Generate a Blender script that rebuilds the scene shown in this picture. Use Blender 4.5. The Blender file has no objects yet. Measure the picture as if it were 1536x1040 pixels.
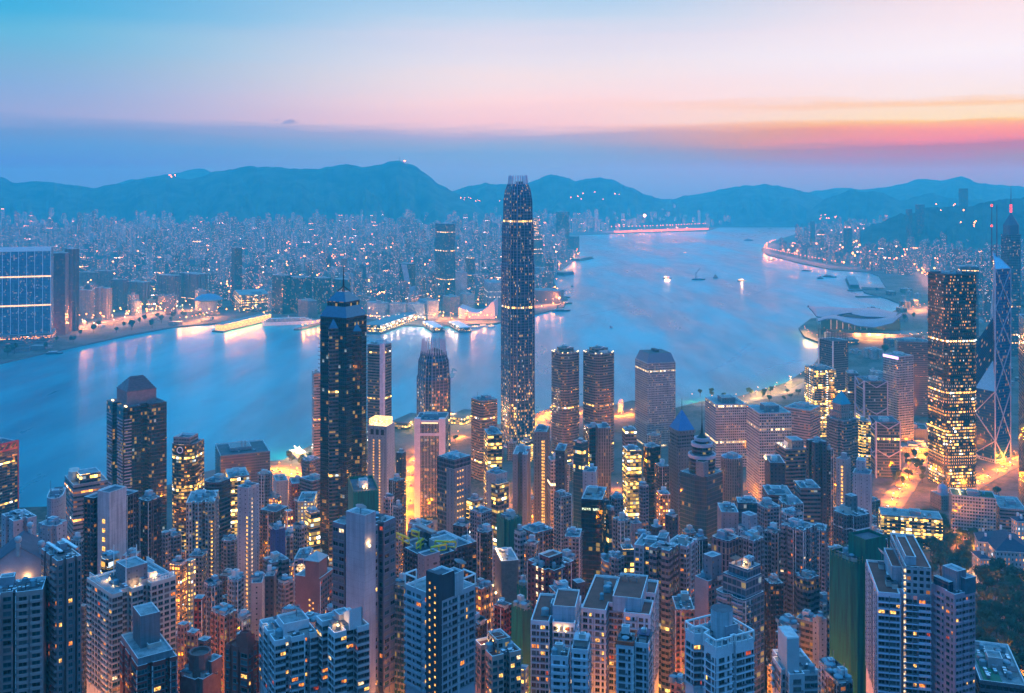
import bpy, bmesh, math, random
from mathutils import Vector, Matrix
R = math.radians
rnd = random.Random(11)
scene = bpy.context.scene
C = scene.collection

# ------------------------------------------------------------------ camera
CAM_H, FPX, HOR, CX0 = 400.0, 1500.0, 277.0, 768.0
cam_d = bpy.data.cameras.new('camera')
cam = bpy.data.objects.new('camera', cam_d)
C.objects.link(cam)
cam.location = (0, 0, CAM_H)
cam.rotation_euler = (R(90), 0, 0)
cam_d.sensor_width = 36.0
cam_d.lens = FPX / 1536 * 36.0
cam_d.shift_y = -243 / 1536
cam_d.clip_start = 1.0
cam_d.clip_end = 60000.0
scene.camera = cam

# ------------------------------------------------------------------ render / exposure
scene.view_settings.view_transform = 'Standard'
scene.view_settings.look = 'None'
scene.view_settings.exposure = 0.0
scene.view_settings.gamma = 1.0
cy = scene.cycles
cy.max_bounces = 5; cy.diffuse_bounces = 2; cy.glossy_bounces = 2
cy.transmission_bounces = 1; cy.volume_bounces = 2; cy.transparent_max_bounces = 4
cy.sample_clamp_indirect = 4.0
cy.sample_clamp_direct = 0.0
cy.caustics_reflective = False; cy.caustics_refractive = False
cy.use_denoising = True
cy.use_light_tree = True

def lin(c):
    f = lambda v: v / 12.92 if v <= .04045 else ((v + .055) / 1.055) ** 2.4
    return tuple(f(v / 255.0) for v in c)

# ------------------------------------------------------------------ world: dusk sky by direction
world = bpy.data.worlds.new('World')
scene.world = world
world.use_nodes = True
class NT:
    """small helper for node trees"""
    def __init__(s, t): s.t = t; s.n = t.nodes; s.l = t.links
    def new(s, kind, **kw):
        x = s.n.new(kind)
        for k, v in kw.items(): setattr(x, k, v)
        return x
    def put(s, sock, v):
        if isinstance(v, bpy.types.NodeSocket): s.l.new(v, sock)
        elif isinstance(v, (tuple, list)) and len(v) == 3 and sock.type == 'RGBA': sock.default_value = (*v, 1)
        else: sock.default_value = v
    def m(s, op, a, b=None, c=None):
        x = s.new('ShaderNodeMath', operation=op)
        s.put(x.inputs[0], a)
        if b is not None: s.put(x.inputs[1], b)
        if c is not None: s.put(x.inputs[2], c)
        return x.outputs[0]
    def mix(s, f, a, b, mode='MIX'):
        x = s.new('ShaderNodeMix', data_type='RGBA', blend_type=mode)
        s.put(x.inputs[0], f); s.put(x.inputs[6], a); s.put(x.inputs[7], b)
        return x.outputs[2]
    def smooth(s, v, a, b):
        x = s.new('ShaderNodeMapRange', interpolation_type='SMOOTHSTEP')
        s.put(x.inputs[0], v); x.inputs[1].default_value = a; x.inputs[2].default_value = b
        return x.outputs[0]
    def ramp(s, f, stops, space=lin):
        x = s.new('ShaderNodeValToRGB')
        e = x.color_ramp.elements
        while len(e) < len(stops): e.new(.5)
        for el, (p, c) in zip(e, stops): el.position = p; el.color = (*space(c), 1)
        s.put(x.inputs[0], f)
        return x.outputs[0]
    def noise(s, vec, scale=1.0, detail=2.0, rough=.5):
        x = s.new('ShaderNodeTexNoise')
        x.inputs['Scale'].default_value = scale; x.inputs['Detail'].default_value = detail
        x.inputs['Roughness'].default_value = rough
        if vec is not None: s.put(x.inputs['Vector'], vec)
        return x.outputs[0]
    def vec(s, x, y, z=0.0):
        v = s.new('ShaderNodeCombineXYZ')
        s.put(v.inputs[0], x); s.put(v.inputs[1], y); s.put(v.inputs[2], z)
        return v.outputs[0]

w = NT(world.node_tree); w.n.clear()
tc = w.new('ShaderNodeTexCoord'); sp = w.new('ShaderNodeSeparateXYZ'); w.l.new(tc.outputs['Generated'], sp.inputs[0])
X, Y, Z = sp.outputs
az = w.m('ARCTAN2', X, Y)
el = w.m('DIVIDE', Z, w.m('SQRT', w.m('ADD', w.m('MULTIPLY', X, X), w.m('MULTIPLY', Y, Y))))   # tan(elevation)
warp = w.noise(w.vec(w.m('MULTIPLY', az, 3.0), w.m('MULTIPLY', el, 34), 3.0), 1.0, 5.0, .6)
warp2 = w.noise(w.vec(w.m('MULTIPLY', az, 1.3), w.m('MULTIPLY', el, 8), 9.0), 1.0, 3.0, .5)
tilt = w.m('MULTIPLY', w.m('SUBTRACT', w.m('ABSOLUTE', w.m('ADD', az, .12)), .25), -.05)
S0 = w.m('MULTIPLY', el, 5.0)
S = w.m('ADD', w.m('ADD', S0, w.m('MULTIPLY', w.m('SUBTRACT', warp, .5), .14)), w.m('MULTIPLY', w.m('SUBTRACT', warp2, .5), .11))
def stops(lst): return [((HOR - y) / 300.0, c) for y, c in lst]
L_ = w.ramp(S, stops([(277, (84, 160, 218)), (230, (92, 165, 216)), (210, (108, 162, 210)), (184, (150, 174, 216)), (150, (136, 177, 220)), (110, (120, 182, 218)), (70, (100, 187, 223)), (35, (66, 180, 225)), (0, (58, 174, 225))]))
M_ = w.ramp(S, stops([(277, (124, 180, 220)), (232, (124, 176, 216)), (217, (146, 178, 212)), (200, (172, 178, 210)), (184, (246, 206, 214)), (150, (255, 220, 222)), (115, (245, 228, 232)), (90, (235, 228, 238)), (55, (222, 222, 239)), (30, (196, 218, 240)), (0, (178, 212, 240))]))
R_ = w.ramp(S, stops([(277, (150, 176, 204)), (240, (158, 162, 186)), (222, (186, 144, 150)), (212, (240, 152, 116)), (196, (255, 166, 104)), (186, (255, 190, 124)), (178, (255, 228, 192)), (165, (255, 228, 200)), (157, (255, 210, 172)), (148, (252, 234, 232)), (120, (250, 238, 246)), (90, (253, 243, 250)), (30, (254, 232, 238)), (0, (253, 222, 226))]))
col = w.mix(w.smooth(az, -.50, .02), L_, M_)
diag = w.m('ADD', az, w.m('MULTIPLY', S0, -.10))
col = w.mix(w.smooth(diag, -.04, .42), col, R_)
# small dark cloud scraps above the ridge
cl = w.m('MULTIPLY', w.smooth(w.m('ADD', w.m('POWER', w.m('DIVIDE', w.m('SUBTRACT', az, -.223), .017), 2.0), w.m('POWER', w.m('DIVIDE', w.m('SUBTRACT', el, .0615), .0035), 2.0)), 1.0, .0),
         w.smooth(w.noise(w.vec(w.m('MULTIPLY', az, 90), w.m('MULTIPLY', el, 160)), 1.0, 3.0), .40, .62))
col = w.mix(w.m('MULTIPLY', cl, .7), col, lin((128, 158, 205)))
# the sky stands above the air: what is seen through the air is dimmed and blued, so the sky itself is stronger
HAZE_S = (8e-6, 1.0e-4, 1.25e-4); AIR = (.25, .45, .72); TOP = 252.0
Lp = w.m('MINIMUM', w.m('DIVIDE', TOP, w.m('MAXIMUM', el, .001)), 16500.0)
sc_ = w.new('ShaderNodeSeparateColor'); w.l.new(col, sc_.inputs[0]); cc_ = w.new('ShaderNodeCombineColor')
for i in range(3):
    Tr = w.m('MAXIMUM', w.m('POWER', 2.718282, w.m('MULTIPLY', Lp, -HAZE_S[i])), .3)
    w.l.new(w.m('MAXIMUM', w.m('DIVIDE', w.m('SUBTRACT', sc_.outputs[i], w.m('MULTIPLY', w.m('SUBTRACT', 1.0, Tr), AIR[i])), Tr), .02), cc_.inputs[i])
col = cc_.outputs[0]
# the rest of the dome: clear blue overhead, pale behind
back = w.ramp(w.m('ARCTAN2', el, 1.0), [(0, (80, 94, 124)), (.18, (98, 120, 156)), (.45, (114, 164, 212)), (.9, (90, 178, 230)), (1, (90, 178, 230))])
back = w.mix(1.0, back, (.95, 1.62, 2.3), 'MULTIPLY')
front = w.mix(w.smooth(az, -.55, .45), (.06, .50, 1.0), (.60, 1.18, 1.55))
back = w.mix(w.m('MULTIPLY', w.smooth(w.m('ABSOLUTE', az), 1.5, .6), w.smooth(Z, .92, .55)), back, front)
inview = w.m('MULTIPLY', w.smooth(w.m('ABSOLUTE', az), 1.5, .75), w.smooth(el, .36, .20))
col = w.mix(inview, back, col)
col = w.mix(w.smooth(Z, .02, -.03), col, lin((96, 130, 180)))
sky = w.new('ShaderNodeTexSky', sky_type='NISHITA', sun_disc=False)
sky.sun_elevation = R(3); sky.sun_rotation = R(72)
bg1 = w.new('ShaderNodeBackground'); w.put(bg1.inputs[0], col); bg1.inputs[1].default_value = 0.97
bg2 = w.new('ShaderNodeBackground'); w.put(bg2.inputs[0], sky.outputs[0]); bg2.inputs[1].default_value = 0.004
ad = w.new('ShaderNodeAddShader'); w.l.new(bg1.outputs[0], ad.inputs[0]); w.l.new(bg2.outputs[0], ad.inputs[1])
out = w.new('ShaderNodeOutputWorld'); w.l.new(ad.outputs[0], out.inputs[0])
world.cycles.sampling_method = 'MANUAL'; world.cycles.sample_map_resolution = 512

# low dawn sun, behind cloud on the right
sun_d = bpy.data.lights.new('sun', 'SUN'); sun_d.energy = 0.06; sun_d.angle = R(12); sun_d.color = (1.0, .62, .5)
sun = bpy.data.objects.new('sun', sun_d); C.objects.link(sun)
_a, _e = R(72), R(5)
sun.rotation_euler = Vector((math.sin(_a) * math.cos(_e), math.cos(_a) * math.cos(_e), math.sin(_e))).to_track_quat('Z', 'Y').to_euler()

# ------------------------------------------------------------------ geometry of the view: pixel of the photograph -> place
def G(px, py, z=0.0):
    d = (CAM_H - z) * FPX / (py - HOR)
    return Vector(((px - CX0) * d / FPX, d, z))
def P(px, d, z=0.0): return Vector(((px - CX0) * d / FPX, d, z))
def zpix(py, d): return CAM_H - (py - HOR) * d / FPX

PROF = [(-900, 300), (-300, 380), (0, 388), (100, 325), (200, 268), (300, 213), (400, 165), (500, 125), (600, 95), (700, 72), (800, 50), (900, 32), (1000, 15), (1100, 7), (1200, 4), (99999, 4)]
def zg(x, y):
    for (a, za), (b, zb) in zip(PROF, PROF[1:]):
        if y <= b:
            z = za + (zb - za) * max(0, (y - a)) / (b - a); break
    if x > 250 and 500 < y < 1250:                       # the wooded rise on the right
        t = min(1, (x - 250) / 150) * max(0, 1 - abs(y - 850) / 380)
        z += 14 * t
    return z

# ------------------------------------------------------------------ objects
def setp(o, label=None, cat=None, group=None, kind=None):
    if label: o['label'] = label
    if cat: o['category'] = cat
    if group: o['group'] = group
    if kind: o['kind'] = kind
    return o
def empty(name, loc, rz=0.0):
    o = bpy.data.objects.new(name, None); C.objects.link(o)
    o.location = loc; o.rotation_euler = (0, 0, rz); o.empty_display_size = 5
    return o
def link(name, me, parent=None, loc=(0, 0, 0), rz=0.0):
    o = bpy.data.objects.new(name, me); C.objects.link(o)
    o.parent = parent; o.location = loc; o.rotation_euler = (0, 0, rz)
    return o

def inset(poly, t):
    n = len(poly); out = []
    for i in range(n):
        (ax, ay), (bx, by), (cx, cy_) = poly[i - 1], poly[i], poly[(i + 1) % n]
        d1 = Vector((bx - ax, by - ay)); d2 = Vector((cx - bx, cy_ - by))
        if d1.length < 1e-6 or d2.length < 1e-6: out.append((bx, by)); continue
        d1.normalize(); d2.normalize()
        n1 = Vector((-d1.y, d1.x)); n2 = Vector((-d2.y, d2.x))
        m = n1 + n2
        k = m.length_squared
        if k < .15: out.append((bx + n1.x * t, by + n1.y * t)); continue
        m = m * (2 * t / k)
        out.append((bx + m.x, by + m.y))
    return out

class MB:
    """collects faces, builds ONE mesh"""
    def __init__(s): s.v = []; s.f = []; s.m = []; s.uv = []
    def face(s, pts, mi=0, uv=None):
        i = len(s.v); s.v += [tuple(p) for p in pts]; s.f.append(list(range(i, i + len(pts)))); s.m.append(mi)
        s.uv += uv if uv else [(p[0] + p[1], p[2]) for p in pts]
    def walls(s, poly, z0, z1, mi=0, bay=3.0, vtop=None, poly1=None):
        vt = z1 if vtop is None else vtop
        u = 0; n = len(poly); q = poly1 or poly
        for i in range(n):
            a, b = poly[i], poly[(i + 1) % n]; a1, b1 = q[i], q[(i + 1) % n]
            ln = math.hypot(b[0] - a[0], b[1] - a[1])
            k = max(1, round(ln / bay)) * bay
            s.face([(a[0], a[1], z0), (b[0], b[1], z0), (b1[0], b1[1], z1), (a1[0], a1[1], z1)], mi,
                   [(u, z0 - vt), (u + k, z0 - vt), (u + k, z1 - vt), (u, z1 - vt)])
            u += k
    def cap(s, poly, z, mi=1): s.face([(x, y, z) for x, y in poly], mi)
    def prism(s, poly, z0, z1, mi=0, roof=1, trim=2, par=1.1, t=.35, bay=3.0, fh=3.0):
        s.walls(poly, z0, z1, mi, bay, z1 - fh * .35)
        if par > 0:
            q = inset(poly, t); n = len(poly)
            for i in range(n):
                a, b, c, d = poly[i], poly[(i + 1) % n], q[(i + 1) % n], q[i]
                s.face([(*a, z1), (*b, z1), (*c, z1), (*d, z1)], trim)
                s.face([(*c, z1 - par), (*d, z1 - par), (*d, z1), (*c, z1)], trim)
            s.cap(q, z1 - par, roof)
        else: s.cap(poly, z1, roof)
    def box(s, x0, x1, y0, y1, z0, z1, mi=0, top=None, bay=3.0):
        p = [(x0, y0), (x1, y0), (x1, y1), (x0, y1)]
        s.walls(p, z0, z1, mi, bay); s.cap(p, z1, mi if top is None else top); s.face([(x, y, z0) for x, y in reversed(p)], mi)
    def obox(s, p, q, t, z0, z1, mi=0):
        """box along p->q in plan, thickness t to the outer (right) side"""
        d = Vector((q[0] - p[0], q[1] - p[1])); d.normalize(); nx, ny = d.y * t, -d.x * t
        poly = [(p[0] + nx, p[1] + ny), (q[0] + nx, q[1] + ny), (q[0], q[1]), (p[0], p[1])]
        s.walls(poly, z0, z1, mi); s.cap(poly, z1, mi); s.face([(x, y, z0) for x, y in reversed(poly)], mi)
    def lathe(s, cx, cy_, prof, n=16, mi=0, top=None, bay=3.0):
        for (r0, z0), (r1, z1) in zip(prof, prof[1:]):
            a = [(cx + r0 * math.cos(2 * math.pi * i / n), cy_ + r0 * math.sin(2 * math.pi * i / n)) for i in range(n)]
            b = [(cx + r1 * math.cos(2 * math.pi * i / n), cy_ + r1 * math.sin(2 * math.pi * i / n)) for i in range(n)]
            if abs(z1 - z0) < 1e-6:
                for i in range(n):
                    j = (i + 1) % n
                    s.face([(*a[i], z0), (*a[j], z0), (*b[j], z1), (*b[i], z1)], mi)
            else: s.walls(a, z0, z1, mi, bay, None, b)
        if prof[-1][0] > .01: s.cap([(cx + prof[-1][0] * math.cos(2 * math.pi * i / n), cy_ + prof[-1][0] * math.sin(2 * math.pi * i / n)) for i in range(n)], prof[-1][1], mi if top is None else top)
    def beam(s, p, q, w_, mi=0, h=None):
        p = Vector(p); q = Vector(q); d = (q - p)
        if d.length < 1e-6: return
        d.normalize()
        up = Vector((0, 0, 1)) if abs(d.z) < .95 else Vector((0, 1, 0))
        a = d.cross(up); a.normalize(); b = a.cross(d)
        a *= w_ / 2; b *= (h or w_) / 2
        c0 = [p + a + b, p - a + b, p - a - b, p + a - b]; c1 = [x - p + q for x in c0]
        for i in range(4):
            j = (i + 1) % 4; s.face([c0[i], c0[j], c1[j], c1[i]], mi)
        s.face(c0[::-1], mi); s.face(c1, mi)
    def mesh(s, name, mats):
        me = bpy.data.meshes.new(name)
        me.from_pydata(s.v, [], s.f)
        for m_ in mats: me.materials.append(m_)
        me.polygons.foreach_set('material_index', [min(x, len(mats) - 1) for x in s.m])
        ul = me.uv_layers.new(name='UVMap')
        ul.data.foreach_set('uv', [c for p in s.uv for c in p])
        me.update()
        return me
    def build(s, name, mats, parent=None, loc=(0, 0, 0), rz=0.0):
        if not isinstance(mats, (list, tuple)): mats = [mats]
        return link(name, s.mesh(name, mats), parent, loc, rz)

# ------------------------------------------------------------------ materials
MATS = {}
def mat_new(name):
    m_ = bpy.data.materials.new(name); m_.use_nodes = True
    t = NT(m_.node_tree); t.n.clear()
    o = t.new('ShaderNodeOutputMaterial')
    return m_, t, o
def plain(name, c, rough=.7, var=.25, scale=.25, metal=0.0, spec=.4, bump=0.0, streak=False):
    """worn single-colour surface: broad blotches plus fine grain"""
    if name in MATS: return MATS[name]
    m_, t, o = mat_new(name)
    b = t.new('ShaderNodeBsdfPrincipled'); t.l.new(b.outputs[0], o.inputs[0])
    tc = t.new('ShaderNodeTexCoord')
    n1 = t.noise(tc.outputs['Object'], scale, 5, .6)
    n2 = t.noise(tc.outputs['Object'], scale * 9, 3, .6)
    f = t.m('ADD', t.m('MULTIPLY', n1, .65), t.m('MULTIPLY', n2, .35))
    f = t.smooth(f, .32, .68)
    c = lin(c) if max(c) > 1.001 else c
    a = tuple(x * (1 - var) for x in c); d = tuple(min(1, x * (1 + var * .6)) for x in c)
    t.put(b.inputs['Base Color'], t.mix(f, a, d))
    b.inputs['Roughness'].default_value = rough; b.inputs['Metallic'].default_value = metal
    b.inputs['Specular IOR Level'].default_value = spec
    if bump:
        bp = t.new('ShaderNodeBump'); bp.inputs['Strength'].default_value = bump; bp.inputs['Distance'].default_value = .3
        t.put(bp.inputs['Height'], n2); t.l.new(bp.outputs[0], b.inputs['Normal'])
    MATS[name] = m_; return m_
def glow(name, c, strength, sample=False):
    if name in MATS: return MATS[name]
    m_, t, o = mat_new(name)
    e = t.new('ShaderNodeEmission'); t.put(e.inputs[0], tuple(c)); e.inputs[1].default_value = strength
    t.l.new(e.outputs[0], o.inputs[0])
    m_.cycles.emission_sampling = 'AUTO' if sample else 'NONE'
    MATS[name] = m_; return m_

def facade(name, wall, glass=(14, 26, 40), bay=3.0, fh=3.2, ww=.6, wh=.5, lit=.04, band=0.0, lc=(1, .50, .12), es=2.2,
           gr=.12, wr=.75, tint=False, rib=0.0, lit2=None, cool=.08, dirt=.42, ac=0.0, low=0.0):
    """a wall with rows of windows, in metres along the wall (u) and down from its top (v); some rooms are lit"""
    if name in MATS: return MATS[name]
    m_, t, o = mat_new(name)
    wall = tuple(c * .58 for c in lin(wall)); glass = lin(glass)
    if max(wall) < 2.2 * min(wall):          # near-neutral walls: colour cooled and greyed to offset the pink light
        g_ = sum(wall) / 3; wall = tuple((c * .5 + g_ * .5) * k for c, k in zip(wall, (.88, 1.0, 1.08)))
    uv = t.new('ShaderNodeUVMap'); s = t.new('ShaderNodeSeparateXYZ'); t.l.new(uv.outputs[0], s.inputs[0])
    U = t.m('DIVIDE', s.outputs[0], bay); V = t.m('DIVIDE', s.outputs[1], fh)
    cu = t.m('FLOOR', U); cv = t.m('FLOOR', V); fu = t.m('SUBTRACT', U, cu); fv = t.m('SUBTRACT', V, cv)
    oi = t.new('ShaderNodeObjectInfo'); seed = t.m('MULTIPLY', oi.outputs['Random'], 91.7)
    mu = t.m('LESS_THAN', t.m('ABSOLUTE', t.m('SUBTRACT', fu, .5)), ww / 2)
    mv = t.m('LESS_THAN', t.m('ABSOLUTE', t.m('SUBTRACT', fv, .5)), wh / 2)
    mask = t.m('MULTIPLY', mu, mv)
    wn = t.new('ShaderNodeTexWhiteNoise', noise_dimensions='3D'); t.put(wn.inputs['Vector'], t.vec(cu, cv, seed))
    cs = t.new('ShaderNodeSeparateColor'); t.l.new(wn.outputs['Color'], cs.inputs[0])
    # neighbouring rooms of one tenant light up together
    cl = t.noise(t.vec(t.m('MULTIPLY', cu, .23), t.m('MULTIPLY', cv, .61), seed), 1.0, 1.0)
    thr = t.m('MULTIPLY', t.smooth(cl, .36, .74), lit * 3.6)
    if low:      # offices in the lower storeys are busier
        tcg = t.new('ShaderNodeTexCoord'); sg = t.new('ShaderNodeSeparateXYZ'); t.l.new(tcg.outputs['Object'], sg.inputs[0])
        thr = t.m('MULTIPLY', thr, t.m('ADD', 1.0, t.m('MULTIPLY', t.smooth(sg.outputs[2], low, low * .25), 2.6)))
    on = t.m('LESS_THAN', wn.outputs['Value'], thr)
    if band:
        wb = t.new('ShaderNodeTexWhiteNoise', noise_dimensions='2D'); t.put(wb.inputs['Vector'], t.vec(cv, seed, 0))
        ob = t.m('MULTIPLY', t.m('LESS_THAN', wb.outputs['Value'], band), t.m('LESS_THAN', cs.outputs[1], .78))
        on = t.m('MAXIMUM', on, ob)
    room = t.noise(t.vec(t.m('MULTIPLY', U, 5.3), t.m('MULTIPLY', V, 4.1), seed), 1.0, 2.0)
    br = t.m('MULTIPLY', t.m('ADD', .10, t.m('MULTIPLY', t.m('POWER', cs.outputs[0], 2.6), 2.1)), t.m('ADD', .35, t.m('MULTIPLY', room, 1.3)))
    ecol = t.mix(cs.outputs[2], lc, tuple(x * y for x, y in zip(lc, (1.0, 1.45, 2.2))))
    ecol = t.mix(t.m('LESS_THAN', cs.outputs[1], cool), ecol, (.75, .95, 1.0))
    est = t.m('MULTIPLY', t.m('MULTIPLY', mask, on), t.m('MULTIPLY', br, es * 1.45))
    # wall weathering: streaks down from the roof, blotches, faint floor joints
    tc = t.new('ShaderNodeTexCoord')
    st = t.noise(t.vec(t.m('MULTIPLY', s.outputs[0], .8), t.m('MULTIPLY', s.outputs[1], .035), seed), 1.0, 4, .65)
    bl = t.noise(tc.outputs['Object'], .07, 4, .6)
    dk = t.m('ADD', t.m('MULTIPLY', st, .6), t.m('MULTIPLY', bl, .5))
    wc = t.mix(t.smooth(dk, .3, .75), tuple(x * (1 - dirt) for x in wall), tuple(min(1, x * (1 + dirt * .35)) for x in wall))
    if tint:
        at = t.new('ShaderNodeAttribute', attribute_name='tint'); wc = t.mix(1.0, wc, at.outputs['Color'], 'MULTIPLY')
    jl = t.m('LESS_THAN', fv, .045)
    wc = t.mix(t.m('MULTIPLY', jl, .45), wc, tuple(x * .45 for x in wall))
    if rib:
        rb = t.m('LESS_THAN', fu, rib); mask = t.m('MULTIPLY', mask, t.m('SUBTRACT', 1.0, rb))
    # glass panes differ: blinds, curtains, tilt
    gc = t.mix(t.m('MULTIPLY', t.m('POWER', cs.outputs[2], 3.0), .75), glass, tuple(x * .45 + .02 for x in wall))
    gc = t.mix(t.m('MULTIPLY', cs.outputs[1], .5), gc, tuple(x * .45 for x in glass))
    if ac:       # air-conditioner boxes under some windows
        am = t.m('MULTIPLY', t.m('MULTIPLY', t.m('LESS_THAN', fv, .24), t.m('GREATER_THAN', fv, .07)), t.m('LESS_THAN', t.m('ABSOLUTE', t.m('SUBTRACT', fu, .3)), .12))
        am = t.m('MULTIPLY', am, t.m('LESS_THAN', cs.outputs[0], ac))
        wc = t.mix(am, wc, (.5, .52, .5))
    b = t.new('ShaderNodeBsdfPrincipled')
    t.put(b.inputs['Base Color'], t.mix(mask, wc, gc))
    t.put(b.inputs['Roughness'], t.m('ADD', wr, t.m('MULTIPLY', mask, gr - wr)))
    b.inputs['Specular IOR Level'].default_value = .5
    t.put(b.inputs['Emission Color'], ecol); t.put(b.inputs['Emission Strength'], est)
    # each pane tilts a little, wall recess at the window edge
    nj = t.new('ShaderNodeVectorMath', operation='SUBTRACT'); t.put(nj.inputs[0], wn.outputs['Color']); nj.inputs[1].default_value = (.5, .5, .5)
    nk = t.new('ShaderNodeVectorMath', operation='SCALE'); t.l.new(nj.outputs[0], nk.inputs[0]); t.put(nk.inputs['Scale'], t.m('MULTIPLY', mask, .07))
    ge = t.new('ShaderNodeNewGeometry')
    na = t.new('ShaderNodeVectorMath', operation='ADD'); t.l.new(ge.outputs['Normal'], na.inputs[0]); t.l.new(nk.outputs[0], na.inputs[1])
    nn = t.new('ShaderNodeVectorMath', operation='NORMALIZE'); t.l.new(na.outputs[0], nn.inputs[0]); t.l.new(nn.outputs[0], b.inputs['Normal'])
    t.l.new(b.outputs[0], o.inputs[0])
    m_.cycles.emission_sampling = 'NONE'
    m_['fh'] = fh; m_['bay'] = bay; m_['style'] = name[7:]
    MATS[name] = m_; return m_

YEL = (1, .50, .08); ORA = (1, .30, .035); WARM = (1, .62, .22)
ROOF = plain('roof_concrete', (138, 146, 148), .85, .45, .3)
ROOFD = plain('roof_dark', (84, 90, 98), .85, .4, .15)
ROOFR = plain('roof_red_tile', (128, 72, 62), .85, .3, .2)
TRIM = plain('painted_trim', (232, 234, 232), .7, .2, .4)
TRIMD = plain('dark_trim', (70, 76, 86), .6, .2, .4)
METAL = plain('grey_metal', (130, 138, 146), .45, .2, .6, .6)
WHITE = plain('white_paint', (226, 228, 226), .6, .12, .5)
DISH = plain('dish_white', (232, 236, 236), .4, .06, .5)
TANK = plain('tank_paint', (120, 150, 160), .55, .2, .5)
BLACK = plain('black_metal', (26, 30, 36), .5, .2, .6)
FRAME = plain('window_frame', (122, 126, 128), .5, .15, 1)
LEAFM = None

F = {}
def panelled(name, c, bay=2.6, fh=2.9):
    return facade('facade_' + name, tuple(min(255, x * 1.08) for x in c), c, bay, fh, .03, .02, 0, 0, YEL, 1, dirt=.55)
def fd(k, *a, **kw): F[k] = facade('facade_' + k, *a, **kw)
fd('navy', (28, 38, 54), (8, 20, 38), 2.4, 3.9, .92, .74, .06, .012, YEL, 2.4, .10, .35)
fd('blueglass', (52, 74, 104), (14, 40, 74), 2.2, 4.0, .86, .66, .06, .02, YEL, 2.2, .12, .4)
fd('ifc', (54, 80, 120), (8, 40, 88), 1.5, 4.2, .86, .62, .075, .03, YEL, 3.4, .12, .4, low=150)
fd('darkband', (96, 98, 108), (14, 20, 34), 3.2, 3.4, .96, .56, .06, .05, YEL, 2.2, .12)
fd('brownband', (150, 128, 122), (22, 26, 38), 2.6, 3.6, .97, .46, .06, .05, YEL, 2.2)
fd('rosyband', (196, 164, 154), (36, 34, 44), 3.0, 3.7, .97, .42, .10, .06, ORA, 1.8)
fd('whitegrid', (214, 214, 222), (20, 28, 44), 2.9, 3.6, .62, .56, .05, .03, WARM, 2.4)
fd('roundgrid', (206, 204, 216), (26, 32, 48), 2.3, 3.4, .52, .52, .10, .10, WARM, 2.2)
fd('exchange', (142, 124, 124), (26, 30, 44), 2.4, 3.6, .92, .44, .07, .07, YEL, 2.2)
fd('ckc', (44, 52, 74), (12, 22, 42), 1.5, 4.2, .86, .5, .13, .03, (1, .40, .06), 3.6, .12, .35, low=185)
fd('boc', (44, 74, 116), (18, 66, 124), 1.6, 4.0, .93, .78, .05, .03, YEL, 2.2, .08, .3)
fd('greyoffice', (140, 142, 152), (24, 32, 44), 2.6, 3.5, .78, .5, .06, .04, YEL, 2.2)
fd('finoffice', (134, 142, 160), (22, 34, 54), 2.6, 3.4, .50, .86, .03, .0, YEL, 2.0)
fd('tealglass', (60, 96, 112), (16, 62, 84), 2.4, 3.6, .92, .80, .03, .01, YEL, 2.0, .08, .3)
fd('darkslab', (62, 68, 84), (20, 26, 38), 3.2, 3.4, .4, .4, .02, 0, YEL, 2)
fd('beigestone', (164, 146, 134), (28, 32, 40), 3.2, 3.4, .22, .5, .02, 0, YEL, 2)
fd('res_grey', (156, 158, 166), (16, 22, 30), 2.5, 2.9, 0.62, 0.58, .05, 0, ORA, 2.0, ac=.5)
fd('res_white', (208, 210, 214), (18, 25, 31), 2.6, 2.9, 0.6, 0.56, .05, 0, ORA, 2.2, ac=.5)
fd('res_beige', (184, 168, 154), (18, 22, 29), 2.5, 2.9, 0.6, 0.56, .06, 0, YEL, 2.2, ac=.5)
fd('res_pink', (186, 158, 158), (18, 21, 29), 2.6, 2.9, 0.6, 0.56, .06, 0, ORA, 2.2, ac=.5)
fd('res_brown', (120, 96, 92), (15, 18, 25), 2.5, 2.9, 0.62, 0.58, .06, 0, ORA, 2.2, ac=.4)
fd('res_dark', (72, 76, 86), (9, 15, 23), 2.6, 3.0, .7, .6, .05, 0, ORA, 2.2, .12)
fd('res_salmon', (206, 152, 132), (25, 22, 27), 2.6, 2.9, 0.52, 0.54, .10, 0, YEL, 2.0, ac=.4)
fd('res_red', (160, 70, 62), (19, 18, 23), 2.8, 2.9, 0.6, 0.56, .05, 0, ORA, 2.2)
fd('res_maroon', (122, 70, 80), (16, 16, 23), 2.6, 2.9, .55, .5, .04, 0, YEL, 2.2)
fd('res_cream', (212, 196, 172), (19, 22, 27), 2.6, 3.0, 0.58, 0.56, .05, 0, YEL, 2.2, ac=.3)
fd('stairlit', (196, 186, 176), (60, 50, 40), 2.6, 2.9, .5, .5, .9, .5, YEL, 2.0)
fd('stairdark', (66, 72, 86), (40, 40, 40), 3.0, 2.9, .26, .32, .42, .0, YEL, 3.0)
fd('blankpale', (200, 200, 206), (40, 46, 54), 4.5, 3.0, .16, .3, .03, 0, YEL, 2)
fd('blankwarm', (208, 190, 178), (40, 46, 54), 4.5, 3.0, .14, .3, .04, 0, YEL, 2)
fd('blankgrey', (146, 150, 162), (40, 46, 54), 4.0, 3.0, .14, .3, .02, 0, YEL, 2)
fd('blueslab', (70, 92, 152), (40, 46, 64), 4.0, 3.0, .14, .3, .02, 0, YEL, 2)
fd('litoffice', (120, 116, 116), (26, 30, 40), 2.8, 3.6, .94, .6, .3, .30, YEL, 2.4)
fd('litres', (196, 150, 122), (60, 40, 32), 2.2, 2.9, .5, .55, .6, .2, ORA, 2.4)
fd('bluesteel', (112, 120, 142), (20, 36, 60), 2.2, 3.8, .86, .66, .06, .05, YEL, 2.2, .15)
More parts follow.
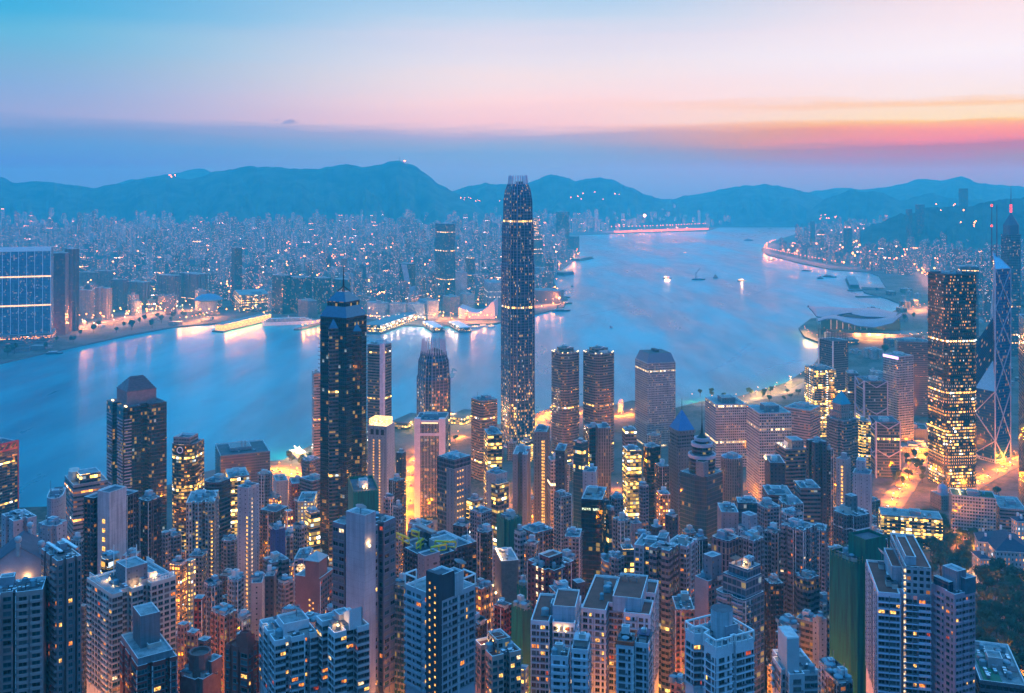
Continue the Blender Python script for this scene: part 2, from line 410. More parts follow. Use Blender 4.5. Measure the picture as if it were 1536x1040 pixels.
fd('hsbc', (128, 136, 156), (22, 38, 60), 2.4, 4.0, .86, .66, .08, .08, YEL, 2.2, .15)
fd('purpleslab', (122, 96, 124), (40, 36, 58), 2.6, 3.4, .94, .5, .03, .01, YEL, 2.0)
fd('curvedgreen', (178, 178, 180), (16, 74, 76), 3.0, 3.0, .88, .66, .05, 0, YEL, 2.6, .12)

# ------------------------------------------------------------------ buildings: footprint from two visible faces
PLANS = {
 'rect': [(0, 0), (1, 0), (1, 1), (0, 1)],
 'cross': [(.22, 0), (.78, 0), (.78, .2), (1, .2), (1, .8), (.78, .8), (.78, 1), (.22, 1), (.22, .8), (0, .8), (0, .2), (.22, .2)],
 'recess': [(0, 0), (.36, 0), (.36, .22), (.62, .22), (.62, 0), (1, 0), (1, .4), (.84, .4), (.84, .6), (1, .6), (1, 1), (0, 1)],
 'bays': [(0, 0), (.2, 0), (.2, .1), (.3, .1), (.3, 0), (.55, 0), (.55, .14), (.66, .14), (.66, 0), (1, 0), (1, .25), (.92, .25), (.92, .38), (1, .38), (1, .7), (.92, .7), (.92, .82), (1, .82), (1, 1), (0, 1)],
 'twin': [(0, 0), (.34, 0), (.34, .3), (.66, .3), (.66, 0), (1, 0), (1, .34), (.8, .34), (.8, .66), (1, .66), (1, 1), (0, 1)],
 'chamf': [(.12, 0), (.88, 0), (1, .12), (1, .88), (.88, 1), (.12, 1), (0, .88), (0, .12)],
 'steps': [(0, .15), (.3, .15), (.3, 0), (.8, 0), (.8, .12), (1, .12), (1, .55), (.88, .55), (.88, 1), (0, 1)],
 'round': [(.5 + .5 * math.cos(-math.pi * .75 + 2 * math.pi * i / 28), .5 + .5 * math.sin(-math.pi * .75 + 2 * math.pi * i / 28)) for i in range(28)],
 'bow': [(.5 - .5 * math.cos(math.pi * i / 10), .35 - .35 * math.sin(math.pi * i / 10)) for i in range(11)] + [(1, 1), (0, 1)],
 'lobes': [],
}
def _lobe():
    out = []
    for (cx, cy_, a0) in [(.3, .3, 180), (.7, .3, 270), (.7, .7, 0), (.3, .7, 90)]:
        for i in range(7):
            a = R(a0 + 15 * i); out.append((cx + .3 * math.cos(a), cy_ + .3 * math.sin(a)))
    return out
PLANS['lobes'] = _lobe()
FOOT = []       # (x, y, radius) of every building, for the streets between
class H: pass

def frame(x0, xc, x1, d, k):
    """size and turn of a rectangle whose near corner is seen at xc, depth d, and whose two visible faces span x0..xc..x1"""
    tc_ = (xc - CX0) / FPX; t0 = (x0 - CX0) / FPX; t1 = (x1 - CX0) / FPX
    cx = tc_ * d
    base = math.atan(tc_)
    a = math.atan2((x1 - xc) / max(k, .05), max(1e-3, xc - x0)) + base
    for _ in range(2):
        a = min(max(a, base + R(6)), base + R(84))
        wl = (cx - t0 * d) / (math.cos(a) + t0 * math.sin(a))
        wr = (t1 * d - cx) / max(.06, (math.sin(a) - t1 * math.cos(a)))
    wl = max(wl, 2.0); wr = min(max(wr, .35 * wl if k >= .35 else 2.0), 90)
    L = Vector((-math.cos(a), math.sin(a))); Rr = Vector((math.sin(a), math.cos(a)))
    cen = Vector((cx, d)) + L * wl / 2 + Rr * wr / 2
    return cen, -a, wl, wr

def clutter(mb_list, h, poly, z, r, dens):
    """roof gear, in local coordinates: plant rooms, tanks, condensers, pipes, dishes; each its own part"""
    xs = [p[0] for p in poly]; ys = [p[1] for p in poly]
    x0, x1, y0, y1 = min(xs), max(xs), min(ys), max(ys)
    W, D = x1 - x0, y1 - y0
    def spot(mx, my): return x0 + W * (.16 + .68 * r.random()), y0 + D * (.16 + .68 * r.random())
    if W < 5 or D < 5: return
    s = min(W, D)
    zr = z - 1.1
    m_ = MB(); cx, cy_ = x0 + W * r.uniform(.38, .62), y0 + D * r.uniform(.4, .65)
    a, b, hh = s * r.uniform(.16, .24), s * r.uniform(.14, .22), r.uniform(3, 6)
    m_.prism([(cx - a, cy_ - b), (cx + a, cy_ - b), (cx + a, cy_ + b), (cx - a, cy_ + b)], zr, zr + hh, 0, 1, 2, .6, .3)
    m_.box(cx + a, cx + a + .9, cy_ - b * .5, cy_ + b * .3, zr, zr + 2.3, 0)
    m_.build('lift_machine_room', [plain('plant_room_%d' % r.randint(0, 3), r.choice([(170, 172, 176), (206, 206, 206), (140, 146, 156), (186, 176, 168)]), .8, .2, .3), ROOF, TRIM], h.root)
    for i in range(int(dens * (9 if h.d < 530 else 2.2 if h.d < 900 else 1.2))):
        k = r.random(); x, y = spot(2, 2)
        if k < .34:
            m_ = MB(); q = min(r.uniform(.9, 1.8), W * .1); n = r.randint(1, 3); x = min(x, x1 - 4.5 * q)
            for j in range(n): m_.box(x + j * q * 1.5, x + j * q * 1.5 + q, y, y + q, zr, zr + r.uniform(1.2, 2.0), 0, 1)
            m_.build('condenser_unit', [METAL, DISH], h.root)
        elif k < .6:
            m_ = MB(); q = r.uniform(1.0, 2.0); m_.lathe(x, y, [(q, zr + .6), (q, zr + 2.4 + q * .3), (q * .6, zr + 2.8 + q * .3)], 10)
            for e in (-1, 1): m_.box(x - q, x + q, y + e * q * .6 - .15, y + e * q * .6 + .15, zr, zr + .6)
            m_.build('water_tank', [TANK], h.root)
        elif k < .8:
            m_ = MB(); q = r.uniform(2, min(W, 12) * .4)
            m_.beam((x - q, y, zr + .5), (x + q, y, zr + .5), .35); m_.beam((x - q, y + .8, zr + .5), (x + q * .6, y + .8, zr + .5), .3)
            m_.beam((x + q, y, zr), (x + q, y, zr + 1.6), .3); m_.beam((x - q, y, zr), (x - q, y, zr + .5), .3)
            m_.build('roof_pipe', [METAL], h.root)
        else:
            m_ = MB(); q = r.uniform(1.2, 2.6); m_.box(x - q, x + q, y - q * .7, y + q * .7, zr, zr + 2.4, 0, 1)
            m_.box(x - q - .3, x + q + .3, y - q * .7 - .3, y + q * .7 + .3, zr + 2.4, zr + 2.6, 1)
            m_.build('roof_hut', [plain('hut_wall', (190, 188, 182), .8), ROOFD], h.root)
    if r.random() < .35:
        x, y = spot(1, 1); m_ = MB(); m_.beam((x, y, zr), (x, y, zr + r.uniform(6, 11)), .22); m_.beam((x - .8, y, zr + 4.5), (x + .8, y, zr + 4.5), .15)
        m_.build('aerial', [METAL], h.root)

def dish(h, x, y, z, rad=2.0, yaw=200, tilt=48):
    n = 16; m_ = MB(); c = Vector((x, y, z + rad * 1.1))
    q = Matrix.Rotation(R(yaw), 3, 'Z') @ Matrix.Rotation(R(90 - tilt), 3, 'X')
    rings = [(0.02, 0), (.4, .05), (.75, .16), (1.0, .30)]
    for (r0, e0), (r1, e1) in zip(rings, rings[1:]):
        for i in range(n):
            a, b = 2 * math.pi * i / n, 2 * math.pi * (i + 1) / n
            pt = lambda rr, e, g: c + q @ Vector((rr * rad * math.cos(g), rr * rad * math.sin(g), e * rad))
            m_.face([pt(r0, e0, a), pt(r1, e1, a), pt(r1, e1, b), pt(r0, e0, b)])
    d_ = m_.build('satellite_dish', [DISH], h.root)
    m_ = MB(); m_.beam((x, y, z), tuple(c), .35); m_.beam(tuple(c + q @ Vector((rad * .8, 0, .2 * rad))), tuple(c + q @ Vector((0, 0, .9 * rad))), .12); m_.beam(tuple(c + q @ Vector((-rad * .8, 0, .2 * rad))), tuple(c + q @ Vector((0, 0, .9 * rad))), .12)
    m_.build('mount', [METAL], d_)

LEDGED = {'brownband', 'rosyband', 'darkband', 'exchange', 'litoffice', 'purpleslab', 'tealglass', 'yellowlit', 'navy'}
GRIDDED = {'whitegrid', 'greyoffice', 'finoffice', 'bluesteel', 'hsbc', 'roundgrid', 'beigestone', 'ckc'}
def relief(h, mat):
    """real relief on the faces towards the town side: floor ledges, pilasters, balconies, air conditioners, pipes"""
    st = h.mat.get('style', ''); r = random.Random(int(h.cen.x * 3 + h.cen.y))
    if h.d > 1750 or not st or st.startswith('blank') or len(h.poly) > 24 and st not in LEDGED: return
    fh, bay = h.mat['fh'], h.mat['bay']; rot = Matrix.Rotation(h.rz, 2)
    z_lo = max(2.0, zpix(1060, h.d) - h.gz); n = len(h.poly)
    for i in range(n):
        p, q = Vector(h.poly[i]), Vector(h.poly[(i + 1) % n]); d = q - p; ln = d.length
        if ln < 1.2: continue
        d.normalize(); nrm = Vector((d.y, -d.x)); wp = rot @ ((p + q) / 2) + h.cen
        if (rot @ nrm).dot(-wp) < 0: continue
        nb = max(1, round(ln / bay)); step = ln / nb; nf = int((h.zt - z_lo) / fh)
        if st in LEDGED:
            dep = .18 if st in ('tealglass', 'navy') else .45; hh = .18 if dep < .3 else .5
            for k in range(1, nf): z = h.zt - 1.05 - k * fh; h.body.obox(p, q, dep, z - hh, z + hh, 0)
        elif st in GRIDDED:
            for b in range(0, nb + 1, 2 if st in ('ckc', 'bluesteel') else 1):
                c = p + d * (b * step); e = c + d * .3; h.body.obox(c - d * .15, e - d * .15, .4, z_lo, h.zt - .6, 0)
            if st == 'whitegrid':
                for k in range(1, nf): z = h.zt - 1.05 - k * fh; h.body.obox(p, q, .3, z - .35, z + .35, 0)
        elif st.startswith('res') or st in ('brownres', 'litres', 'curvedgreen'):
            balc = {b for b in range(nb) if r.random() < .28} if ln > 5 else set()
            if h.d > 1100: balc = set()
            for k in range(1, nf):
                z = h.zt - 1.05 - k * fh
                if r.random() < .0: pass
                h.body.obox(p, q, .16, z - .12, z + .12, 0)
                for b in range(nb):
                    a, e = p + d * (b * step + .15), p + d * ((b + 1) * step - .15)
                    if b in balc:
                        h.body.obox(a, e, 1.0, z - .05, z + .85, 0)
                    elif r.random() < .35 and h.d < 950:
                        c = p + d * (b * step + step * r.uniform(.05, .5)); h.body.obox(c, c + d * .8, .5, z + .15, z + .75, 4)
            for b in range(0, nb + 1):
                if r.random() < .35: c = p + d * min(ln - .3, b * step); h.body.obox(c, c + d * .22, .3, z_lo, h.zt - .8, r.choice([0, 2, 4]))

def T(name, label, x0, xc, x1, ytop, d, mat, plan='rect', k=1.0, clut=5, roof=None, trim=None, cat=None, group=None, par=1.1, base=None, bay=None, wall='wall', foot=True, seed=None):
    h = H(); cen, rz, wl, wr = frame(x0, xc, x1, d, k)
    h.d = d; h.wl, h.wr, h.rz = wl, wr, rz; h.cen = cen
    h.gz = min(zg(cen.x, cen.y), zg(cen.x, cen.y - wr / 2)) - 2 if base is None else base
    h.root = empty(name, (cen.x, cen.y, h.gz), rz)
    setp(h.root, label, cat or name.replace('_', ' '), group)
    h.mat = F[mat] if isinstance(mat, str) else mat
    h.roof = roof or ROOF; h.trim = trim or TRIM
    pl = PLANS[plan] if isinstance(plan, str) else plan
    h.poly = [((u - .5) * wl, (v - .5) * wr) for u, v in pl]
    h.zt = zpix(ytop, d) - h.gz
    h.z = lambda py: zpix(py, d) - h.gz
    h.U = lambda u: (u - .5) * wl
    h.V = lambda v: (v - .5) * wr
    b = h.mat.get('bay', None) or bay or 3.0
    h.body = MB(); h.body.prism(h.poly, 0, h.zt, 0, 1, 2, par, min(.4, wl * .04), b)
    h.wall = wall
    r = random.Random(seed if seed is not None else int(x0 * 7 + x1 * 13 + ytop)); h.r = r
    if clut: clutter(None, h, h.poly, h.zt, r, clut)
    if foot: FOOT.append((cen.x, cen.y, .5 * math.hypot(wl, wr)))
    def block(pname, u0, u1, v0, v1, z0, z1, mat_, par_=.8, plan_='rect', roof_=None):
        m_ = MB(); m_.prism([(h.U(u0 + (u1 - u0) * u), h.V(v0 + (v1 - v0) * v)) for u, v in PLANS[plan_]], z0, z1, 0, 1, 2, par_, .3, b)
        return m_.build(pname, [F[mat_] if isinstance(mat_, str) else mat_, roof_ or h.roof, h.trim], h.root)
    h.block = block
    def done():
        relief(h, mat)
        h.body.build(h.wall, [h.mat, h.roof, h.trim, TRIMD, METAL], h.root); return h
    h.done = done
    return h
def TT(*a, **kw): return T(*a, **kw).done()

# ------------------------------------------------------------------ real windows for the near towers
PANES = [plain('pane_teal', (14, 62, 70), .12, .3, .8, 0, .6), plain('pane_dark', (10, 16, 24), .12, .3, .8, 0, .6), plain('pane_blind', (86, 94, 98), .35, .3, .8, 0, .5), plain('pane_brown', (52, 38, 34), .2, .3, .8, 0, .5)]
def pane_lit(name, c, s):
    """a lit room seen through the glass: darker furniture and brighter lamp patches"""
    if name in MATS: return MATS[name]
    m_, t, o = mat_new(name)
    tc_ = t.new('ShaderNodeTexCoord'); oi = t.new('ShaderNodeObjectInfo')
    n = t.noise(t.vec(t.m('ADD', oi.outputs['Random'], .0), 0, 0), 1, 1)
    v = t.new('ShaderNodeVectorMath', operation='ADD'); t.l.new(tc_.outputs['Object'], v.inputs[0]); t.put(v.inputs[1], t.vec(t.m('MULTIPLY', oi.outputs['Random'], 60), 0, 0))
    f = t.noise(v.outputs[0], 1.1, 2)
    e = t.new('ShaderNodeEmission'); t.put(e.inputs[0], t.mix(t.smooth(f, .3, .7), tuple(x * y for x, y in zip(c, (.8, .5, .3))), c))
    t.put(e.inputs[1], t.m('MULTIPLY', t.m('ADD', .15, t.m('MULTIPLY', t.smooth(f, .25, .75), 1.2)), s))
    t.l.new(e.outputs[0], o.inputs[0]); m_.cycles.emission_sampling = 'NONE'
    MATS[name] = m_; return m_
LITS = [pane_lit('room_yellow', (1, .58, .14), 2.2), pane_lit('room_orange', (1, .32, .05), 1.7), pane_lit('room_red', (1, .14, .04), .8), pane_lit('room_white', (1, .82, .5), 2.0)]
WM = {}
def win_mesh(w_, hgt, v, frame_m):
    """frame ring, sill, hood, two panes with a mullion; front looks to -y"""
    key = (round(w_, 1), round(hgt, 1), v, frame_m.name)
    if key in WM: return WM[key]
    m_ = MB(); f = .10
    a, b = w_ / 2, hgt
    for (x0, x1, z0, z1) in [(-a, a, 0, f), (-a, a, b - f, b), (-a, -a + f, f, b - f), (a - f, a, f, b - f)]:
        m_.box(x0, x1, -.09, .0, z0, z1, 0)
    m_.box(-a - .12, a + .12, -.32, 0, -.16, -.02, 0)
    if w_ > 1.2: m_.box(-.05, .05, -.07, 0, f, b - f, 0)
    m_.face([(-a + f, -.03, f), (a - f, -.03, f), (a - f, -.03, b - f), (-a + f, -.03, b - f)], 1)
    pm = LITS[v - 10] if v >= 10 else PANES[v]
    WM[key] = m_.mesh('window', [frame_m, pm])
    return WM[key]

def near_windows(h, pattern, fh=2.9, lit=.06, mix=(4, 4, 3, 1), edges=None, z_lo=None, ledge=.0, ac=.3, frame_m=None, polys=None, top_gap=1.6, wh=1.75, limit=100, hide=None):
    """pattern: widths of the windows of one bay (m). The 100 that show largest are parts of their own, the rest one part."""
    r = h.r; frame_m = frame_m or FRAME; pattern = [min(w_ * 1.5, w_ + .75) for w_ in pattern]
    cam2 = Vector((0, 0)); rot = Matrix.Rotation(h.rz, 2)
    cand = []; rest = MB(); acm = MB()
    z_hi = h.zt - top_gap
    zmin = max(3.0, (zpix(1060, h.d) - h.gz)) if z_lo is None else z_lo
    for poly, z_hi in (polys or [(h.poly, z_hi)]):
        n = len(poly)
        for i in range(n):
            if edges is not None and i not in edges: continue
            p, q = Vector(poly[i]), Vector(poly[(i + 1) % n]); d = q - p; ln = d.length
            if ln < 1.6: continue
            d.normalize(); nrm = Vector((d.y, -d.x))
            wp = rot @ ((p + q) / 2) + h.cen; wn = rot @ nrm
            face_cos = wn.dot(-wp) / wp.length
            if face_cos < .05: continue
            bw = sum(pattern) + 1.0 * len(pattern)
            nb = max(1, round(ln / bw)); step = ln / nb
            if step < max(pattern) + .4: pat = [min(max(pattern), ln * .55)]
            else: pat = pattern
            ang = math.atan2(d.y, d.x)
            nf = int((z_hi - zmin) / fh)
            for b in range(nb + 1):          # drain pipes and ribs between the bays
                if r.random() < .55: e = p + d * min(ln - .3, max(.05, b * step - .1)); h.body.obox(e, e + d * r.choice([.18, .18, .45]), r.choice([.22, .3]), zmin, z_hi, r.choice([0, 2, 4, 0]))
            balc = {b for b in range(nb) if r.random() < .22} if (ln > 6 and ac > 0) else set()
            for fl in range(nf):
                z = z_hi - (fl + 1) * fh + .75
                if ledge: h.body.obox(p, q, ledge, z - .95, z - .65, 0)
                for b in range(nb):
                    if b in balc: h.body.obox(p + d * (b * step + .3), p + d * ((b + 1) * step - .3), 1.1, z - .85, z + .15, 0)
                    free = step - sum(pat); u = b * step + free / (len(pat) + 1)
                    for wd in pat:
                        if hide and hide(i, fl, b): u += wd + free / (len(pat) + 1); continue
                        c = p + d * (u + wd / 2) + nrm * .01
                        if r.random() < lit * 1.35: v = 10 + r.choices([0, 1, 2, 3], [5, 5, 2, 1])[0]
                        else: v = r.choices([0, 1, 2, 3], mix)[0]
                        cand.append((z + fl * 0 , wd * face_cos, c, ang, v, wd))
                        if r.random() < ac and wd > .9:
                            e = p + d * (u + wd + .15); a = p + d * (u + wd + .15 + .75)
                            h.body.obox(e, a, .5, z - .1, z + .5, 4)
                        u += wd + free / (len(pat) + 1)
    cand.sort(key=lambda t_: (-round(t_[0], 1), -t_[1]))
    for j, (z, fc, c, ang, v, wd) in enumerate(cand):
        if j < limit:
            link('window', win_mesh(wd, wh, v, frame_m), h.root, (c.x, c.y, z), ang)
        else:
            co, si = math.cos(ang), math.sin(ang)
            me = win_mesh(wd, wh, v, frame_m)
            i0 = len(rest.v)
            # copy the little mesh's faces
            for pl in me.polygons:
                pts = [me.vertices[k].co for k in pl.vertices]
                rest.face([(c.x + co * a.x - si * a.y, c.y + si * a.x + co * a.y, z + a.z) for a in pts], 0 if pl.material_index == 0 else 1 + v if v < 10 else 5 + v - 10)
    if rest.f:
        o = rest.build('windows', [frame_m] + PANES + LITS, h.root); setp(o, kind='stuff')

# ------------------------------------------------------------------ ground, water, hills
def ground_mat():
    m_, t, o = mat_new('town_ground')
    b = t.new('ShaderNodeBsdfPrincipled'); t.l.new(b.outputs[0], o.inputs[0])
    tc_ = t.new('ShaderNodeTexCoord')
    n = t.noise(tc_.outputs['Object'], .012, 5, .6); n2 = t.noise(tc_.outputs['Object'], .15, 4, .6)
    c = t.mix(t.smooth(n, .42, .60), lin((86, 86, 88)), lin((36, 48, 40)))
    c = t.mix(t.m('MULTIPLY', t.smooth(n2, .4, .65), .5), c, lin((112, 106, 98)))
    t.put(b.inputs['Base Color'], c); b.inputs['Roughness'].default_value = .9
    return m_
GROUND = ground_mat()
ASPH = plain('asphalt', (112, 110, 108), .8, .25, .3)
QUAY = plain('quay_stone', (96, 98, 100), .85, .3, .2)
def wood_mat(name, c1, c2):
    m_, t, o = mat_new(name)
    b = t.new('ShaderNodeBsdfPrincipled'); t.l.new(b.outputs[0], o.inputs[0])
    tc_ = t.new('ShaderNodeTexCoord')
    n = t.noise(tc_.outputs['Object'], .006, 8, .65)
    t.put(b.inputs['Base Color'], t.mix(t.smooth(n, .35, .65), lin(c1), lin(c2))); b.inputs['Roughness'].default_value = 1  # wood tones, their contrast widened to paint in some ridge shading
    bp = t.new('ShaderNodeBump'); bp.inputs['Strength'].default_value = .8; bp.inputs['Distance'].default_value = 40
    t.put(bp.inputs['Height'], n); t.l.new(bp.outputs[0], b.inputs['Normal'])
    return m_
WOODS = wood_mat('hill_woods', (14, 24, 28), (70, 82, 74))

# the slope of the island below the lookout, one sheet
m_ = MB()
xs = list(range(-1500, 1501, 75)); ys = list(range(-600, 1201, 60))
for i in range(len(xs) - 1):
    for j in range(len(ys) - 1):
        m_.face([(x, y, zg(x, y)) for x, y in [(xs[i], ys[j]), (xs[i + 1], ys[j]), (xs[i + 1], ys[j + 1]), (xs[i], ys[j + 1])]])
o = m_.build('ground', GROUND); setp(o, kind='structure')

def land(name, pts, z=4.0, mat=None):
    m_ = MB(); poly = [(p[0], p[1]) for p in pts]
    area = sum(a[0] * b[1] - b[0] * a[1] for a, b in zip(poly, poly[1:] + poly[:1]))
    if area < 0: poly.reverse()
    m_.walls(poly, -1.5, z, 1, 20); m_.cap(poly, z, 0)
    return setp(m_.build(name, [mat or GROUND, QUAY]), kind='structure')
gxy = lambda px, py: tuple(G(px, py)[:2])
ISLAND = [(-1500, 1199), (-1500, 1215)] + [gxy(*p) for p in [(-60, 770), (90, 764), (160, 752), (250, 733), (308, 712), (360, 700), (425, 694), (474, 668), (560, 652), (640, 640), (760, 640), (830, 614), (925, 610), (948, 604), (1010, 616), (1050, 606), (1100, 600), (1180, 577), (1222, 548), (1240, 520), (1206, 507), (1198, 494), (1216, 480), (1262, 474), (1330, 474), (1358, 460), (1330, 449), (1296, 440), (1292, 432), (1330, 434), (1318, 415), (1300, 409), (1250, 406), (1200, 396), (1150, 383), (1142, 375), (1150, 367), (1180, 356), (1212, 347), (1250, 343), (1330, 341)]] + [(4600, 9400), (6500, 9400), (6500, 1199)]
land('waterfront_land', ISLAND)
KOWLOON = [(-9000, 2000), gxy(-200, 575), gxy(0, 547), gxy(60, 533), gxy(112, 522), gxy(190, 505), gxy(262, 492), gxy(330, 486), gxy(420, 476), gxy(475, 478), gxy(548, 492), gxy(600, 489), gxy(642, 491), gxy(745, 487), gxy(800, 474), gxy(846, 462), gxy(852, 450), gxy(836, 436), gxy(830, 420), gxy(846, 402), gxy(870, 387), gxy(862, 372), gxy(838, 360), gxy(870, 353), gxy(960, 350), gxy(1060, 347), gxy(1078, 342), gxy(1086, 335), gxy(1150, 335), gxy(1260, 329), (9000, 15500), (-9000, 15500)]
land('peninsula_land', KOWLOON, 3.5)

def water_mat():
    m_, t, o = mat_new('harbour_water')
    b = t.new('ShaderNodeBsdfPrincipled'); t.l.new(b.outputs[0], o.inputs[0])
    tc_ = t.new('ShaderNodeTexCoord'); mp = t.new('ShaderNodeMapping'); t.l.new(tc_.outputs['Object'], mp.inputs[0])
    mp.inputs['Rotation'].default_value = (0, 0, R(-28)); mp.inputs['Scale'].default_value = (1, .22, 1)
    n1 = t.noise(mp.outputs[0], .004, 5, .6)          # tide lines and slicks
    n2 = t.noise(mp.outputs[0], .02, 5, .65)
    n3 = t.noise(tc_.outputs['Object'], .12, 4, .6)
    t.put(b.inputs['Base Color'], t.mix(t.smooth(n1, .35, .7), lin((0, 108, 128)), lin((30, 184, 192))))
    t.put(b.inputs['Roughness'], t.m('ADD', .26, t.m('MULTIPLY', t.smooth(t.m('ADD', t.m('MULTIPLY', n1, .6), t.m('MULTIPLY', n2, .4)), .36, .64), .2)))
    b.inputs['IOR'].default_value = 1.333; b.inputs['Specular IOR Level'].default_value = .4
    bp = t.new('ShaderNodeBump'); bp.inputs['Strength'].default_value = .03; bp.inputs['Distance'].default_value = 2.0
    t.put(bp.inputs['Height'], t.m('ADD', t.m('MULTIPLY', n2, 2.0), n3)); t.l.new(bp.outputs[0], b.inputs['Normal'])
    return m_
m_ = MB(); m_.face([(-14000, 1190, 0), (14000, 1190, 0), (14000, 15800, 0), (-14000, 15800, 0)])
o = m_.build('water', water_mat()); setp(o, kind='structure')

from mathutils import noise as mnoise
def hills(name, prof, d, depth, foot, seed):
    """a ridge seen from the town: heights from the skyline, falling to the plain in front and behind, cut by gullies"""
    m_ = MB(); nx, ny = 240, 30
    x0, x1 = prof[0][0], prof[-1][0]
    def sky(px):
        for (a, ya), (b, yb) in zip(prof, prof[1:]):
            if px <= b:
                t = (px - a) / (b - a); t = t * t * (3 - 2 * t) * .5 + t * .5
                return ya + (yb - ya) * t
        return prof[-1][1]
    rows = []
    for j in range(ny + 1):
        s = -1 + 2.0 * j / ny; dd = d + depth * s * (.75 if s > 0 else 1)
        row = []
        for i in range(nx + 1):
            px = x0 + (x1 - x0) * i / nx
            top = zpix(sky(px), d) + 16 * mnoise.fractal(Vector((px * .05, seed, 0)), .9, 2.1, 5)
            e = max(0.0, 1 - abs(s)) ** 1.25
            gul = mnoise.fractal(Vector((px * .03, dd * .0012, seed)), 1, 2, 4) * .5 * (1 - e) * min(1, e * 4)
            z = foot + (top - foot) * max(0, min(1, e + gul))
            p = P(px, dd); row.append((p.x, p.y, z if abs(s) < .999 else -5))
        rows.append(row)
    for j in range(ny):
        for i in range(nx): m_.face([rows[j][i], rows[j][i + 1], rows[j + 1][i + 1], rows[j + 1][i]])
    o = m_.build(name, WOODS)
    for p in o.data.polygons: p.use_smooth = True
    return setp(o, kind='structure')
hills('hills', [(-260, 300), (-120, 280), (-60, 272), (0, 267), (20, 274), (60, 272), (100, 276), (140, 281), (180, 276), (215, 268), (250, 262), (285, 269), (330, 258), (365, 251), (400, 250), (450, 253), (478, 256), (490, 250), (520, 246), (545, 252), (572, 247), (597, 241), (620, 248), (640, 262), (660, 276), (680, 287), (705, 300), (740, 330)], 9300, 1700, 4, 1.3)
hills('hills', [(640, 320), (680, 286), (705, 279), (730, 275), (755, 277), (780, 280), (805, 270), (826, 263), (848, 266), (862, 271), (880, 268), (899, 266), (920, 271), (945, 282), (970, 292), (1000, 300), (1020, 306)], 10400, 1700, 4, 4.7)
hills('hills', [(940, 312), (1000, 299), (1040, 293), (1080, 284), (1120, 278), (1150, 277), (1180, 282), (1210, 288), (1240, 300), (1270, 312)], 10900, 1600, 4, 7.1)
hills('hills', [(1130, 315), (1190, 296), (1225, 286), (1260, 282), (1300, 284), (1350, 277), (1386, 268), (1412, 271), (1441, 265), (1470, 275), (1505, 278), (1560, 284), (1680, 300)], 12600, 1900, 4, 9.9)
hills('hills', [(1210, 318), (1240, 297), (1275, 286), (1320, 288), (1352, 300), (1382, 293), (1400, 290), (1430, 298), (1460, 300), (1540, 318)], 9600, 900, 4, 12.4)
hills('hills', [(120, 300), (200, 268), (250, 262), (300, 253), (330, 262), (400, 280)], 12800, 1500, 4, 15.4)
hills('hills', [(1290, 345), (1350, 322), (1400, 312), (1450, 308), (1500, 300), (1560, 292), (1660, 280), (1800, 270), (2000, 300)], 5900, 700, 4, 18.2)
# wooded park knolls inside the city across the water
for (px, py, w_, hgt) in [(140, 392, 190, 45), (255, 402, 90, 35), (640, 372, 150, 40), (300, 412, 90, 40), (450, 402, 110, 40), (1180, 338, 140, 70)]:
    p = G(px, py); m_ = MB(); n = 18; sx = w_ * p.y / FPX / 2; sy = 260
    g = [[(p.x + sx * (-1 + 2 * i / n), p.y + sy * (-1 + 2 * j / n), 3 + hgt * max(0, 1 - ((-1 + 2 * i / n) ** 2 + (-1 + 2 * j / n) ** 2)) ** .7 + 5 * mnoise.noise(Vector((i * .7, j * .7, px)))) for i in range(n + 1)] for j in range(n + 1)]
    for j in range(n):
        for i in range(n): m_.face([g[j][i], g[j][i + 1], g[j + 1][i + 1], g[j + 1][i]])
    o = m_.build('hills', WOODS); setp(o, kind='structure')
    for q in o.data.polygons: q.use_smooth = True

def road(name, pts, width, z=4.0, mat=None):
    """asphalt sheet with kerbs along a line of plan points"""
    m_ = MB(); n = len(pts); L = []; Rr = []
    for i in range(n):
        a = Vector(pts[max(0, i - 1)][:2]); b = Vector(pts[min(n - 1, i + 1)][:2]); d = (b - a).normalized(); nn = Vector((-d.y, d.x)) * width / 2
        c = Vector(pts[i][:2]); L.append(c + nn); Rr.append(c - nn)
    zz = lambda v: (max(z, zg(v.x, v.y)) if v.y < 1200 else z) + .06
    for i in range(n - 1):
        m_.face([(*Rr[i], zz(Rr[i])), (*Rr[i + 1], zz(Rr[i + 1])), (*L[i + 1], zz(L[i + 1])), (*L[i], zz(L[i]))], 0)
        for A in (L, Rr):
            m_.beam((*A[i], zz(A[i]) + .1), (*A[i + 1], zz(A[i + 1]) + .1), .4, 1, .2)
        mid0, mid1 = (L[i] + Rr[i]) / 2, (L[i + 1] + Rr[i + 1]) / 2
        seg = (mid1 - mid0).length; k = max(1, int(seg / 9))
        for e in range(k):
            a, b = mid0.lerp(mid1, (e + .1) / k), mid0.lerp(mid1, (e + .55) / k)
            nn = (L[i] - Rr[i]).normalized() * .12
            m_.face([(*(a - nn), zz(a) + .01), (*(b - nn), zz(b) + .01), (*(b + nn), zz(b) + .01), (*(a + nn), zz(a) + .01)], 2)
    return setp(m_.build(name, [mat or ASPH, QUAY, WHITE]), kind='structure')

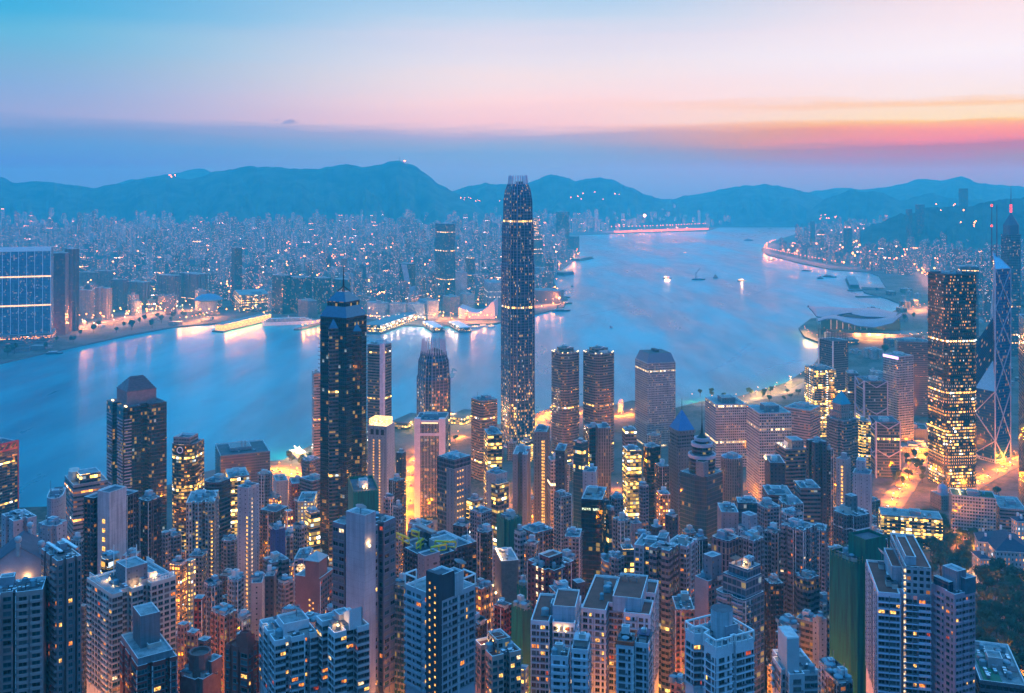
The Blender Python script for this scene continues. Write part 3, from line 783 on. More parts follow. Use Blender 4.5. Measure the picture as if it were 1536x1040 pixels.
# ------------------------------------------------------------------ landmark towers
def loft(mb, poly, secs, mi=0, bay=2.0, vtop=None):
    """stack of scaled copies of a plan: secs = [(z, scale)]"""
    vt = secs[-1][0] if vtop is None else vtop
    for (za, sa), (zb, sb) in zip(secs, secs[1:]):
        a = [(x * sa, y * sa) for x, y in poly]; b = [(x * sb, y * sb) for x, y in poly]
        if abs(za - zb) < .01:
            n = len(a)
            for i in range(n): mb.face([(*a[i], za), (*a[(i + 1) % n], za), (*b[(i + 1) % n], zb), (*b[i], zb)], 1)
        else: mb.walls(a, za, zb, mi, bay, vt, b)
CHAMF = [(.2, 0), (.8, 0), (.8, .04), (.96, .2), (1, .2), (1, .8), (.96, .8), (.8, .96), (.8, 1), (.2, 1), (.2, .96), (.04, .8), (0, .8), (0, .2), (.04, .2), (.2, .04)]

def claw_tower(name, label, x0, xc, x1, d, prof, ytop_claw, mat, k=1.0, bay=1.9):
    """tall tower whose shaft steps in towards a crown of upright fins; prof = [(py, half width px)] from the ground up"""
    h = T(name, label, x0, xc, x1, prof[-1][0], d, mat, CHAMF, k, 0)
    half = (x1 - x0) / 2
    m_ = MB(); secs = []
    for py, hw in prof:
        s = hw / half; z = 0 if py is None else h.z(py)
        secs.append((z, s))
    loft(m_, h.poly, secs, 0, bay)
    zt, st = secs[-1]
    q = [(x * st, y * st) for x, y in h.poly]; m_.cap(q, zt, 1)
    m_.build('shaft', [h.mat, ROOFD], h.root)
    m_ = MB(); n = len(h.poly)
    for i in range(n):
        a, b = Vector(h.poly[i]), Vector(h.poly[(i + 1) % n]); ln = (b - a).length; kx = max(1, round(ln / 6.0))
        for e in range(kx + (0 if ln > 4 else -1)):
            p = a.lerp(b, e / kx)
            for (za, sa), (zb, sb) in zip(secs, secs[1:]):
                if zb - za > 2: m_.beam((p.x * sa * 1.003, p.y * sa * 1.003, za), (p.x * sb * 1.003, p.y * sb * 1.003, zb), .5 if e else .9)
    m_.build('mullion', [plain('mullion_blue', (96, 124, 160), .35, .1, .5, .3)], h.root)
    f = MB(); n = len(q); zc = h.z(ytop_claw)
    for i in range(n):
        a, b = Vector(q[i]), Vector(q[(i + 1) % n]); ln = (b - a).length; kx = max(1, int(ln / 3.2))
        for e in range(kx):
            p = a.lerp(b, (e + .5) / kx); z1 = zt + (zc - zt) * (1.0 - .35 * abs((e + .5) / kx - .5))
            p1 = p * .93
            f.beam((*p, zt - 9), (*p, zt), .9, 0, .9); f.beam((*p, zt), (*p1, z1), .8, 0, .8)
    f.build('crown_fins', [plain('crown_metal', (176, 190, 206), .4, .1, .5, .3)], h.root)
    e = MB()
    for (x, y) in [(0, 0), (3, 4), (-4, 2)]: e.box(x - 2, x + 2, y - 2, y + 2, zt, zt + 3.5)
    e.build('lift_machine_room', [ROOFD], h.root)
    g = MB()      # horizontal refuge-floor louvre belts round the shaft
    for (za, sa), (zb, sb) in zip(secs, secs[1:]):
        if zb - za > 30:
            for t in (.33, .66):
                z = za + (zb - za) * t; s = (sa + (sb - sa) * t) * 1.006
                pp = [(x * s, y * s) for x, y in h.poly]; g.walls(pp, z, z + 2.2)
    if g.f: g.build('louvre_belt', [TRIMD], h.root)
    return h
ifc2 = claw_tower('office_tower', 'tallest dark blue glass tower tapering to a crown of pale fins', 748, 768, 806, 1500,
    [(None, 29), (470, 29), (470, 28.6), (400, 28.6), (396, 27.6), (338, 27.2), (334, 25.5), (300, 24.6), (286, 21.8), (276, 17.5)], 263, 'ifc', .9)
ifc1 = claw_tower('office_tower', 'squat tapered glass tower with pale fins behind the white pillared block', 622, 640, 679, 1350,
    [(None, 28.5), (572, 28.5), (568, 26.8), (545, 25.5), (541, 23), (532, 21.5)], 513, 'ifc', .9)
h = T('podium', 'low lit podium with terrace garden under the tallest tower', 700, 760, 830, 690, 1440, 'litoffice', 'rect', .8, 6, foot=False); h.done()

# dark glass star tower with stepped roof
h = T('office_tower', 'dark glass tower with stepped pyramid roof and thin spire', 477, 520, 553, 492, 930, 'navy', 'rect', 1.0, 0)
W = min(h.wl, h.wr)
def star(s0, s1):
    out = []
    for i in range(8):
        a = R(-135 + 45 * i); r_ = s0 if i % 2 == 0 else s1
        out.append((r_ * math.cos(a), r_ * math.sin(a)))
    return out
q = [(x, y) for x, y in [(-.5, -.5), (-.14, -.5), (0, -.62), (.14, -.5), (.5, -.5), (.5, -.14), (.62, 0), (.5, .14), (.5, .5), (.14, .5), (0, .62), (-.14, .5), (-.5, .5), (-.5, .14), (-.62, 0), (-.5, -.14)]]
q = [(x * W * .92, y * W * .92) for x, y in q]
h.body = MB(); zt = h.z(492)
h.body.prism([(-.46 * W, -.46 * W), (.46 * W, -.46 * W), (.46 * W, .46 * W), (-.46 * W, .46 * W)], 0, h.z(478), 0, 1, 2, 0, .3, 2.4)
h.done()
s = .46 * W
glassr = plain('roof_glass', (40, 92, 122), .15, .2, .4, .2, .7)
m_ = MB(); sq = [(-s, -s), (s, -s), (s, s), (-s, s)]
m_.walls([(x * 1.01, y * 1.01) for x, y in sq], h.z(478), h.z(462), 0, 3, None, [(x * .70, y * .70) for x, y in sq])
m_.build('sloped_skirt_roof', [glassr], h.root)
h.block('upper_storeys', .5 - .32, .5 + .32, .5 - .32, .5 + .32, h.z(468), h.z(455), 'navy', 0)
m_ = MB(); a = .33 * W; sq2 = [(-a, -a), (a, -a), (a, a), (-a, a)]
m_.walls([(x, y) for x, y in sq2], h.z(455), h.z(441), 0, 3, None, [(x * .38, y * .38) for x, y in sq2]); m_.cap([(x * .38, y * .38) for x, y in sq2], h.z(441), 0)
m_.build('pyramid_roof', [glassr], h.root)
m_ = MB(); t = .38 * a
for sx, sy in [(-1, -1), (1, -1), (1, 1), (-1, 1)]: m_.beam((sx * t, sy * t, h.z(441)), (0, 0, h.z(433)), .9)
m_.lathe(0, 0, [(.9, h.z(434)), (.6, h.z(420)), (.25, h.z(402))], 8)
m_.build('spire', [BLACK], h.root)
for (dx, dy, y1, y2, w_) in [(0, -.46, 494, 480, .2), (.46, 0, 500, 487, .2), (-.46, 0, 508, 494, .24), (0, .46, 494, 482, .2)]:
    m_ = MB(); cx, cy_ = dx * W, dy * W; e = w_ * W * .9
    dm = [(cx, cy_ - e), (cx + e, cy_), (cx, cy_ + e), (cx - e, cy_)]
    m_.walls(dm, 0, h.z(y1), 0, 2.4)
    m_.build('corner_turret', [F['darkband'] if dy else F['navy']], h.root)
    m_ = MB()
    for i in range(4): m_.face([(*dm[i], h.z(y1)), (*dm[(i + 1) % 4], h.z(y1)), (cx, cy_, h.z(y2))])
    m_.build('turret_roof', [glassr], h.root)
CENTER = h

# square dark tower with busy lit storeys, flat top
h = T('office_tower', 'square dark glass tower glowing with rows of lit offices, flat roof', 1389, 1419, 1468, 412, 1300, 'ckc', 'chamf', 1.0, 8, ROOFD, TRIMD, par=2.5, bay=2.4)
h.done()
m_ = MB()
pp = [(x * 1.004, y * 1.004) for x, y in h.poly]
m_.walls(pp, h.z(700), h.z(686)); m_.build('podium_screen', [plain('podium_screen', (84, 80, 96), .4, .2, .4, .3)], h.root)
m_ = MB()
for x in (-.3, 0, .3): m_.box(x * h.wl - 2, x * h.wl + 2, -2, 2, h.zt - 2, h.zt + 2.5)
m_.build('window_cleaning_rig', [METAL], h.root)

# prism tower with crossed white bracing and two masts
h = T('office_tower', 'prism shaped blue glass tower with white crossed bracing and twin masts', 1463, 1493, 1516, 548, 1420, 'boc', 'rect', 1.0, 0, par=0, bay=1.6)
h.body = MB(); wl, wr = h.wl, h.wr
a0, a1, b0, b1 = -wl / 2, wl / 2, -wr / 2, wr / 2
# four triangular shafts about the centre: front, right, back, left; the left one stops low, the right and front go up
cz = {'L': h.z(560), 'F': h.z(402), 'Rr': h.z(398), 'B': h.z(470)}
def tri_shaft(p, q, z_out, z_in):
    c = (0, 0)
    mb = h.body
    ln = math.hypot(q[0] - p[0], q[1] - p[1])
    mb.face([(*p, 0), (*q, 0), (*q, z_out), (*p, z_out)], 0, [(0, -z_out), (ln, -z_out), (ln, 0), (0, 0)])
    for u_, v_ in ((q, c), (c, p)):
        zu = z_out if u_ != c else z_in; zv = z_out if v_ != c else z_in
        l2 = math.hypot(u_[0] - v_[0], u_[1] - v_[1])
        mb.face([(*u_, 0), (*v_, 0), (*v_, zv), (*u_, zu)], 0, [(0, -zu), (l2, -zv), (l2, 0), (0, 0)])
    return [(*p, z_out), (*q, z_out), (*c, z_in)]
h.body.f = []; h.body.v = []; h.body.m = []; h.body.uv = []
roofs = MB()
roofs.face(tri_shaft((a0, b0), (a1, b0), h.z(588), h.z(545)))      # front-left face, low, blue sloping roof
roofs.face(tri_shaft((a1, b0), (a1, b1), h.z(404), h.z(379)))      # right face, full height
roofs.face(tri_shaft((a1, b1), (a0, b1), h.z(470), h.z(430)))
roofs.face(tri_shaft((a0, b1), (a0, b0), h.z(520), h.z(480)))
h.body.build('wall', [h.mat], h.root)
roofs.build('sloping_glass_roof', [plain('roof_glass_bright', (120, 190, 210), .2, .15, .4, .1, .7)], h.root)
# tall triangular top: corner (a1,b0), (a1,b1), centre
br = MB(); e = 1.3
def brace(p, q): br.beam(p, q, 1.0, 0, 1.0)
o_ = .9
zs = [h.z(712), h.z(662), h.z(588), h.z(520), h.z(462), h.z(404)]
for x, y in [(a0, b0), (a1, b0), (a1, b1)]:
    top = {0: h.z(588), 1: h.z(404), 2: h.z(404)}[[(a0, b0), (a1, b0), (a1, b1)].index((x, y))]
    br.beam((x + (o_ if x > 0 else -o_) * .2, y - .4, 0), (x + (o_ if x > 0 else -o_) * .2, y - .4, top), 1.3)
for i in range(5):
    za, zb = zs[i], zs[i + 1]
    brace((a1 + .5, b0, za), (a1 + .5, b1, zb)); brace((a1 + .5, b1, za), (a1 + .5, b0, zb))
    if zb <= h.z(588) + 1:
        zm = (za + zb) / 2
        brace((a1, b0 - .5, za), (a0, b0 - .5, zm)); brace((a0, b0 - .5, zm), (a1, b0 - .5, zb))
    else:
        brace((a1, b0, za), (0, 0, zb)) if i % 2 else brace((0, 0, za), (a1, b0, zb))
brace((a1, b0, h.z(404)), (0, 0, h.z(379))); brace((a1, b1, h.z(404)), (0, 0, h.z(379))); brace((a1, b0, h.z(404)), (a1, b1, h.z(404)))
br.build('bracing', [plain('bracing_white', (168, 176, 194), .5, .1, .5)], h.root)
m_ = MB()
for dx, top in ((-1.5, 309), (5.0, 308)):
    m_.lathe(dx, dx * .4, [(.9, h.z(395)), (.75, h.z(345)), (.35, h.z(top))], 6)
m_.beam((-1.5, -.6, h.z(372)), (5, 2, h.z(366)), .6); m_.beam((-1.5, -.6, h.z(380)), (5, 2, h.z(380)), .6); m_.beam((-8, -3, h.z(384)), (5, 2, h.z(372)), .8)
ma = m_.build('mast', [plain('mast_grey', (92, 100, 118), .5, .1)], h.root)
m_ = MB(); m_.lathe(-1.5, -.6, [(.1, h.z(311)), (1.3, h.z(310)), (1.3, h.z(308)), (.1, h.z(307))], 8); m_.lathe(-1.5, -.6, [(.1, h.z(342)), (1.3, h.z(341)), (1.3, h.z(339)), (.1, h.z(338))], 8)
m_.build('warning_lamp', [glow('warning_red', (1, .06, .04), 4)], ma)
h.block('arcaded_base', -.02, 1.02, -.02, 1.02, 0, h.z(690), 'whitegrid', .8)

# distant triangular tower with red-lit beacon and spire
h = T('office_tower', 'hazy tower with pointed roof, red lit beacon and long needle', 1500, 1513, 1533, 352, 2300, 'bluesteel', 'chamf', 1.2, 0, par=0)
h.done(); s = min(h.wl, h.wr) * .5
m_ = MB(); pp = [(x * .8, y * .8) for x, y in h.poly]
m_.walls(pp, h.zt, h.z(338), 0); m_.walls(pp, h.z(338), h.z(320), 0, 3, None, [(x * .08, y * .08) for x, y in pp]); m_.build('pointed_roof', [plain('roof_slate', (70, 80, 104), .4, .1)], h.root)
m_ = MB(); m_.lathe(0, 0, [(1.2, h.z(308)), (.9, h.z(296)), (.3, h.z(279))], 6); sp_ = m_.build('needle', [MATS['mast_grey']], h.root)
m_ = MB()
for py in (319, 316.5, 314, 311.5, 309): m_.lathe(0, 0, [(2.6, h.z(py)), (2.6, h.z(py - 1.5))], 10)
m_.build('beacon_tube', [glow('beacon_red', (1, .05, .06), 3)], h.root)

# twin lobed towers
for (x0, xc, x1, yt, lb) in [(823, 846, 873, 531, 'left of two rounded twin towers banded in brown stone'), (870, 896, 926, 532, 'right of two rounded twin towers banded in brown stone')]:
    h = T('office_tower', lb, x0, xc, x1, yt, 1360, 'exchange', 'lobes', 1.0, 12, ROOFD, bay=2.4, par=2.0)
    h.done()
    h.block('plant_storey', .25, .75, .25, .75, h.zt - 2, h.zt + 6, 'greyoffice')
    m_ = MB(); m_.beam((-10, 0, h.zt + 4), (-4, 2, h.zt + 9), 3, 0, 1); m_.beam((5, -3, h.zt + 4), (11, 0, h.zt + 8), 3, 0, 1); m_.build('roof_screen', [DISH], h.root)
    m_ = MB()
    for x, y in h.poly[::3]: m_.lathe(x * .95, y * .95, [(.7, h.zt), (.7, h.zt + .8)], 6)
    m_.build('roof_light', [glow('roof_lamp', (1, .75, .35), 5)], h.root)
# white tower of round windows with sloped cap
h = T('office_tower', 'white tower of small round windows with a sloped dark cap', 953, 971, 1013, 545, 1500, 'roundgrid', 'rect', 1.0, 0, bay=2.3)
h.done(); m_ = MB()
pp = h.poly; m_.walls([(x * .98, y * .98) for x, y in pp], h.zt, h.z(532), 0, 3, None, [(x * .78, y * .78) for x, y in pp]); m_.cap([(x * .78, y * .78) for x, y in pp], h.z(532), 1)
m_.box(-8, 8, -3, 3, h.z(532), h.z(528), 1)
m_.build('sloped_cap', [plain('cap_grey', (88, 108, 130), .5, .1), ROOFD], h.root)
# beige tower with blue pyramid
h = T('office_tower', 'beige stone tower topped by a blue metal pyramid', 1003, 1017, 1043, 652, 1000, 'beigestone', 'rect', .95, 0, roof=ROOFD, par=0, bay=3.2)
h.body = MB(); h.body.prism(h.poly, 0, h.z(672), 0, 1, 2, 0, .3, 3.2)
h.done(); 
h.block('belfry_storey', .04, .96, .04, .96, h.z(672), h.z(652), 'greyoffice', 0)
pb = plain('pyramid_blue', (66, 112, 160), .4, .12, .2, .2)
m_ = MB(); e = .5
pp = [(x * 1.0, y * 1.0) for x, y in h.poly]; m_.walls(pp, h.z(652), h.z(647), 0); m_.build('cornice', [F['beigestone']], h.root)
m_ = MB()
for i in range(4): m_.face([(*[c * .96 for c in pp[i]], h.z(647)), (*[c * .96 for c in pp[(i + 1) % 4]], h.z(647)), (0, 0, h.z(618))])
m_.build('pyramid_roof', [pb], h.root)
m_ = MB(); m_.lathe(0, 0, [(.4, h.z(619)), (.15, h.z(601))], 6); m_.build('flagpole', [BLACK], h.root)
# blue glass block with round tiered drum
h = T('office_tower', 'blue glass tower crowned by a round tiered drum and spike', 1020, 1058, 1084, 716, 880, 'tealglass', [(0, 0), (.62, -.06), (1, .08), (1, 1), (0, 1)], 1.0, 0, bay=2.4)
h.done(); s = min(h.wl, h.wr)
m_ = MB(); ox, oy = h.U(.56), h.V(.45)
for (r_, ya, yb) in [(.43, 716, 688), (.33, 688, 671), (.23, 671, 664)]: m_.lathe(ox, oy, [(r_ * s, h.z(ya)), (r_ * s, h.z(yb) - 2.6)], 28, 0, 1, 2.4)
m_.build('drum', [F['darkband'], ROOFD], h.root)
for (r_, yb) in [(.43, 688), (.33, 671), (.23, 663)]:
    m_ = MB(); z = h.z(yb); m_.lathe(ox, oy, [(r_ * s + .6, z - 2.8), (r_ * s + .8, z), (r_ * s - .6, z), (r_ * s - .6, z - 2)], 28); m_.build('ring_parapet', [plain('ring_stone', (166, 172, 186), .6, .15)], h.root)
m_ = MB(); m_.lathe(ox, oy, [(.17 * s, h.z(664)), (.05 * s, h.z(657)), (.35, h.z(640)), (.12, h.z(608))], 14); m_.build('spike', [BLACK], h.root)
h.block('white_stair', .66, .95, -.04, .25, h.z(716), h.z(694), 'blankgrey')
# two white grid blocks
for (x0, xc, x1, yt, d, lb) in [(1058, 1074, 1120, 607, 1400, 'farther of two white gridded office blocks with square windows'), (1120, 1139, 1187, 620, 1250, 'nearer of two white gridded office blocks, left of the brown block')]:
    h = T('office_block', lb, x0, xc, x1, yt, d, 'whitegrid', 'rect', .9, 7, bay=2.9, par=2.4); h.done()
    h.block('plant_storey', .3, .7, .3, .75, h.zt - 2.4, h.zt + 6, 'blankgrey'); 
# round dark building with upright fins
h = T('office_tower', 'dark many sided tower of upright fins with bright blue roof', 1075, 1098, 1120, 690, 1080, 'finoffice', 'round', 1.0, 5, plain('roof_blue', (96, 156, 186), .6, .3, .3), bay=2.6)
h.body.f and h.done()
m_ = MB()
for x, y in h.poly: m_.beam((x * 1.01, y * 1.01, 0), (x * 1.01, y * 1.01, h.zt - 3), .5)
m_.build('fin', [TRIMD], h.root)
# gabled dark tower, left
h = T('office_tower', 'tall dark tower with gabled brown crown and balcony bands', 160, 185, 250, 612, 1050, 'navy', 'recess', .9, 0, ROOFD, TRIMD, bay=2.6)
z = h.zt
for i in range(4, int((z - 20) / 3.4)):
    zz_ = z - i * 3.4
    for i0, f0, f1 in ((0, .1, .9), (4, .1, .9), (5, .05, .45)):
        p, q = Vector(h.poly[i0]), Vector(h.poly[(i0 + 1) % len(h.poly)])
        if (i % 9) in (7,) and i0 == 0: continue
        h.body.obox(p.lerp(q, f0), p.lerp(q, f1), .7, zz_, zz_ + .9, 2)
h.trim = plain('balcony_pale', (150, 150, 162), .6, .15); h.done()
m_ = MB(); gx, gy = h.wl * .30, h.wr * .34; zt = h.zt - 1
zr = h.z(573); zs_ = h.z(592)
brownr = plain('crown_brown', (128, 106, 112), .7, .3, .3)
m_.walls([(-gx, -gy), (gx, -gy), (gx, gy), (-gx, gy)], zt, zs_, 0)
m_.face([(-gx, -gy, zs_), (gx, -gy, zs_), (0, -gy * .45, zr)], 0); m_.face([(gx, gy, zs_), (-gx, gy, zs_), (0, gy * .45, zr)], 0)
m_.face([(gx, -gy, zs_), (gx, gy, zs_), (0, gy * .45, zr), (0, -gy * .45, zr)], 1); m_.face([(-gx, gy, zs_), (-gx, -gy, zs_), (0, -gy * .45, zr), (0, gy * .45, zr)], 1)
for e in range(7):
    t = e / 7; gy_ = gy * (1 - .55 * t); m_.beam((gx * (1 - t) + .2, -gy_ - .4, zs_ + (zr - zs_) * t), (gx * (1 - t) + .2, gy_ + .4, zs_ + (zr - zs_) * t), .7, 1); m_.beam((-gx * (1 - t) - .2, -gy_ - .4, zs_ + (zr - zs_) * t), (-gx * (1 - t) - .2, gy_ + .4, zs_ + (zr - zs_) * t), .7, 1)
m_.build('gabled_crown', [brownr, plain('crown_slats', (98, 80, 88), .7, .3, .3)], h.root)
m_ = MB()
for x in (-.42, -.36, .34, .42): m_.lathe(x * h.wl, -h.wr * .40, [(.8, zt + .3), (.8, zt + 1.5)], 8)
m_.build('roof_light', [MATS['roof_lamp']], h.root)

# exposed-truss tower: two shafts
tr = plain('truss_grey', (166, 170, 188), .5, .15)
for (x0, xc, x1, yt, d, lb) in [(1284, 1298, 1331, 572, 1430, 'rear shaft of the steel truss framed bank tower'), (1305, 1316, 1350, 633, 1350, 'front shaft of the steel truss framed bank tower')]:
    h = T('office_tower', lb, x0, xc, x1, yt, d, 'hsbc', 'rect', .8, 4, ROOFD, tr, bay=2.4); h.done()
    m_ = MB(); y = -h.wr / 2 - 1.6; X0, X1 = -h.wl / 2, h.wl / 2
    for x in (X0, X0 + 3, X1 - 3, X1): m_.beam((x, y, 0), (x, y, h.zt), 1.3)
    for yb in (h.wr / 2,): m_.beam((X1 + 1, yb, 0), (X1 + 1, yb, h.zt), 1.4); m_.beam((X1 + 1, y, 0), (X1 + 1, y, h.zt), 1.4)
    zt = h.zt; step = 38.0; z_ = zt
    while z_ > 20:
        m_.beam((X0, y, z_), (0, y, z_ - 9), 1.1); m_.beam((X1, y, z_), (0, y, z_ - 9), 1.1); m_.beam((X0, y, z_ - 12), (X1, y, z_ - 12), 1.0)
        m_.beam((X1 + 1, -h.wr / 2, z_), (X1 + 1, 0, z_ - 9), 1.1); m_.beam((X1 + 1, h.wr / 2, z_), (X1 + 1, 0, z_ - 9), 1.1)
        z_ -= step
    for e in range(int(zt / 8)): m_.beam((X0, y, e * 8), (X0 + 3, y, e * 8), .6); m_.beam((X1 - 3, y, e * 8), (X1, y, e * 8), .6)
    m_.build('truss', [tr], h.root)
# stepped stone tower with teal pyramid
h = T('office_tower', 'stepped stone tower with a small teal pyramid roof', 1236, 1262, 1290, 632, 1200, 'greyoffice', 'steps', .9, 0, bay=2.6); h.done()
h.block('upper_storeys', .18, .82, .15, .8, h.zt - 1, h.z(622), 'beigestone'); h.block('lantern_storey', .25, .75, .22, .72, h.z(622), h.z(610), 'beigestone', 0)
m_ = MB(); a, b, c, e = h.U(.22), h.U(.78), h.V(.19), h.V(.75); pp = [(a, c), (b, c), (b, e), (a, e)]
for i in range(4): m_.face([(*pp[i], h.z(610)), (*pp[(i + 1) % 4], h.z(610)), ((a + b) / 2, (c + e) / 2, h.z(590))])
m_.build('pyramid_roof', [plain('pyramid_teal', (40, 140, 160), .4, .12, .2, .2)], h.root)
# white square-window tower with purple-lit sign strip
h = T('office_tower', 'white square windowed tower with a purple lit strip along its roof', 1325, 1347, 1370, 535, 1500, 'whitegrid', 'rect', 1.0, 5, bay=2.6); h.done()
m_ = MB(); m_.box(-h.wl / 2, h.wl / 2 + .8, -h.wr / 2 - .8, -h.wr / 2, h.zt - 4.5, h.zt - .8); m_.build('light_strip', [glow('strip_purple', (.75, .5, 1), 2.6)], h.root)
# slanted-crown harbour tower
h = T('office_tower', 'dark glass tower with an open slatted top near the wing roofed hall', 1228, 1251, 1272, 512, 1700, 'bluesteel', 'rect', .8, 0, ROOFD, bay=2.2); h.done()
m_ = MB()
for e in range(7):
    x = -h.wl / 2 + h.wl * e / 6; m_.beam((x, -h.wr / 2, h.zt), (x, -h.wr / 2, h.z(498)), .7); m_.beam((x, -h.wr / 2, h.z(498)), (x, h.wr / 2, h.z(503)), .7); m_.beam((x, h.wr / 2, h.zt), (x, h.wr / 2, h.z(503)), .7)
m_.beam((-h.wl / 2, -h.wr / 2, h.z(498)), (h.wl / 2, -h.wr / 2, h.z(498)), .8); m_.build('crown_slats', [TRIMD], h.root)
m_ = MB()
for x in (-h.wl / 2 + 1.5, h.wl / 2 - 1.5): m_.beam((x, -h.wr / 2 - 1, h.z(590)), (x, -h.wr / 2 - 1, h.zt), 1.6)
m_.build('white_post', [WHITE], h.root)
# white pillared block with upright blinds of light
h = T('office_block', 'dark glass office with broad white corner pillars and vertical mullions', 622, 667, 673, 632, 1180, 'navy', 'rect', 3.2, 4, ROOFD, bay=2.4); 
h.done()
m_ = MB(); y = -h.wr / 2
for x in (-h.wl / 2, h.wl / 2 - 6.5):
    m_.box(x - .3, x + 6.8, y - 1.2, y + 6, 0, h.zt + 3)
m_.box(-h.wl / 2 + 6, h.wl / 2 - 6, y - .9, y + 1, h.zt - 1.5, h.zt + 1); m_.box(-h.wl / 2 + 6, h.wl / 2 - 6, y - .8, y, h.z(654), h.z(650))
m_.build('corner_pillar', [plain('pillar_white', (206, 196, 200), .7, .15, .3)], h.root)
m_ = MB(); n = 13
for e in range(1, n): x = -h.wl / 2 + 6.5 + (h.wl - 13) * e / n; m_.beam((x, y - .5, 6), (x, y - .5, h.zt - 1.5), .24)
m_.build('mullion', [WHITE], h.root)
m_ = MB(); m_.box(-h.wl / 2 + 8, h.wl / 2 - 8, y - .4, y + .2, h.zt - 3, h.zt - 1.8); m_.build('cornice_light', [glow('cornice_warm', (1, .62, .3), 3)], h.root)

# wing-roofed exhibition hall on its own point of land
hc = G(1300, 500, 4); 
root = empty('exhibition_hall', (hc.x, hc.y, 4), R(-8)); setp(root, 'exhibition hall with sweeping wing shaped roofs on the waterfront', 'exhibition hall')
u = hc.y / FPX      # metres per photo pixel there
shell = plain('wing_roof', (92, 124, 156), .4, .2, .05, .4)
def wing(front, df, back, db, name='roof_wing'):
    """shell between two edge curves given where they are seen and how far off they are"""
    m_ = MB(); nx, ny = 28, 8; inv = Matrix.Rotation(R(8), 4, 'Z') @ Matrix.Translation((-hc.x, -hc.y, -4))
    def at(c, t):
        x = c[0][0] + (c[-1][0] - c[0][0]) * t
        for (a, ya), (b, yb) in zip(c, c[1:]):
            if x <= b + 1e-6: f = (x - a) / (b - a); f = f * .5 + f * f * (3 - 2 * f) * .5; return x, ya + (yb - ya) * f
        return c[-1]
    rows = []
    for j in range(ny + 1):
        s_ = j / ny; row = []
        for i in range(nx + 1):
            xa, ya = at(front, i / nx); xb, yb = at(back, i / nx)
            A_ = P(xa, df, zpix(ya, df)); B_ = P(xb, db, zpix(yb, db)); q_ = A_.lerp(B_, s_); q_.z += 5 * math.sin(math.pi * s_)
            row.append(tuple(inv @ q_))
        rows.append(row)
    for j in range(ny):
        for i in range(nx):
            q_ = [rows[j][i], rows[j][i + 1], rows[j + 1][i + 1], rows[j + 1][i]]
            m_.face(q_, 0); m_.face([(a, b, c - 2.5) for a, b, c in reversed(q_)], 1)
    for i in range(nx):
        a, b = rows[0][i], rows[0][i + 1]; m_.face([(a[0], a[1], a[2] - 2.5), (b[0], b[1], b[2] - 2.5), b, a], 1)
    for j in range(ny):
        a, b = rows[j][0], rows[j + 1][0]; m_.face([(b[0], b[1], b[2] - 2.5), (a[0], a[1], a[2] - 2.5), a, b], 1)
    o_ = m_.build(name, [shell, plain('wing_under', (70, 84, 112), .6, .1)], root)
    for p in o_.data.polygons: p.use_smooth = True
wing([(1214, 462), (1226, 475), (1243, 477), (1262, 471), (1278, 469)], 2540, [(1211, 460), (1245, 460.5), (1282, 463)], 2690)
wing([(1252, 476), (1270, 470), (1300, 475), (1343, 476)], 2540, [(1272, 463), (1310, 462), (1348, 469.5)], 2680)
wing([(1227, 482), (1240, 478), (1252, 478), (1270, 484), (1288, 489), (1312, 491), (1338, 485), (1352, 474)], 2470, [(1226, 479.5), (1250, 474.5), (1300, 477), (1340, 475), (1355, 471)], 2560)
m_ = MB()
for e in range(12): m_.beam((-56 * u + e * 8.5 * u, -44, 15), (-56 * u + e * 8.5 * u, -44, 44), 1.6)
m_.build('column', [TRIM], root)
m_ = MB(); m_.prism([(-70 * u, -40), (42 * u, -48), (44 * u, 60), (-66 * u, 80)], 0, 46, 0, 1, 2, 0, .3, 4); m_.build('glass_hall', [F['tealglass'], ROOF], root)
m_ = MB(); m_.prism([(-62 * u, -105), (62 * u, -120), (62 * u, -45), (-62 * u, -35)], 0, 15, 0, 1, 2, 1, .3, 4); m_.build('podium', [F['rosyband'], ROOF], root)

# ------------------------------------------------------------------ near towers with real windows
def lamp_part(h, x, y, z, s=.5, c='roof_lamp'):
    m_ = MB(); m_.lathe(x, y, [(s * .3, z), (s, z + s), (s * .6, z + s * 2)], 8); m_.build('roof_light', [MATS[c]], h.root)
    l_ = link_light(h.root, (x, y, z + s * 3 + .3)); return l_
LIGHTS = {}
def light_data(name, c, power, rad=.5):
    if name not in LIGHTS:
        d = bpy.data.lights.new(name, 'POINT'); d.energy = power; d.color = c; d.shadow_soft_size = rad; LIGHTS[name] = d
    return LIGHTS[name]
def link_light(parent, loc, name='terrace_glow', c=(1, .5, .16), power=800, rad=.3):
    o = bpy.data.objects.new('light', light_data(name, c, power, rad)); C.objects.link(o); o.parent = parent; o.location = loc; return o

# far left: broad pinkish block with angled balcony stack and a gabled pavilion
h = T('apartment_tower', 'broad pinkish brown apartment block at far left, its left half', -42, 64, 70, 884, 400, 'res_pink', [(0, 0), (.40, 0), (.40, .12), (.565, .12), (.565, .8), (.60, .8), (.60, .12), (.62, 0), (1, 0), (1, 1), (0, 1)], 6, 3, bay=3.0)
h.mat = plain('wall_rose', (176, 146, 142), .8, .18, .12)
near_windows(h, [2.2], lit=.05, edges=[2, 5, 7, 6, 0], ledge=.25, mix=(6, 3, 1, 0), ac=.1)
h.done()
h = T('apartment_tower', 'broad pinkish brown apartment block at far left, its right half with slanting balconies', 62, 86, 122, 842, 404, 'res_pink', 'bays', .5, 4, bay=3.0)
h.mat = plain('wall_mauve', (150, 122, 120), .8, .18, .12)
near_windows(h, [2.0, .7], lit=.05, ledge=.3, mix=(6, 3, 1, 0)); h.done()
m_ = MB(); zt = h.zt
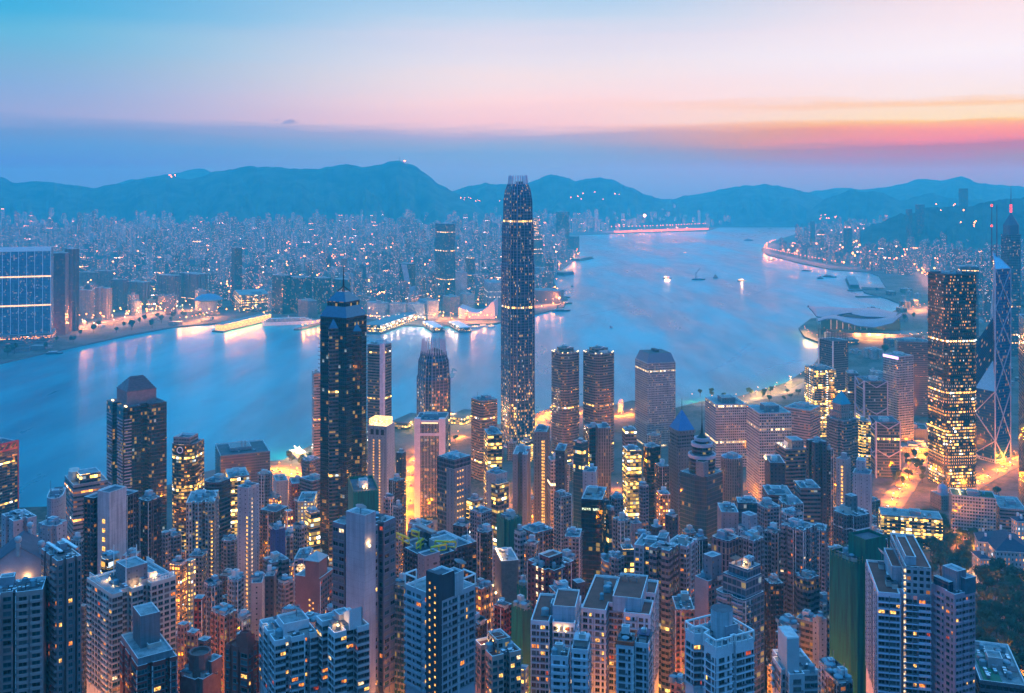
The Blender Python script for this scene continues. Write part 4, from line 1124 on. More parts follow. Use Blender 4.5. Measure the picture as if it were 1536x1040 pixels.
for e in (0, 1): m_.beam((-h.wl * .4, -h.wr * .3 + e * 6, zt + 2.6), (h.wl * .45, -h.wr * .3 + e * 6, zt + 3.2), 1.2, 0, .5)
m_.beam((-h.wl * .2, -h.wr * .3, zt), (-h.wl * .2, -h.wr * .3, zt + 2.6), .4); m_.beam((h.wl * .2, -h.wr * .3, zt), (h.wl * .2, -h.wr * .3, zt + 2.6), .4)
m_.build('pergola', [WHITE], h.root)
h = T('pavilion', 'grey gabled rooftop pavilion with ball finials at far left', -8, 62, 70, 838, 425, 'blankgrey', 'rect', 3, 0, base=150, foot=False, cat='pavilion'); h.body = MB(); h.body.prism(h.poly, zpix(890, 425) - 158, h.zt, 0, 1, 2, 0); h.mat = plain('pavilion_wall', (158, 158, 168), .8, .15, .2); h.done()
m_ = MB(); a, b = h.wl / 2, h.wr / 2; zr = h.zt + 6.2
m_.face([(-a, -b, h.zt), (a, -b, h.zt), (0, -b, zr)], 0); m_.face([(a, b, h.zt), (-a, b, h.zt), (0, b, zr)], 0)
m_.face([(a + .6, -b - .6, h.zt - .3), (a + .6, b, h.zt - .3), (0, b, zr + .3), (0, -b - .6, zr + .3)], 1); m_.face([(-a - .6, b, h.zt - .3), (-a - .6, -b - .6, h.zt - .3), (0, -b - .6, zr + .3), (0, b, zr + .3)], 1)
m_.build('gable_roof', [MATS['pavilion_wall'], plain('roof_slate2', (84, 84, 96), .8)], h.root)
for x, y, z in [(-a * .95, -b, h.zt + .5), (0, -b, zr), (a * .95, -b * .6, h.zt + 2), (a * .25, b, zr - .8)]:
    m_ = MB(); m_.lathe(x, y, [(.9, z - 4), (.9, z + 1.2), (.5, z + 1.4), (1.3, z + 2.1), (1.5, z + 3.0), (1.2, z + 4.0), (.1, z + 4.5)], 12); m_.build('ball_finial', [plain('finial_stone', (176, 172, 172), .7)], h.root)
for x in (-a * .45, a * .4): lamp_part(h, x, -b - 1.2, zpix(875, 425) - 148, .5)

# white-green block with trellised roof
h = T('apartment_tower', 'pale green and white block with white trellises and a lit roof terrace', 130, 168, 264, 892, 480, 'res_cream', [(0, 0), (1, 0), (1, .0), (1, .16), (.9, .16), (.9, .3), (1, .3), (1, .48), (.86, .48), (.86, .6), (1, .6), (1, 1), (0, 1)], 1.1, 2, bay=3)
h.mat = plain('wall_pale_green', (178, 186, 180), .8, .15, .15); near_windows(h, [1.7], lit=.04, mix=(7, 2, 1, 0), ledge=.35); h.done()
h.block('stair_block', .38, .82, .3, .62, h.zt - 2, h.zt + 8.5, 'blankgrey')
m_ = MB()
for (u0, u1, v) in [(.02, .45, .04), (.98, .98, 0), (.02, .3, .95)]:
    for e in range(9):
        x = h.U(u0 + (u1 - u0) * e / 8); y = h.V(v) if u0 != u1 else h.V(.62 + .36 * e / 8); m_.beam((x, y, h.zt), (x, y, h.zt + 2.4), .25)
    for zz_ in (1.2, 2.4):
        if u0 != u1: m_.beam((h.U(u0), h.V(v), h.zt + zz_), (h.U(u1), h.V(v), h.zt + zz_), .3)
        else: m_.beam((h.U(u0), h.V(.62), h.zt + zz_), (h.U(u0), h.V(.98), h.zt + zz_), .3)
m_.build('trellis', [WHITE], h.root)
m_ = MB()
for x, y in [(.36, .28), (.83, .28), (.36, .64)]: m_.beam((h.U(x), h.V(y), h.zt), (h.U(x), h.V(y), h.zt + 19 - 8 * y), .35)
m_.build('flagpole', [WHITE], h.root)
for x, y in [(.3, .2), (.6, .18), (.88, .4), (.8, .75)]: lamp_part(h, h.U(x), h.V(y), h.zt - 1, .35)

# grey and red block with bare concrete lift tower, front
h = T('apartment_tower', 'grey and brick red front block with a bare concrete lift tower', 180, 206, 266, 1000, 415, 'res_red', 'bays', .6, 2, bay=3)
h.mat = plain('wall_brick_red', (150, 62, 52), .8, .2, .15); near_windows(h, [2.2, .8], lit=.05, mix=(4, 5, 1, 0), ledge=.3); h.done()
h.block('lift_tower', .18, .62, .25, .75, h.zt - 2, h.z(942), panelled('bare_concrete', (132, 138, 146)), .6)
h.block('service_wall', .02, .98, .02, .9, h.zt - .1, h.zt + 3.0, panelled('grey_render', (150, 154, 160)), .8)

# dark residential tower with white stair shaft
h = T('apartment_tower', 'dark tower with a white panelled shaft and a column of lit stairs', 126, 166, 208, 752, 620, 'res_dark', 'recess', 1.0, 3, ROOFD, bay=2.6); h.done()
wp = panelled('shaft_panels', (210, 206, 206))
h.block('panelled_shaft', .62, 1.06, -.10, .5, 0, h.z(737), wp, 1.0)
m_ = MB(); x = h.U(1.06) + .1
for e in range(18):
    z = h.z(777 + 13.7 * e); m_.box(h.U(.80), h.U(.90), h.V(-.10) - .15, h.V(-.10), z - 3.2, z - .6)
m_.build('stair_window', [LITS[0]], h.root)
TT('apartment_tower', 'dark wing with teal framed bay windows behind the panelled shaft', 205, 222, 242, 752, 660, 'res_dark', 'bays', 1, 4, ROOFD, bay=2.6)
TT('office_tower', 'blank white slab with a black glass stripe at far left', 2, 20, 55, 782, 560, 'blankpale', 'recess', .7, 6, bay=4.5)
h = TT('apartment_tower', 'tall pale concrete tower with a rounded corner, far left', 68, 93, 99, 747, 640, 'blankpale', 'bow', 2.5, 4, bay=4.5)
TT('office_tower', 'white clad tower with black glass corner, beside the rounded concrete one', 54, 82, 104, 790, 590, 'blankpale', 'steps', .8, 5, bay=3.0)
h = T('office_block', 'salmon office block in ribbon windows with round roof drums', 97, 110, 162, 728, 800, 'rosyband', 'rect', .8, 4, bay=3.0); h.done()
for x, y in ((-.2, -.3), (-.02, -.36)):
    m_ = MB(); m_.lathe(x * h.wl, y * h.wr, [(4, h.zt), (4, h.zt + 7)], 16); m_.build('roof_drum', [plain('drum_pale', (206, 190, 182), .7)], h.root)
h.block('lit_penthouse', .45, .95, .2, .8, h.zt - 1, h.zt + 7, 'litoffice')
h = T('office_tower', 'dark tower framed in red steel cut by the left edge', -50, -20, 26, 672, 1150, 'darkband', 'rect', 1, 5, ROOFD, bay=2.4); h.done()
m_ = MB(); rs = plain('red_steel', (168, 44, 52), .5, .15)
a, b = h.wl / 2 + .6, h.wr / 2 + .6
for z in (h.zt, h.zt - 8):
    m_.beam((-a, -b, z), (a, -b, z), 1.8); m_.beam((a, -b, z), (a, b, z), 1.8)
for e in range(6): x = -a + 2 * a * e / 6; m_.beam((x, -b, h.zt - 8), (x + 2 * a / 6, -b, h.zt), 1.0); y = -b + 2 * b * e / 6; m_.beam((a, y, h.zt - 8), (a, y + 2 * b / 6, h.zt), 1.0)
m_.beam((a, -b, 0), (a, -b, h.zt), 1.4); m_.beam((a, b, 0), (a, b, h.zt), 1.4)
m_.build('red_frame', [rs], h.root)
h = T('office_tower', 'dark round fronted tower with many yellow lit floors and a ring logo', 253, 288, 306, 668, 1000, 'darkband', 'bow', 1, 3, ROOFD, bay=2.2); h.mat = facade('facade_yellowlit', (40, 46, 58), (12, 20, 32), 2.4, 3.6, .9, .56, .22, .12, YEL, 2.6, .12, .4); h.done()
m_ = MB(); zl = h.z(676)
for e in range(20):
    a, b = 2 * math.pi * e / 20, 2 * math.pi * (e + 1) / 20
    m_.beam((3 * math.cos(a), -h.wr / 2 - .9, zl + 3 * math.sin(a)), (3 * math.cos(b), -h.wr / 2 - .9, zl + 3 * math.sin(b)), .7)
m_.build('ring_emblem', [DISH], h.root)
h.block('crown', .15, .85, .1, .8, h.zt - 1, h.zt + 7, 'greyoffice', 2.5)
h = T('office_block', 'purple tinted slab with a lattice roof mast near the water', 323, 331, 405, 684, 1230, 'purpleslab', 'rect', .25, 6, ROOFD, bay=2.6, par=2); h.done()
m_ = MB()
for x, y in ((-2, -2), (2, -2), (2, 2), (-2, 2)): m_.beam((x + 12, y, h.zt - 1), (x + 12, y, h.zt + 11), .5)
for z in (3, 6, 9): m_.beam((10, -2, h.zt + z), (14, -2, h.zt + z), .4); m_.beam((9, 2, h.zt + z), (15, 2, h.zt + z), .8)
m_.build('lattice_mast', [METAL], h.root)
h = TT('apartment_tower', 'tall beige slab with two columns of lit stair windows', 279, 322, 328, 752, 720, 'res_cream', 'bays', 4, 5, bay=2.8)
def stair_cols(h, us, lo, face='F', w_=1.3, step=2.9, m_idx=0, top=2.5, hh=1.4, jit=0):
    m_ = MB(); z = h.zt - top; k = 0
    while z > max(3, lo):
        for i, u_ in enumerate(us):
            zz_ = z - (i % 2) * jit
            if face == 'F': x = h.U(u_); m_.box(x - w_ / 2, x + w_ / 2, -h.wr / 2 - .14, -h.wr / 2 - .02, zz_ - hh, zz_)
            else: y = h.V(u_); m_.box(h.wl / 2 + .02, h.wl / 2 + .14, y - w_ / 2, y + w_ / 2, zz_ - hh, zz_)
        z -= step
    m_.build('stair_windows', [LITS[m_idx]], h.root)['kind'] = 'stuff'
stair_cols(h, (.38, .9), 20, top=14); 
TT('office_tower', 'oval tower banded in dark balconies with a lit glass cap', 302, 325, 346, 725, 820, 'darkband', 'bow', 1, 5, ROOFD, bay=2.6)
TT('office_block', 'dark office with hollow square roof garden, left of the white twin slabs', 338, 343, 374, 716, 930, 'litoffice', 'rect', .6, 6, bay=2.6, par=3.5)
h = TT('apartment_tower', 'slim white and beige slab tower with one lit stair column', 356, 372, 389, 732, 690, 'blankpale', 'rect', 1.2, 4, bay=2.6); stair_cols(h, (.92,), 20, top=20)
stair_cols(h, (.35,), 20, 'R', .8, 2.9, 3, 8)
TT('apartment_tower', 'grey brown tower behind the slim white slab', 384, 400, 410, 712, 900, 'res_grey', 'cross', 1, 4)
TT('office_block', 'pale blue blank walled block beside the curving lit road', 410, 414, 432, 722, 980, 'blankpale', 'rect', .5, 4)
TT('office_block', 'plain brick red block under the curving lit road', 434, 438, 458, 726, 1040, 'res_red', 'rect', .6, 4)
TT('office_block', 'stepped grey office next to the dark star tower', 450, 462, 482, 692, 1120, 'greyoffice', 'steps', 1, 8, bay=2.4)
TT('office_block', 'lower step of grey office with square windows by the star tower', 450, 468, 492, 722, 1020, 'greyoffice', 'rect', 1, 5, bay=2.4)
TT('office_tower', 'narrow pink lavender slab seen edge on left of the star tower', 468, 471, 481, 560, 1330, 'rosyband', 'rect', .4, 1)
h = T('office_tower', 'tall brown tower with a white edge strip right of the star tower', 549, 574, 589, 518, 1250, 'brownband', 'chamf', 1, 5, bay=2.6); h.done(); m_ = MB(); m_.box(h.wl / 2 - 4, h.wl / 2 + .6, -h.wr / 2 - .6, -h.wr / 2 + 5, 0, h.zt + 2); m_.build('edge_strip', [plain('edge_white', (190, 186, 198), .7)], h.root)
h = T('office_tower', 'white hotel tower with a brilliantly lit crown and dark notches', 552, 580, 592, 640, 1000, 'blankpale', 'rect', 1, 2, bay=3); h.done(); stair_cols(h, (.3, .62), 20, top=14)
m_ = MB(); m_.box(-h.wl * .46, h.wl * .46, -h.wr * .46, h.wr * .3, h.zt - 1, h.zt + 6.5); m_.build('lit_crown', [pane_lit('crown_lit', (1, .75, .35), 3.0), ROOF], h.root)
m_ = MB()
for x in (-.28, 0, .28): m_.box(x * h.wl - 1.6, x * h.wl + 1.6, -h.wr / 2 - .12, -h.wr / 2, h.zt - 9, h.zt - 3.5)
m_.build('dark_notch', [BLACK], h.root)
TT('office_tower', 'dark navy slab cut by the right edge', 1528, 1536, 1600, 478, 1150, 'navy', 'rect', 1, 0, ROOFD, bay=2.4)

# stepped grey tower with projecting roof frame
h = T('office_tower', 'blue grey office with a white tray roof and blank side wall', 657, 681, 706, 690, 850, 'bluesteel', 'rect', 1, 6, bay=2.6, par=3); h.done(); h.block('blank_core', .55, 1.02, -.02, .99, 0, h.z(704), 'blankgrey', .5)
m_ = MB(); x = h.U(1.02) + .05
z = h.z(708)
while z > 15:
    for y in (.2, .35, .5): m_.box(x, x + .12, h.V(y) - .6, h.V(y) + .6, z - 1.3, z)
    z -= 5.6
m_.build('stair_windows', [LITS[0]], h.root)['kind'] = 'stuff'
TT('office_tower', 'brown tower in dark ribbon windows left of the tallest tower', 705, 722, 748, 602, 1330, 'brownband', 'chamf', 1, 8, ROOFD, bay=2.6, par=4)
TT('office_block', 'glass office with brightly lit upper floors and roof dish', 726, 732, 753, 652, 1000, 'litoffice', 'rect', .6, 8, bay=2.6)
h = TT('office_block', 'white blank slab with two bright glazed storeys beside it', 729, 744, 761, 712, 880, 'blankpale', 'rect', 1, 8, bay=3)
h.block('lit_glass_wing', .6, 1.25, -.05, .9, 0, h.z(712) - 8, 'litoffice')
h = TT('office_block', 'plain grey portal shaped slab with a notch in its roof', 769, 791, 796, 682, 950, 'blankgrey', 'twin', 3, 3, bay=4)
h = TT('office_tower', 'slim beige tower with one bright lit column of rooms', 801, 820, 824, 648, 1010, 'beigestone', 'rect', 3, 8, bay=2.6); stair_cols(h, (.72,), 30, w_=3.0, step=3.4, top=9, hh=2.2); stair_cols(h, (.6,), 30, 'R', 1.2, 3.4, 0, 5)
TT('office_block', 'white banded office tucked behind plain concrete slabs', 822, 826, 840, 690, 980, 'whitegrid', 'rect', .7, 4, bay=2.6)
TT('office_block', 'plain concrete slab right of the slim beige lit tower', 833, 847, 851, 676, 900, 'darkslab', 'rect', 3, 5, bay=5).root
TT('office_tower', 'blue glass tower with an open slatted top, centre', 860, 874, 882, 664, 960, 'tealglass', 'rect', .8, 6, bay=2.4)
TT('office_tower', 'dark tower behind the blue glass slatted one', 876, 884, 900, 642, 1080, 'navy', 'rect', .9, 6, ROOFD, bay=2.4)
TT('office_tower', 'tall grey tower of close upright fins in the centre', 894, 898, 916, 642, 1000, 'finoffice', 'rect', .7, 4, bay=2.6)
h = TT('office_block', 'small white leaning block with one tall slot window', 874, 893, 896, 708, 860, 'blankpale', 'rect', 3, 4, bay=4)
h = T('office_block', 'black glass block with one lit greenish sign band', 872, 903, 910, 750, 780, 'navy', 'rect', 2, 8, bay=2.6); h.mat = facade('facade_blackpane', (20, 30, 44), (6, 18, 34), 3, 3.6, .96, .8, .03, 0, YEL, 2.2, .08, .3); h.done()
m_ = MB()
for e in range(8):
    if e == 4: continue
    x = -h.wl * .42 + h.wl * .74 * e / 7; m_.box(x - .75, x + .75, -h.wr / 2 - .14, -h.wr / 2 - .02, h.z(767), h.z(763.5))
m_.build('lit_band', [pane_lit('sign_green', (.72, 1, .72), 1.5)], h.root)  # lit sign, its lettering simplified to a plain glowing band
h = TT('apartment_tower', 'art deco block with an arched stone front and green side', 829, 843, 859, 746, 780, 'res_beige', 'chamf', 1, 5, bay=2.2)
m_ = MB(); a = h.wl * .32
pts = [(-a, -h.wr / 2 - .5, h.zt)] + [(-a * math.cos(math.pi * e / 10), -h.wr / 2 - .5, h.zt + a * .8 * math.sin(math.pi * e / 10)) for e in range(11)] + [(a, -h.wr / 2 - .5, h.zt)]
m_.face(pts); m_.face([(x, y + 6, z) for x, y, z in reversed(pts)])
for p, q in zip(pts, pts[1:]): m_.face([p, (p[0], p[1] + 6, p[2]), (q[0], q[1] + 6, q[2]), q])
m_.build('arched_gable', [F['beigestone']], h.root)
TT('office_tower', 'office with glowing pitched glass top right of the finned tower', 934, 941, 962, 676, 940, 'litoffice', 'rect', .8, 3, bay=2.6)
TT('office_tower', 'dark tower with an open framed roof beside the glowing glass top', 934, 938, 955, 645, 1010, 'greyoffice', 'rect', .9, 8, bay=2.6)
TT('office_tower', 'dark block with pale plant storey left of the beige pyramid tower', 962, 973, 992, 672, 1010, 'navy', 'steps', .9, 6, bay=2.6)
TT('office_block', 'small dark office under the beige pyramid tower', 982, 990, 1004, 700, 960, 'res_brown', 'rect', .8, 5)
TT('office_block', 'orange lit brick office under the beige pyramid tower', 985, 990, 1006, 742, 850, 'litres', 'rect', .8, 4)
TT('apartment_tower', 'slim grey spired old tower with one glowing floor', 957, 963, 974, 730, 820, 'res_grey', 'steps', .9, 3)
TT('apartment_block', 'grey gabled block below the finned tower', 915, 922, 935, 748, 800, 'res_grey', 'rect', .9, 5)
TT('apartment_block', 'dark narrow block standing before the beige pyramid tower', 998, 1008, 1017, 775, 760, 'darkslab', 'rect', 1, 4)
TT('office_block', 'teal glazed cube with flat roof left of the gridded white blocks', 1104, 1107, 1137, 754, 800, 'tealglass', 'rect', .5, 5, bay=2.2)
TT('office_block', 'grey blank block with a framed roof by the teal cube', 1076, 1082, 1108, 768, 760, 'blankgrey', 'rect', .6, 8)
TT('office_block', 'pink white ribbon windowed office behind the brown block', 1176, 1215, 1231, 616, 1380, 'rosyband', 'rect', 1, 5, bay=2.6)
TT('office_tower', 'dark office with scattered lit floors below the slatted top tower', 1207, 1222, 1254, 555, 1560, 'litoffice', 'rect', .9, 8, ROOFD, bay=2.6)
TT('office_tower', 'blue office with curved lit bays beside the stepped stone tower', 1284, 1290, 1306, 632, 1220, 'litoffice', 'bow', .8, 5, bay=2.2)
TT('office_tower', 'brown tower with orange lit middle floors near the truss towers', 1268, 1272, 1288, 560, 1480, 'brownband', 'rect', .8, 4, bay=2.2)
TT('office_block', 'broad brown block behind the purple strip tower', 1342, 1346, 1395, 512, 1720, 'purpleslab', 'rect', .6, 8, ROOFD)
TT('office_tower', 'pale hazy block rising behind the square lit tower', 1437, 1440, 1468, 400, 2450, 'purpleslab', 'rect', .4, 4)
h = TT('office_block', 'brown ribbon windowed office with floodlit roof edge', 1163, 1179, 1211, 674, 990, 'brownband', 'rect', .9, 3, bay=2.6); h.block('plant_block', .3, .95, .3, .85, h.zt - 2, h.zt + 8, 'beigestone')
for x in (.2, .45, .75): lamp_part(h, h.U(x), h.V(.06), h.zt, .8)
h = TT('office_block', 'plain slate slab with twin floodlights on its corner', 1147, 1155, 1178, 694, 930, 'darkslab', 'rect', .5, 3, ROOFD)
for x in (.08, .3): lamp_part(h, h.U(x), h.V(-.02), h.zt - 3, 1.0)
TT('office_tower', 'windowless navy slab standing before the stepped stone tower', 1209, 1222, 1240, 664, 950, 'darkslab', 'twin', 1, 2, ROOFD, bay=6)
TT('office_block', 'orange lit brown block beside the windowless navy slab', 1238, 1243, 1250, 674, 960, 'res_brown', 'rect', .9, 2)
h = TT('office_tower', 'slender white tower with a warm lit stair column', 1254, 1269, 1276, 690, 880, 'blankwarm', 'rect', 1, 3); stair_cols(h, (.6,), 15, w_=1.8, step=3.3, top=6, hh=2.0)
h = TT('office_block', 'blank pale slab with a tall plain lift block', 1279, 1305, 1308, 712, 860, 'blankpale', 'rect', 3, 2, bay=9); h.block('lift_block', .18, .68, .2, .9, h.zt - 2, h.z(694), 'blankpale')
TT('office_block', 'brown banded office with a red lit top floor', 1191, 1201, 1231, 732, 850, 'brownband', 'rect', .8, 7, bay=2.6)
TT('office_block', 'low dark teal office with long flat roof', 1143, 1152, 1190, 742, 860, 'darkband', 'rect', .8, 7)
h = TT('apartment_block', 'pale block with a rounded arch gable', 1164, 1176, 1207, 757, 780, 'res_beige', 'steps', .8, 6)
TT('apartment_block', 'grey pitched roof block below the low teal office', 1134, 1148, 1172, 762, 760, 'res_grey', 'chamf', 1, 5)
h = T('apartment_tower', 'brown cross shaped apartment tower with white roof rims', 1243, 1277, 1311, 776, 700, 'res_beige', 'cross', 1, 3, bay=2.6); h.mat = facade('facade_brownres', (142, 118, 112), (30, 34, 40), 2.6, 2.9, .46, .46, .02, 0, ORA, 2, ac=.5); h.done(); h.block('lift_tower', .36, .64, .36, .64, h.zt - 2, h.z(752), 'beigestone')
m_ = MB()
for z in (h.z(797), h.z(797) - .01): pp = [(x * 1.03, y * 1.03) for x, y in h.poly]
m_.walls(pp, h.z(798), h.z(796)); m_.build('white_band', [WHITE], h.root)
TT('apartment_tower', 'slim pink tower left of the green netted scaffold', 1219, 1238, 1241, 796, 690, 'res_pink', 'bays', 3, 4)
TT('apartment_tower', 'blue grey tower with long rows of windows, right of the dish roofed tower', 1108, 1130, 1146, 812, 560, 'res_grey', 'bays', 1, 5)
h = T('apartment_tower', 'tall grey tower with ribbed front and terracotta side, lower right', 1171, 1205, 1225, 796, 620, 'res_grey', 'bays', 1, 6); near_windows(h, [1.5, .8], lit=.06, fh=2.9, ledge=.3, limit=100, mix=(2, 5, 3, 1)); h.done()
TT('apartment_tower', 'grey tower of lit bay windows beside the curved green glass block', 1146, 1163, 1172, 800, 640, 'res_grey', 'recess', 1, 6)
TT('apartment_tower', 'white stepped tower behind the ribbed grey one', 1168, 1182, 1206, 772, 720, 'res_white', 'steps', 1, 6)
# curved green glass apartment tower with terrace
h = T('apartment_tower', 'curved apartment tower with green glass bays and a terrace pergola', 1074, 1118, 1146, 900, 470, 'curvedgreen', [(0, 0), (.1, -.06), (.3, -.09), (.42, -.06), (.46, 0), (.54, 0), (.6, -.06), (.8, -.09), (.94, -.05), (1, .04), (1, 1), (0, 1)], .9, 0, bay=2.6); h.done()
g1 = facade('facade_terraceglass', (150, 170, 180), (20, 70, 86), 2.4, 3.4, .9, .75, .06, .0, YEL, 2, .1)
h.block('terrace_storeys', .2, .98, .06, .9, h.zt - 1, h.z(872), g1, 1.0); h.block('upper_terrace_storeys', .3, .95, .2, .9, h.z(872) - 1, h.z(858), g1, 1.2)
m_ = MB(); z = h.z(858)
for x, y in ((.35, .25), (.55, .25), (.55, .5), (.35, .5)): m_.beam((h.U(x), h.V(y), z - 1), (h.U(x), h.V(y), z + 2.2), .25)
m_.box(h.U(.32), h.U(.58), h.V(.2), h.V(.55), z + 2.2, z + 2.6); m_.build('pergola', [plain('pergola_brown', (128, 84, 72), .7)], h.root)
h.block('glazed_hut', .62, .8, .5, .8, z - 1, z + 3.4, 'whitegrid'); lamp_part(h, h.U(.66), h.V(.42), z - .6, .3)
m_ = MB()
for e in range(14):
    zz_ = h.zt - 3 - e * 3
    for i0 in (1, 2, 6, 7): p, q = h.poly[i0], h.poly[i0 + 1]; h_ = m_.obox(p, q, .7, zz_, zz_ + .7)
m_.build('balcony', [plain('balcony_pale', (150, 150, 162))], h.root)
h = T('apartment_tower', 'grey brown tower with a plain slab wall left of the curved green glass block', 1042, 1062, 1082, 872, 490, 'res_brown', 'rect', 1.1, 3); h.mat = plain('wall_taupe', (148, 132, 132), .8, .15, .15); near_windows(h, [1.0], lit=.08, edges=[1], mix=(1, 6, 1, 1), wh=1.6); h.done(); h.block('stair_tower', .35, 1.0, .3, 1.0, h.zt - 2, h.z(838), 'blankgrey'); h.block('roof_flat', .0, .5, .6, 1.0, h.zt - 2, h.z(850), 'tealglass')
h = TT('apartment_tower', 'square blue grey tower with pale corners and a roof dish', 1066, 1092, 1110, 812, 560, 'finoffice', 'chamf', 1, 2, bay=1.3); dish(h, 2, 0, h.zt - 1, 3.2)
TT('apartment_block', 'white low block with lift tower between the dish tower and the teal cube', 1104, 1125, 1147, 800, 620, 'res_white', 'steps', 1, 6).block('lift_tower', .2, .8, .2, .7, 40, zpix(780, 620) - 85, 'blankpale')
# twin grey residential towers
for (x0, xc, x1, yt, lb) in [(951, 990, 1001, 822, 'pale grey tower with balcony columns, left of two joined slabs'), (1000, 1030, 1046, 820, 'grey tower with a white lightning mast, right of two joined slabs')]:
    h = T('apartment_tower', lb, x0, xc, x1, yt, 590, 'res_grey', 'recess' if x0 < 1000 else 'bays', 1.2, 4)
    h.mat = plain('wall_cool_grey', (164, 166, 176), .8, .15, .12); near_windows(h, [1.4, .7], lit=.06, ledge=.45, mix=(2, 6, 2, 1)); h.done()
h = T('apartment_tower', 'narrow grey shaft with a row of small windows and a dish', 985, 999, 1004, 808, 580, 'blankgrey', 'rect', 2, 0); stair_cols(h, (.5,), 30, w_=1.0, step=2.9, top=8, hh=1.1); h.done(); dish(h, 0, 0, h.zt - 1, 2.2)
m_ = MB(); m_.beam((5, -h.wr / 2 - 2, 0), (5, -h.wr / 2 - 2, h.zt + 2), .5); m_.build('drain_pipe', [WHITE], h.root)
h = TT('apartment_tower', 'dark tower with a white top behind the joined grey slabs', 1040, 1049, 1062, 810, 640, 'res_dark', 'rect', 1, 4)
TT('apartment_tower', 'beige block with pale stripes lit orange from the street', 1008, 1014, 1042, 914, 500, 'res_salmon', 'rect', .6, 2, bay=2.4)
TT('apartment_block', 'small pinkish block at the lower edge beside the stepped pale tower', 1005, 1022, 1030, 1026, 440, 'res_salmon', 'rect', 1, 2)
# stepped white tower, bottom centre right
h = T('apartment_tower', 'stepped white tower with framed roof terraces and round lift core', 1028, 1074, 1131, 972, 395, 'res_white', [(0, 0), (.30, 0), (.36, .16), (.56, .18), (.62, 0), (1, 0), (1, .42), (.95, .42), (.95, .52), (1, .52), (1, 1), (0, 1)], 1, 2)
h.mat = plain('wall_sky_white', (206, 212, 218), .8, .14, .15); near_windows(h, [2.0, .7], lit=.04, ledge=.5, mix=(4, 4, 2, 1), top_gap=4.2); h.done()
m_ = MB(); m_.lathe(h.U(.52), h.V(.55), [(4.6, h.zt - 1), (4.6, h.z(934))], 10, 0, 1); m_.build('round_lift_core', [panelled('core_white', (204, 210, 214)), ROOFD], h.root)
m_ = MB(); pp = h.poly; q_ = inset(pp, .3)
for i in range(len(pp)):
    a, b = Vector(pp[i]), Vector(pp[(i + 1) % len(pp)]); ln = (b - a).length
    for e in range(int(ln / 3) + 1): p = a.lerp(b, e * 3 / max(ln, .1)); m_.beam((p.x, p.y, h.zt - 1), (p.x, p.y, h.zt + 2.6), .4)
    m_.beam((a.x, a.y, h.zt + 2.8), (b.x, b.y, h.zt + 2.8), .6)
m_.build('terrace_frame', [WHITE], h.root)
m_ = MB(); m_.box(h.U(.78) - 1, h.U(.78) + 1, -h.wr / 2 - .1, -h.wr / 2 + .3, 0, h.zt - 4); m_.build('recess_strip', [TRIMD], h.root)

# pale blue complex, bottom centre: three volumes
pb_ = plain('wall_pale_blue', (190, 200, 212), .8, .16, .14)
h = T('apartment_tower', 'pale blue slab with red roof terraces and a square lift block', 796, 862, 872, 935, 445, 'res_white', [(0, 0), (.42, 0), (.42, .2), (.5, .2), (.5, 0), (1, 0), (1, 1), (0, 1)], 2.2, 2, ROOFR); h.mat = pb_; near_windows(h, [1.4, .8], lit=.07, ledge=.35, mix=(1, 6, 2, 2)); h.done(); h.block('lift_block', .48, 1.0, .1, .75, h.zt - 2, h.z(915), panelled('lift_block_blue', (170, 196, 216)))
for x in (.62, .8): lamp_part(h, h.U(x), h.V(-.02), h.zt - 4, .35)
h = T('apartment_tower', 'pale blue slab with two dishes on its high lift block', 872, 975, 988, 922, 462, 'res_white', 'recess', 2.2, 2, ROOFR); h.mat = pb_; near_windows(h, [1.4, .8], lit=.08, ledge=.35, mix=(1, 6, 2, 2)); h.done(); h.block('lift_block', .44, .86, .1, .8, h.zt - 2, h.z(905), MATS['facade_lift_block_blue'])
for x in (-.02, .1, .22): dish(h, h.wl * x, h.wr * .1, h.z(905) - .8, 1.7)
for (x0, xc, x1, yt, lb, orr) in [(826, 852, 855, 985, 'front white bay tower with a red tiled roof deck', 0), (857, 882, 886, 975, 'front white bay tower with a lit covered terrace', 1), (924, 950, 955, 968, 'front white bay tower with an orange roof rim', 2), (952, 972, 978, 966, 'front white bay tower under a purple awning', 3)]:
    h = T('apartment_tower', lb, x0, xc, x1, yt, 415, 'res_white', 'rect', 1.6, 1, ROOFR); h.mat = plain('wall_bay_white', (204, 208, 216), .8, .14, .15); near_windows(h, [2.0, .7], lit=.03, mix=(2, 6, 3, 0), ledge=.3); h.done()
    if orr == 2:
        m_ = MB(); pp = h.poly
        for i in range(len(pp)): a, b = pp[i], pp[(i + 1) % len(pp)]; m_.beam((*a, h.zt + .4), (*b, h.zt + .4), .5, 0, 1.4)
        m_.build('roof_rim', [plain('rim_orange', (206, 84, 48), .7)], h.root)
    if orr in (1, 3):
        m_ = MB(); m_.box(h.U(.05), h.U(.95), h.V(.3), h.V(.98), h.zt + 2.0, h.zt + 2.3); 
        for x in (.1, .9): m_.beam((h.U(x), h.V(.35), h.zt - 1), (h.U(x), h.V(.35), h.zt + 2), .25); m_.beam((h.U(x), h.V(.95), h.zt - 1), (h.U(x), h.V(.95), h.zt + 2), .25)
        m_.build('awning', [plain('awning_purple' if orr == 3 else 'awning_grey', (84, 76, 104) if orr == 3 else (170, 180, 188), .7)], h.root)
        if orr == 1: lamp_part(h, h.U(.5), h.V(.6), h.zt - .9, .3)

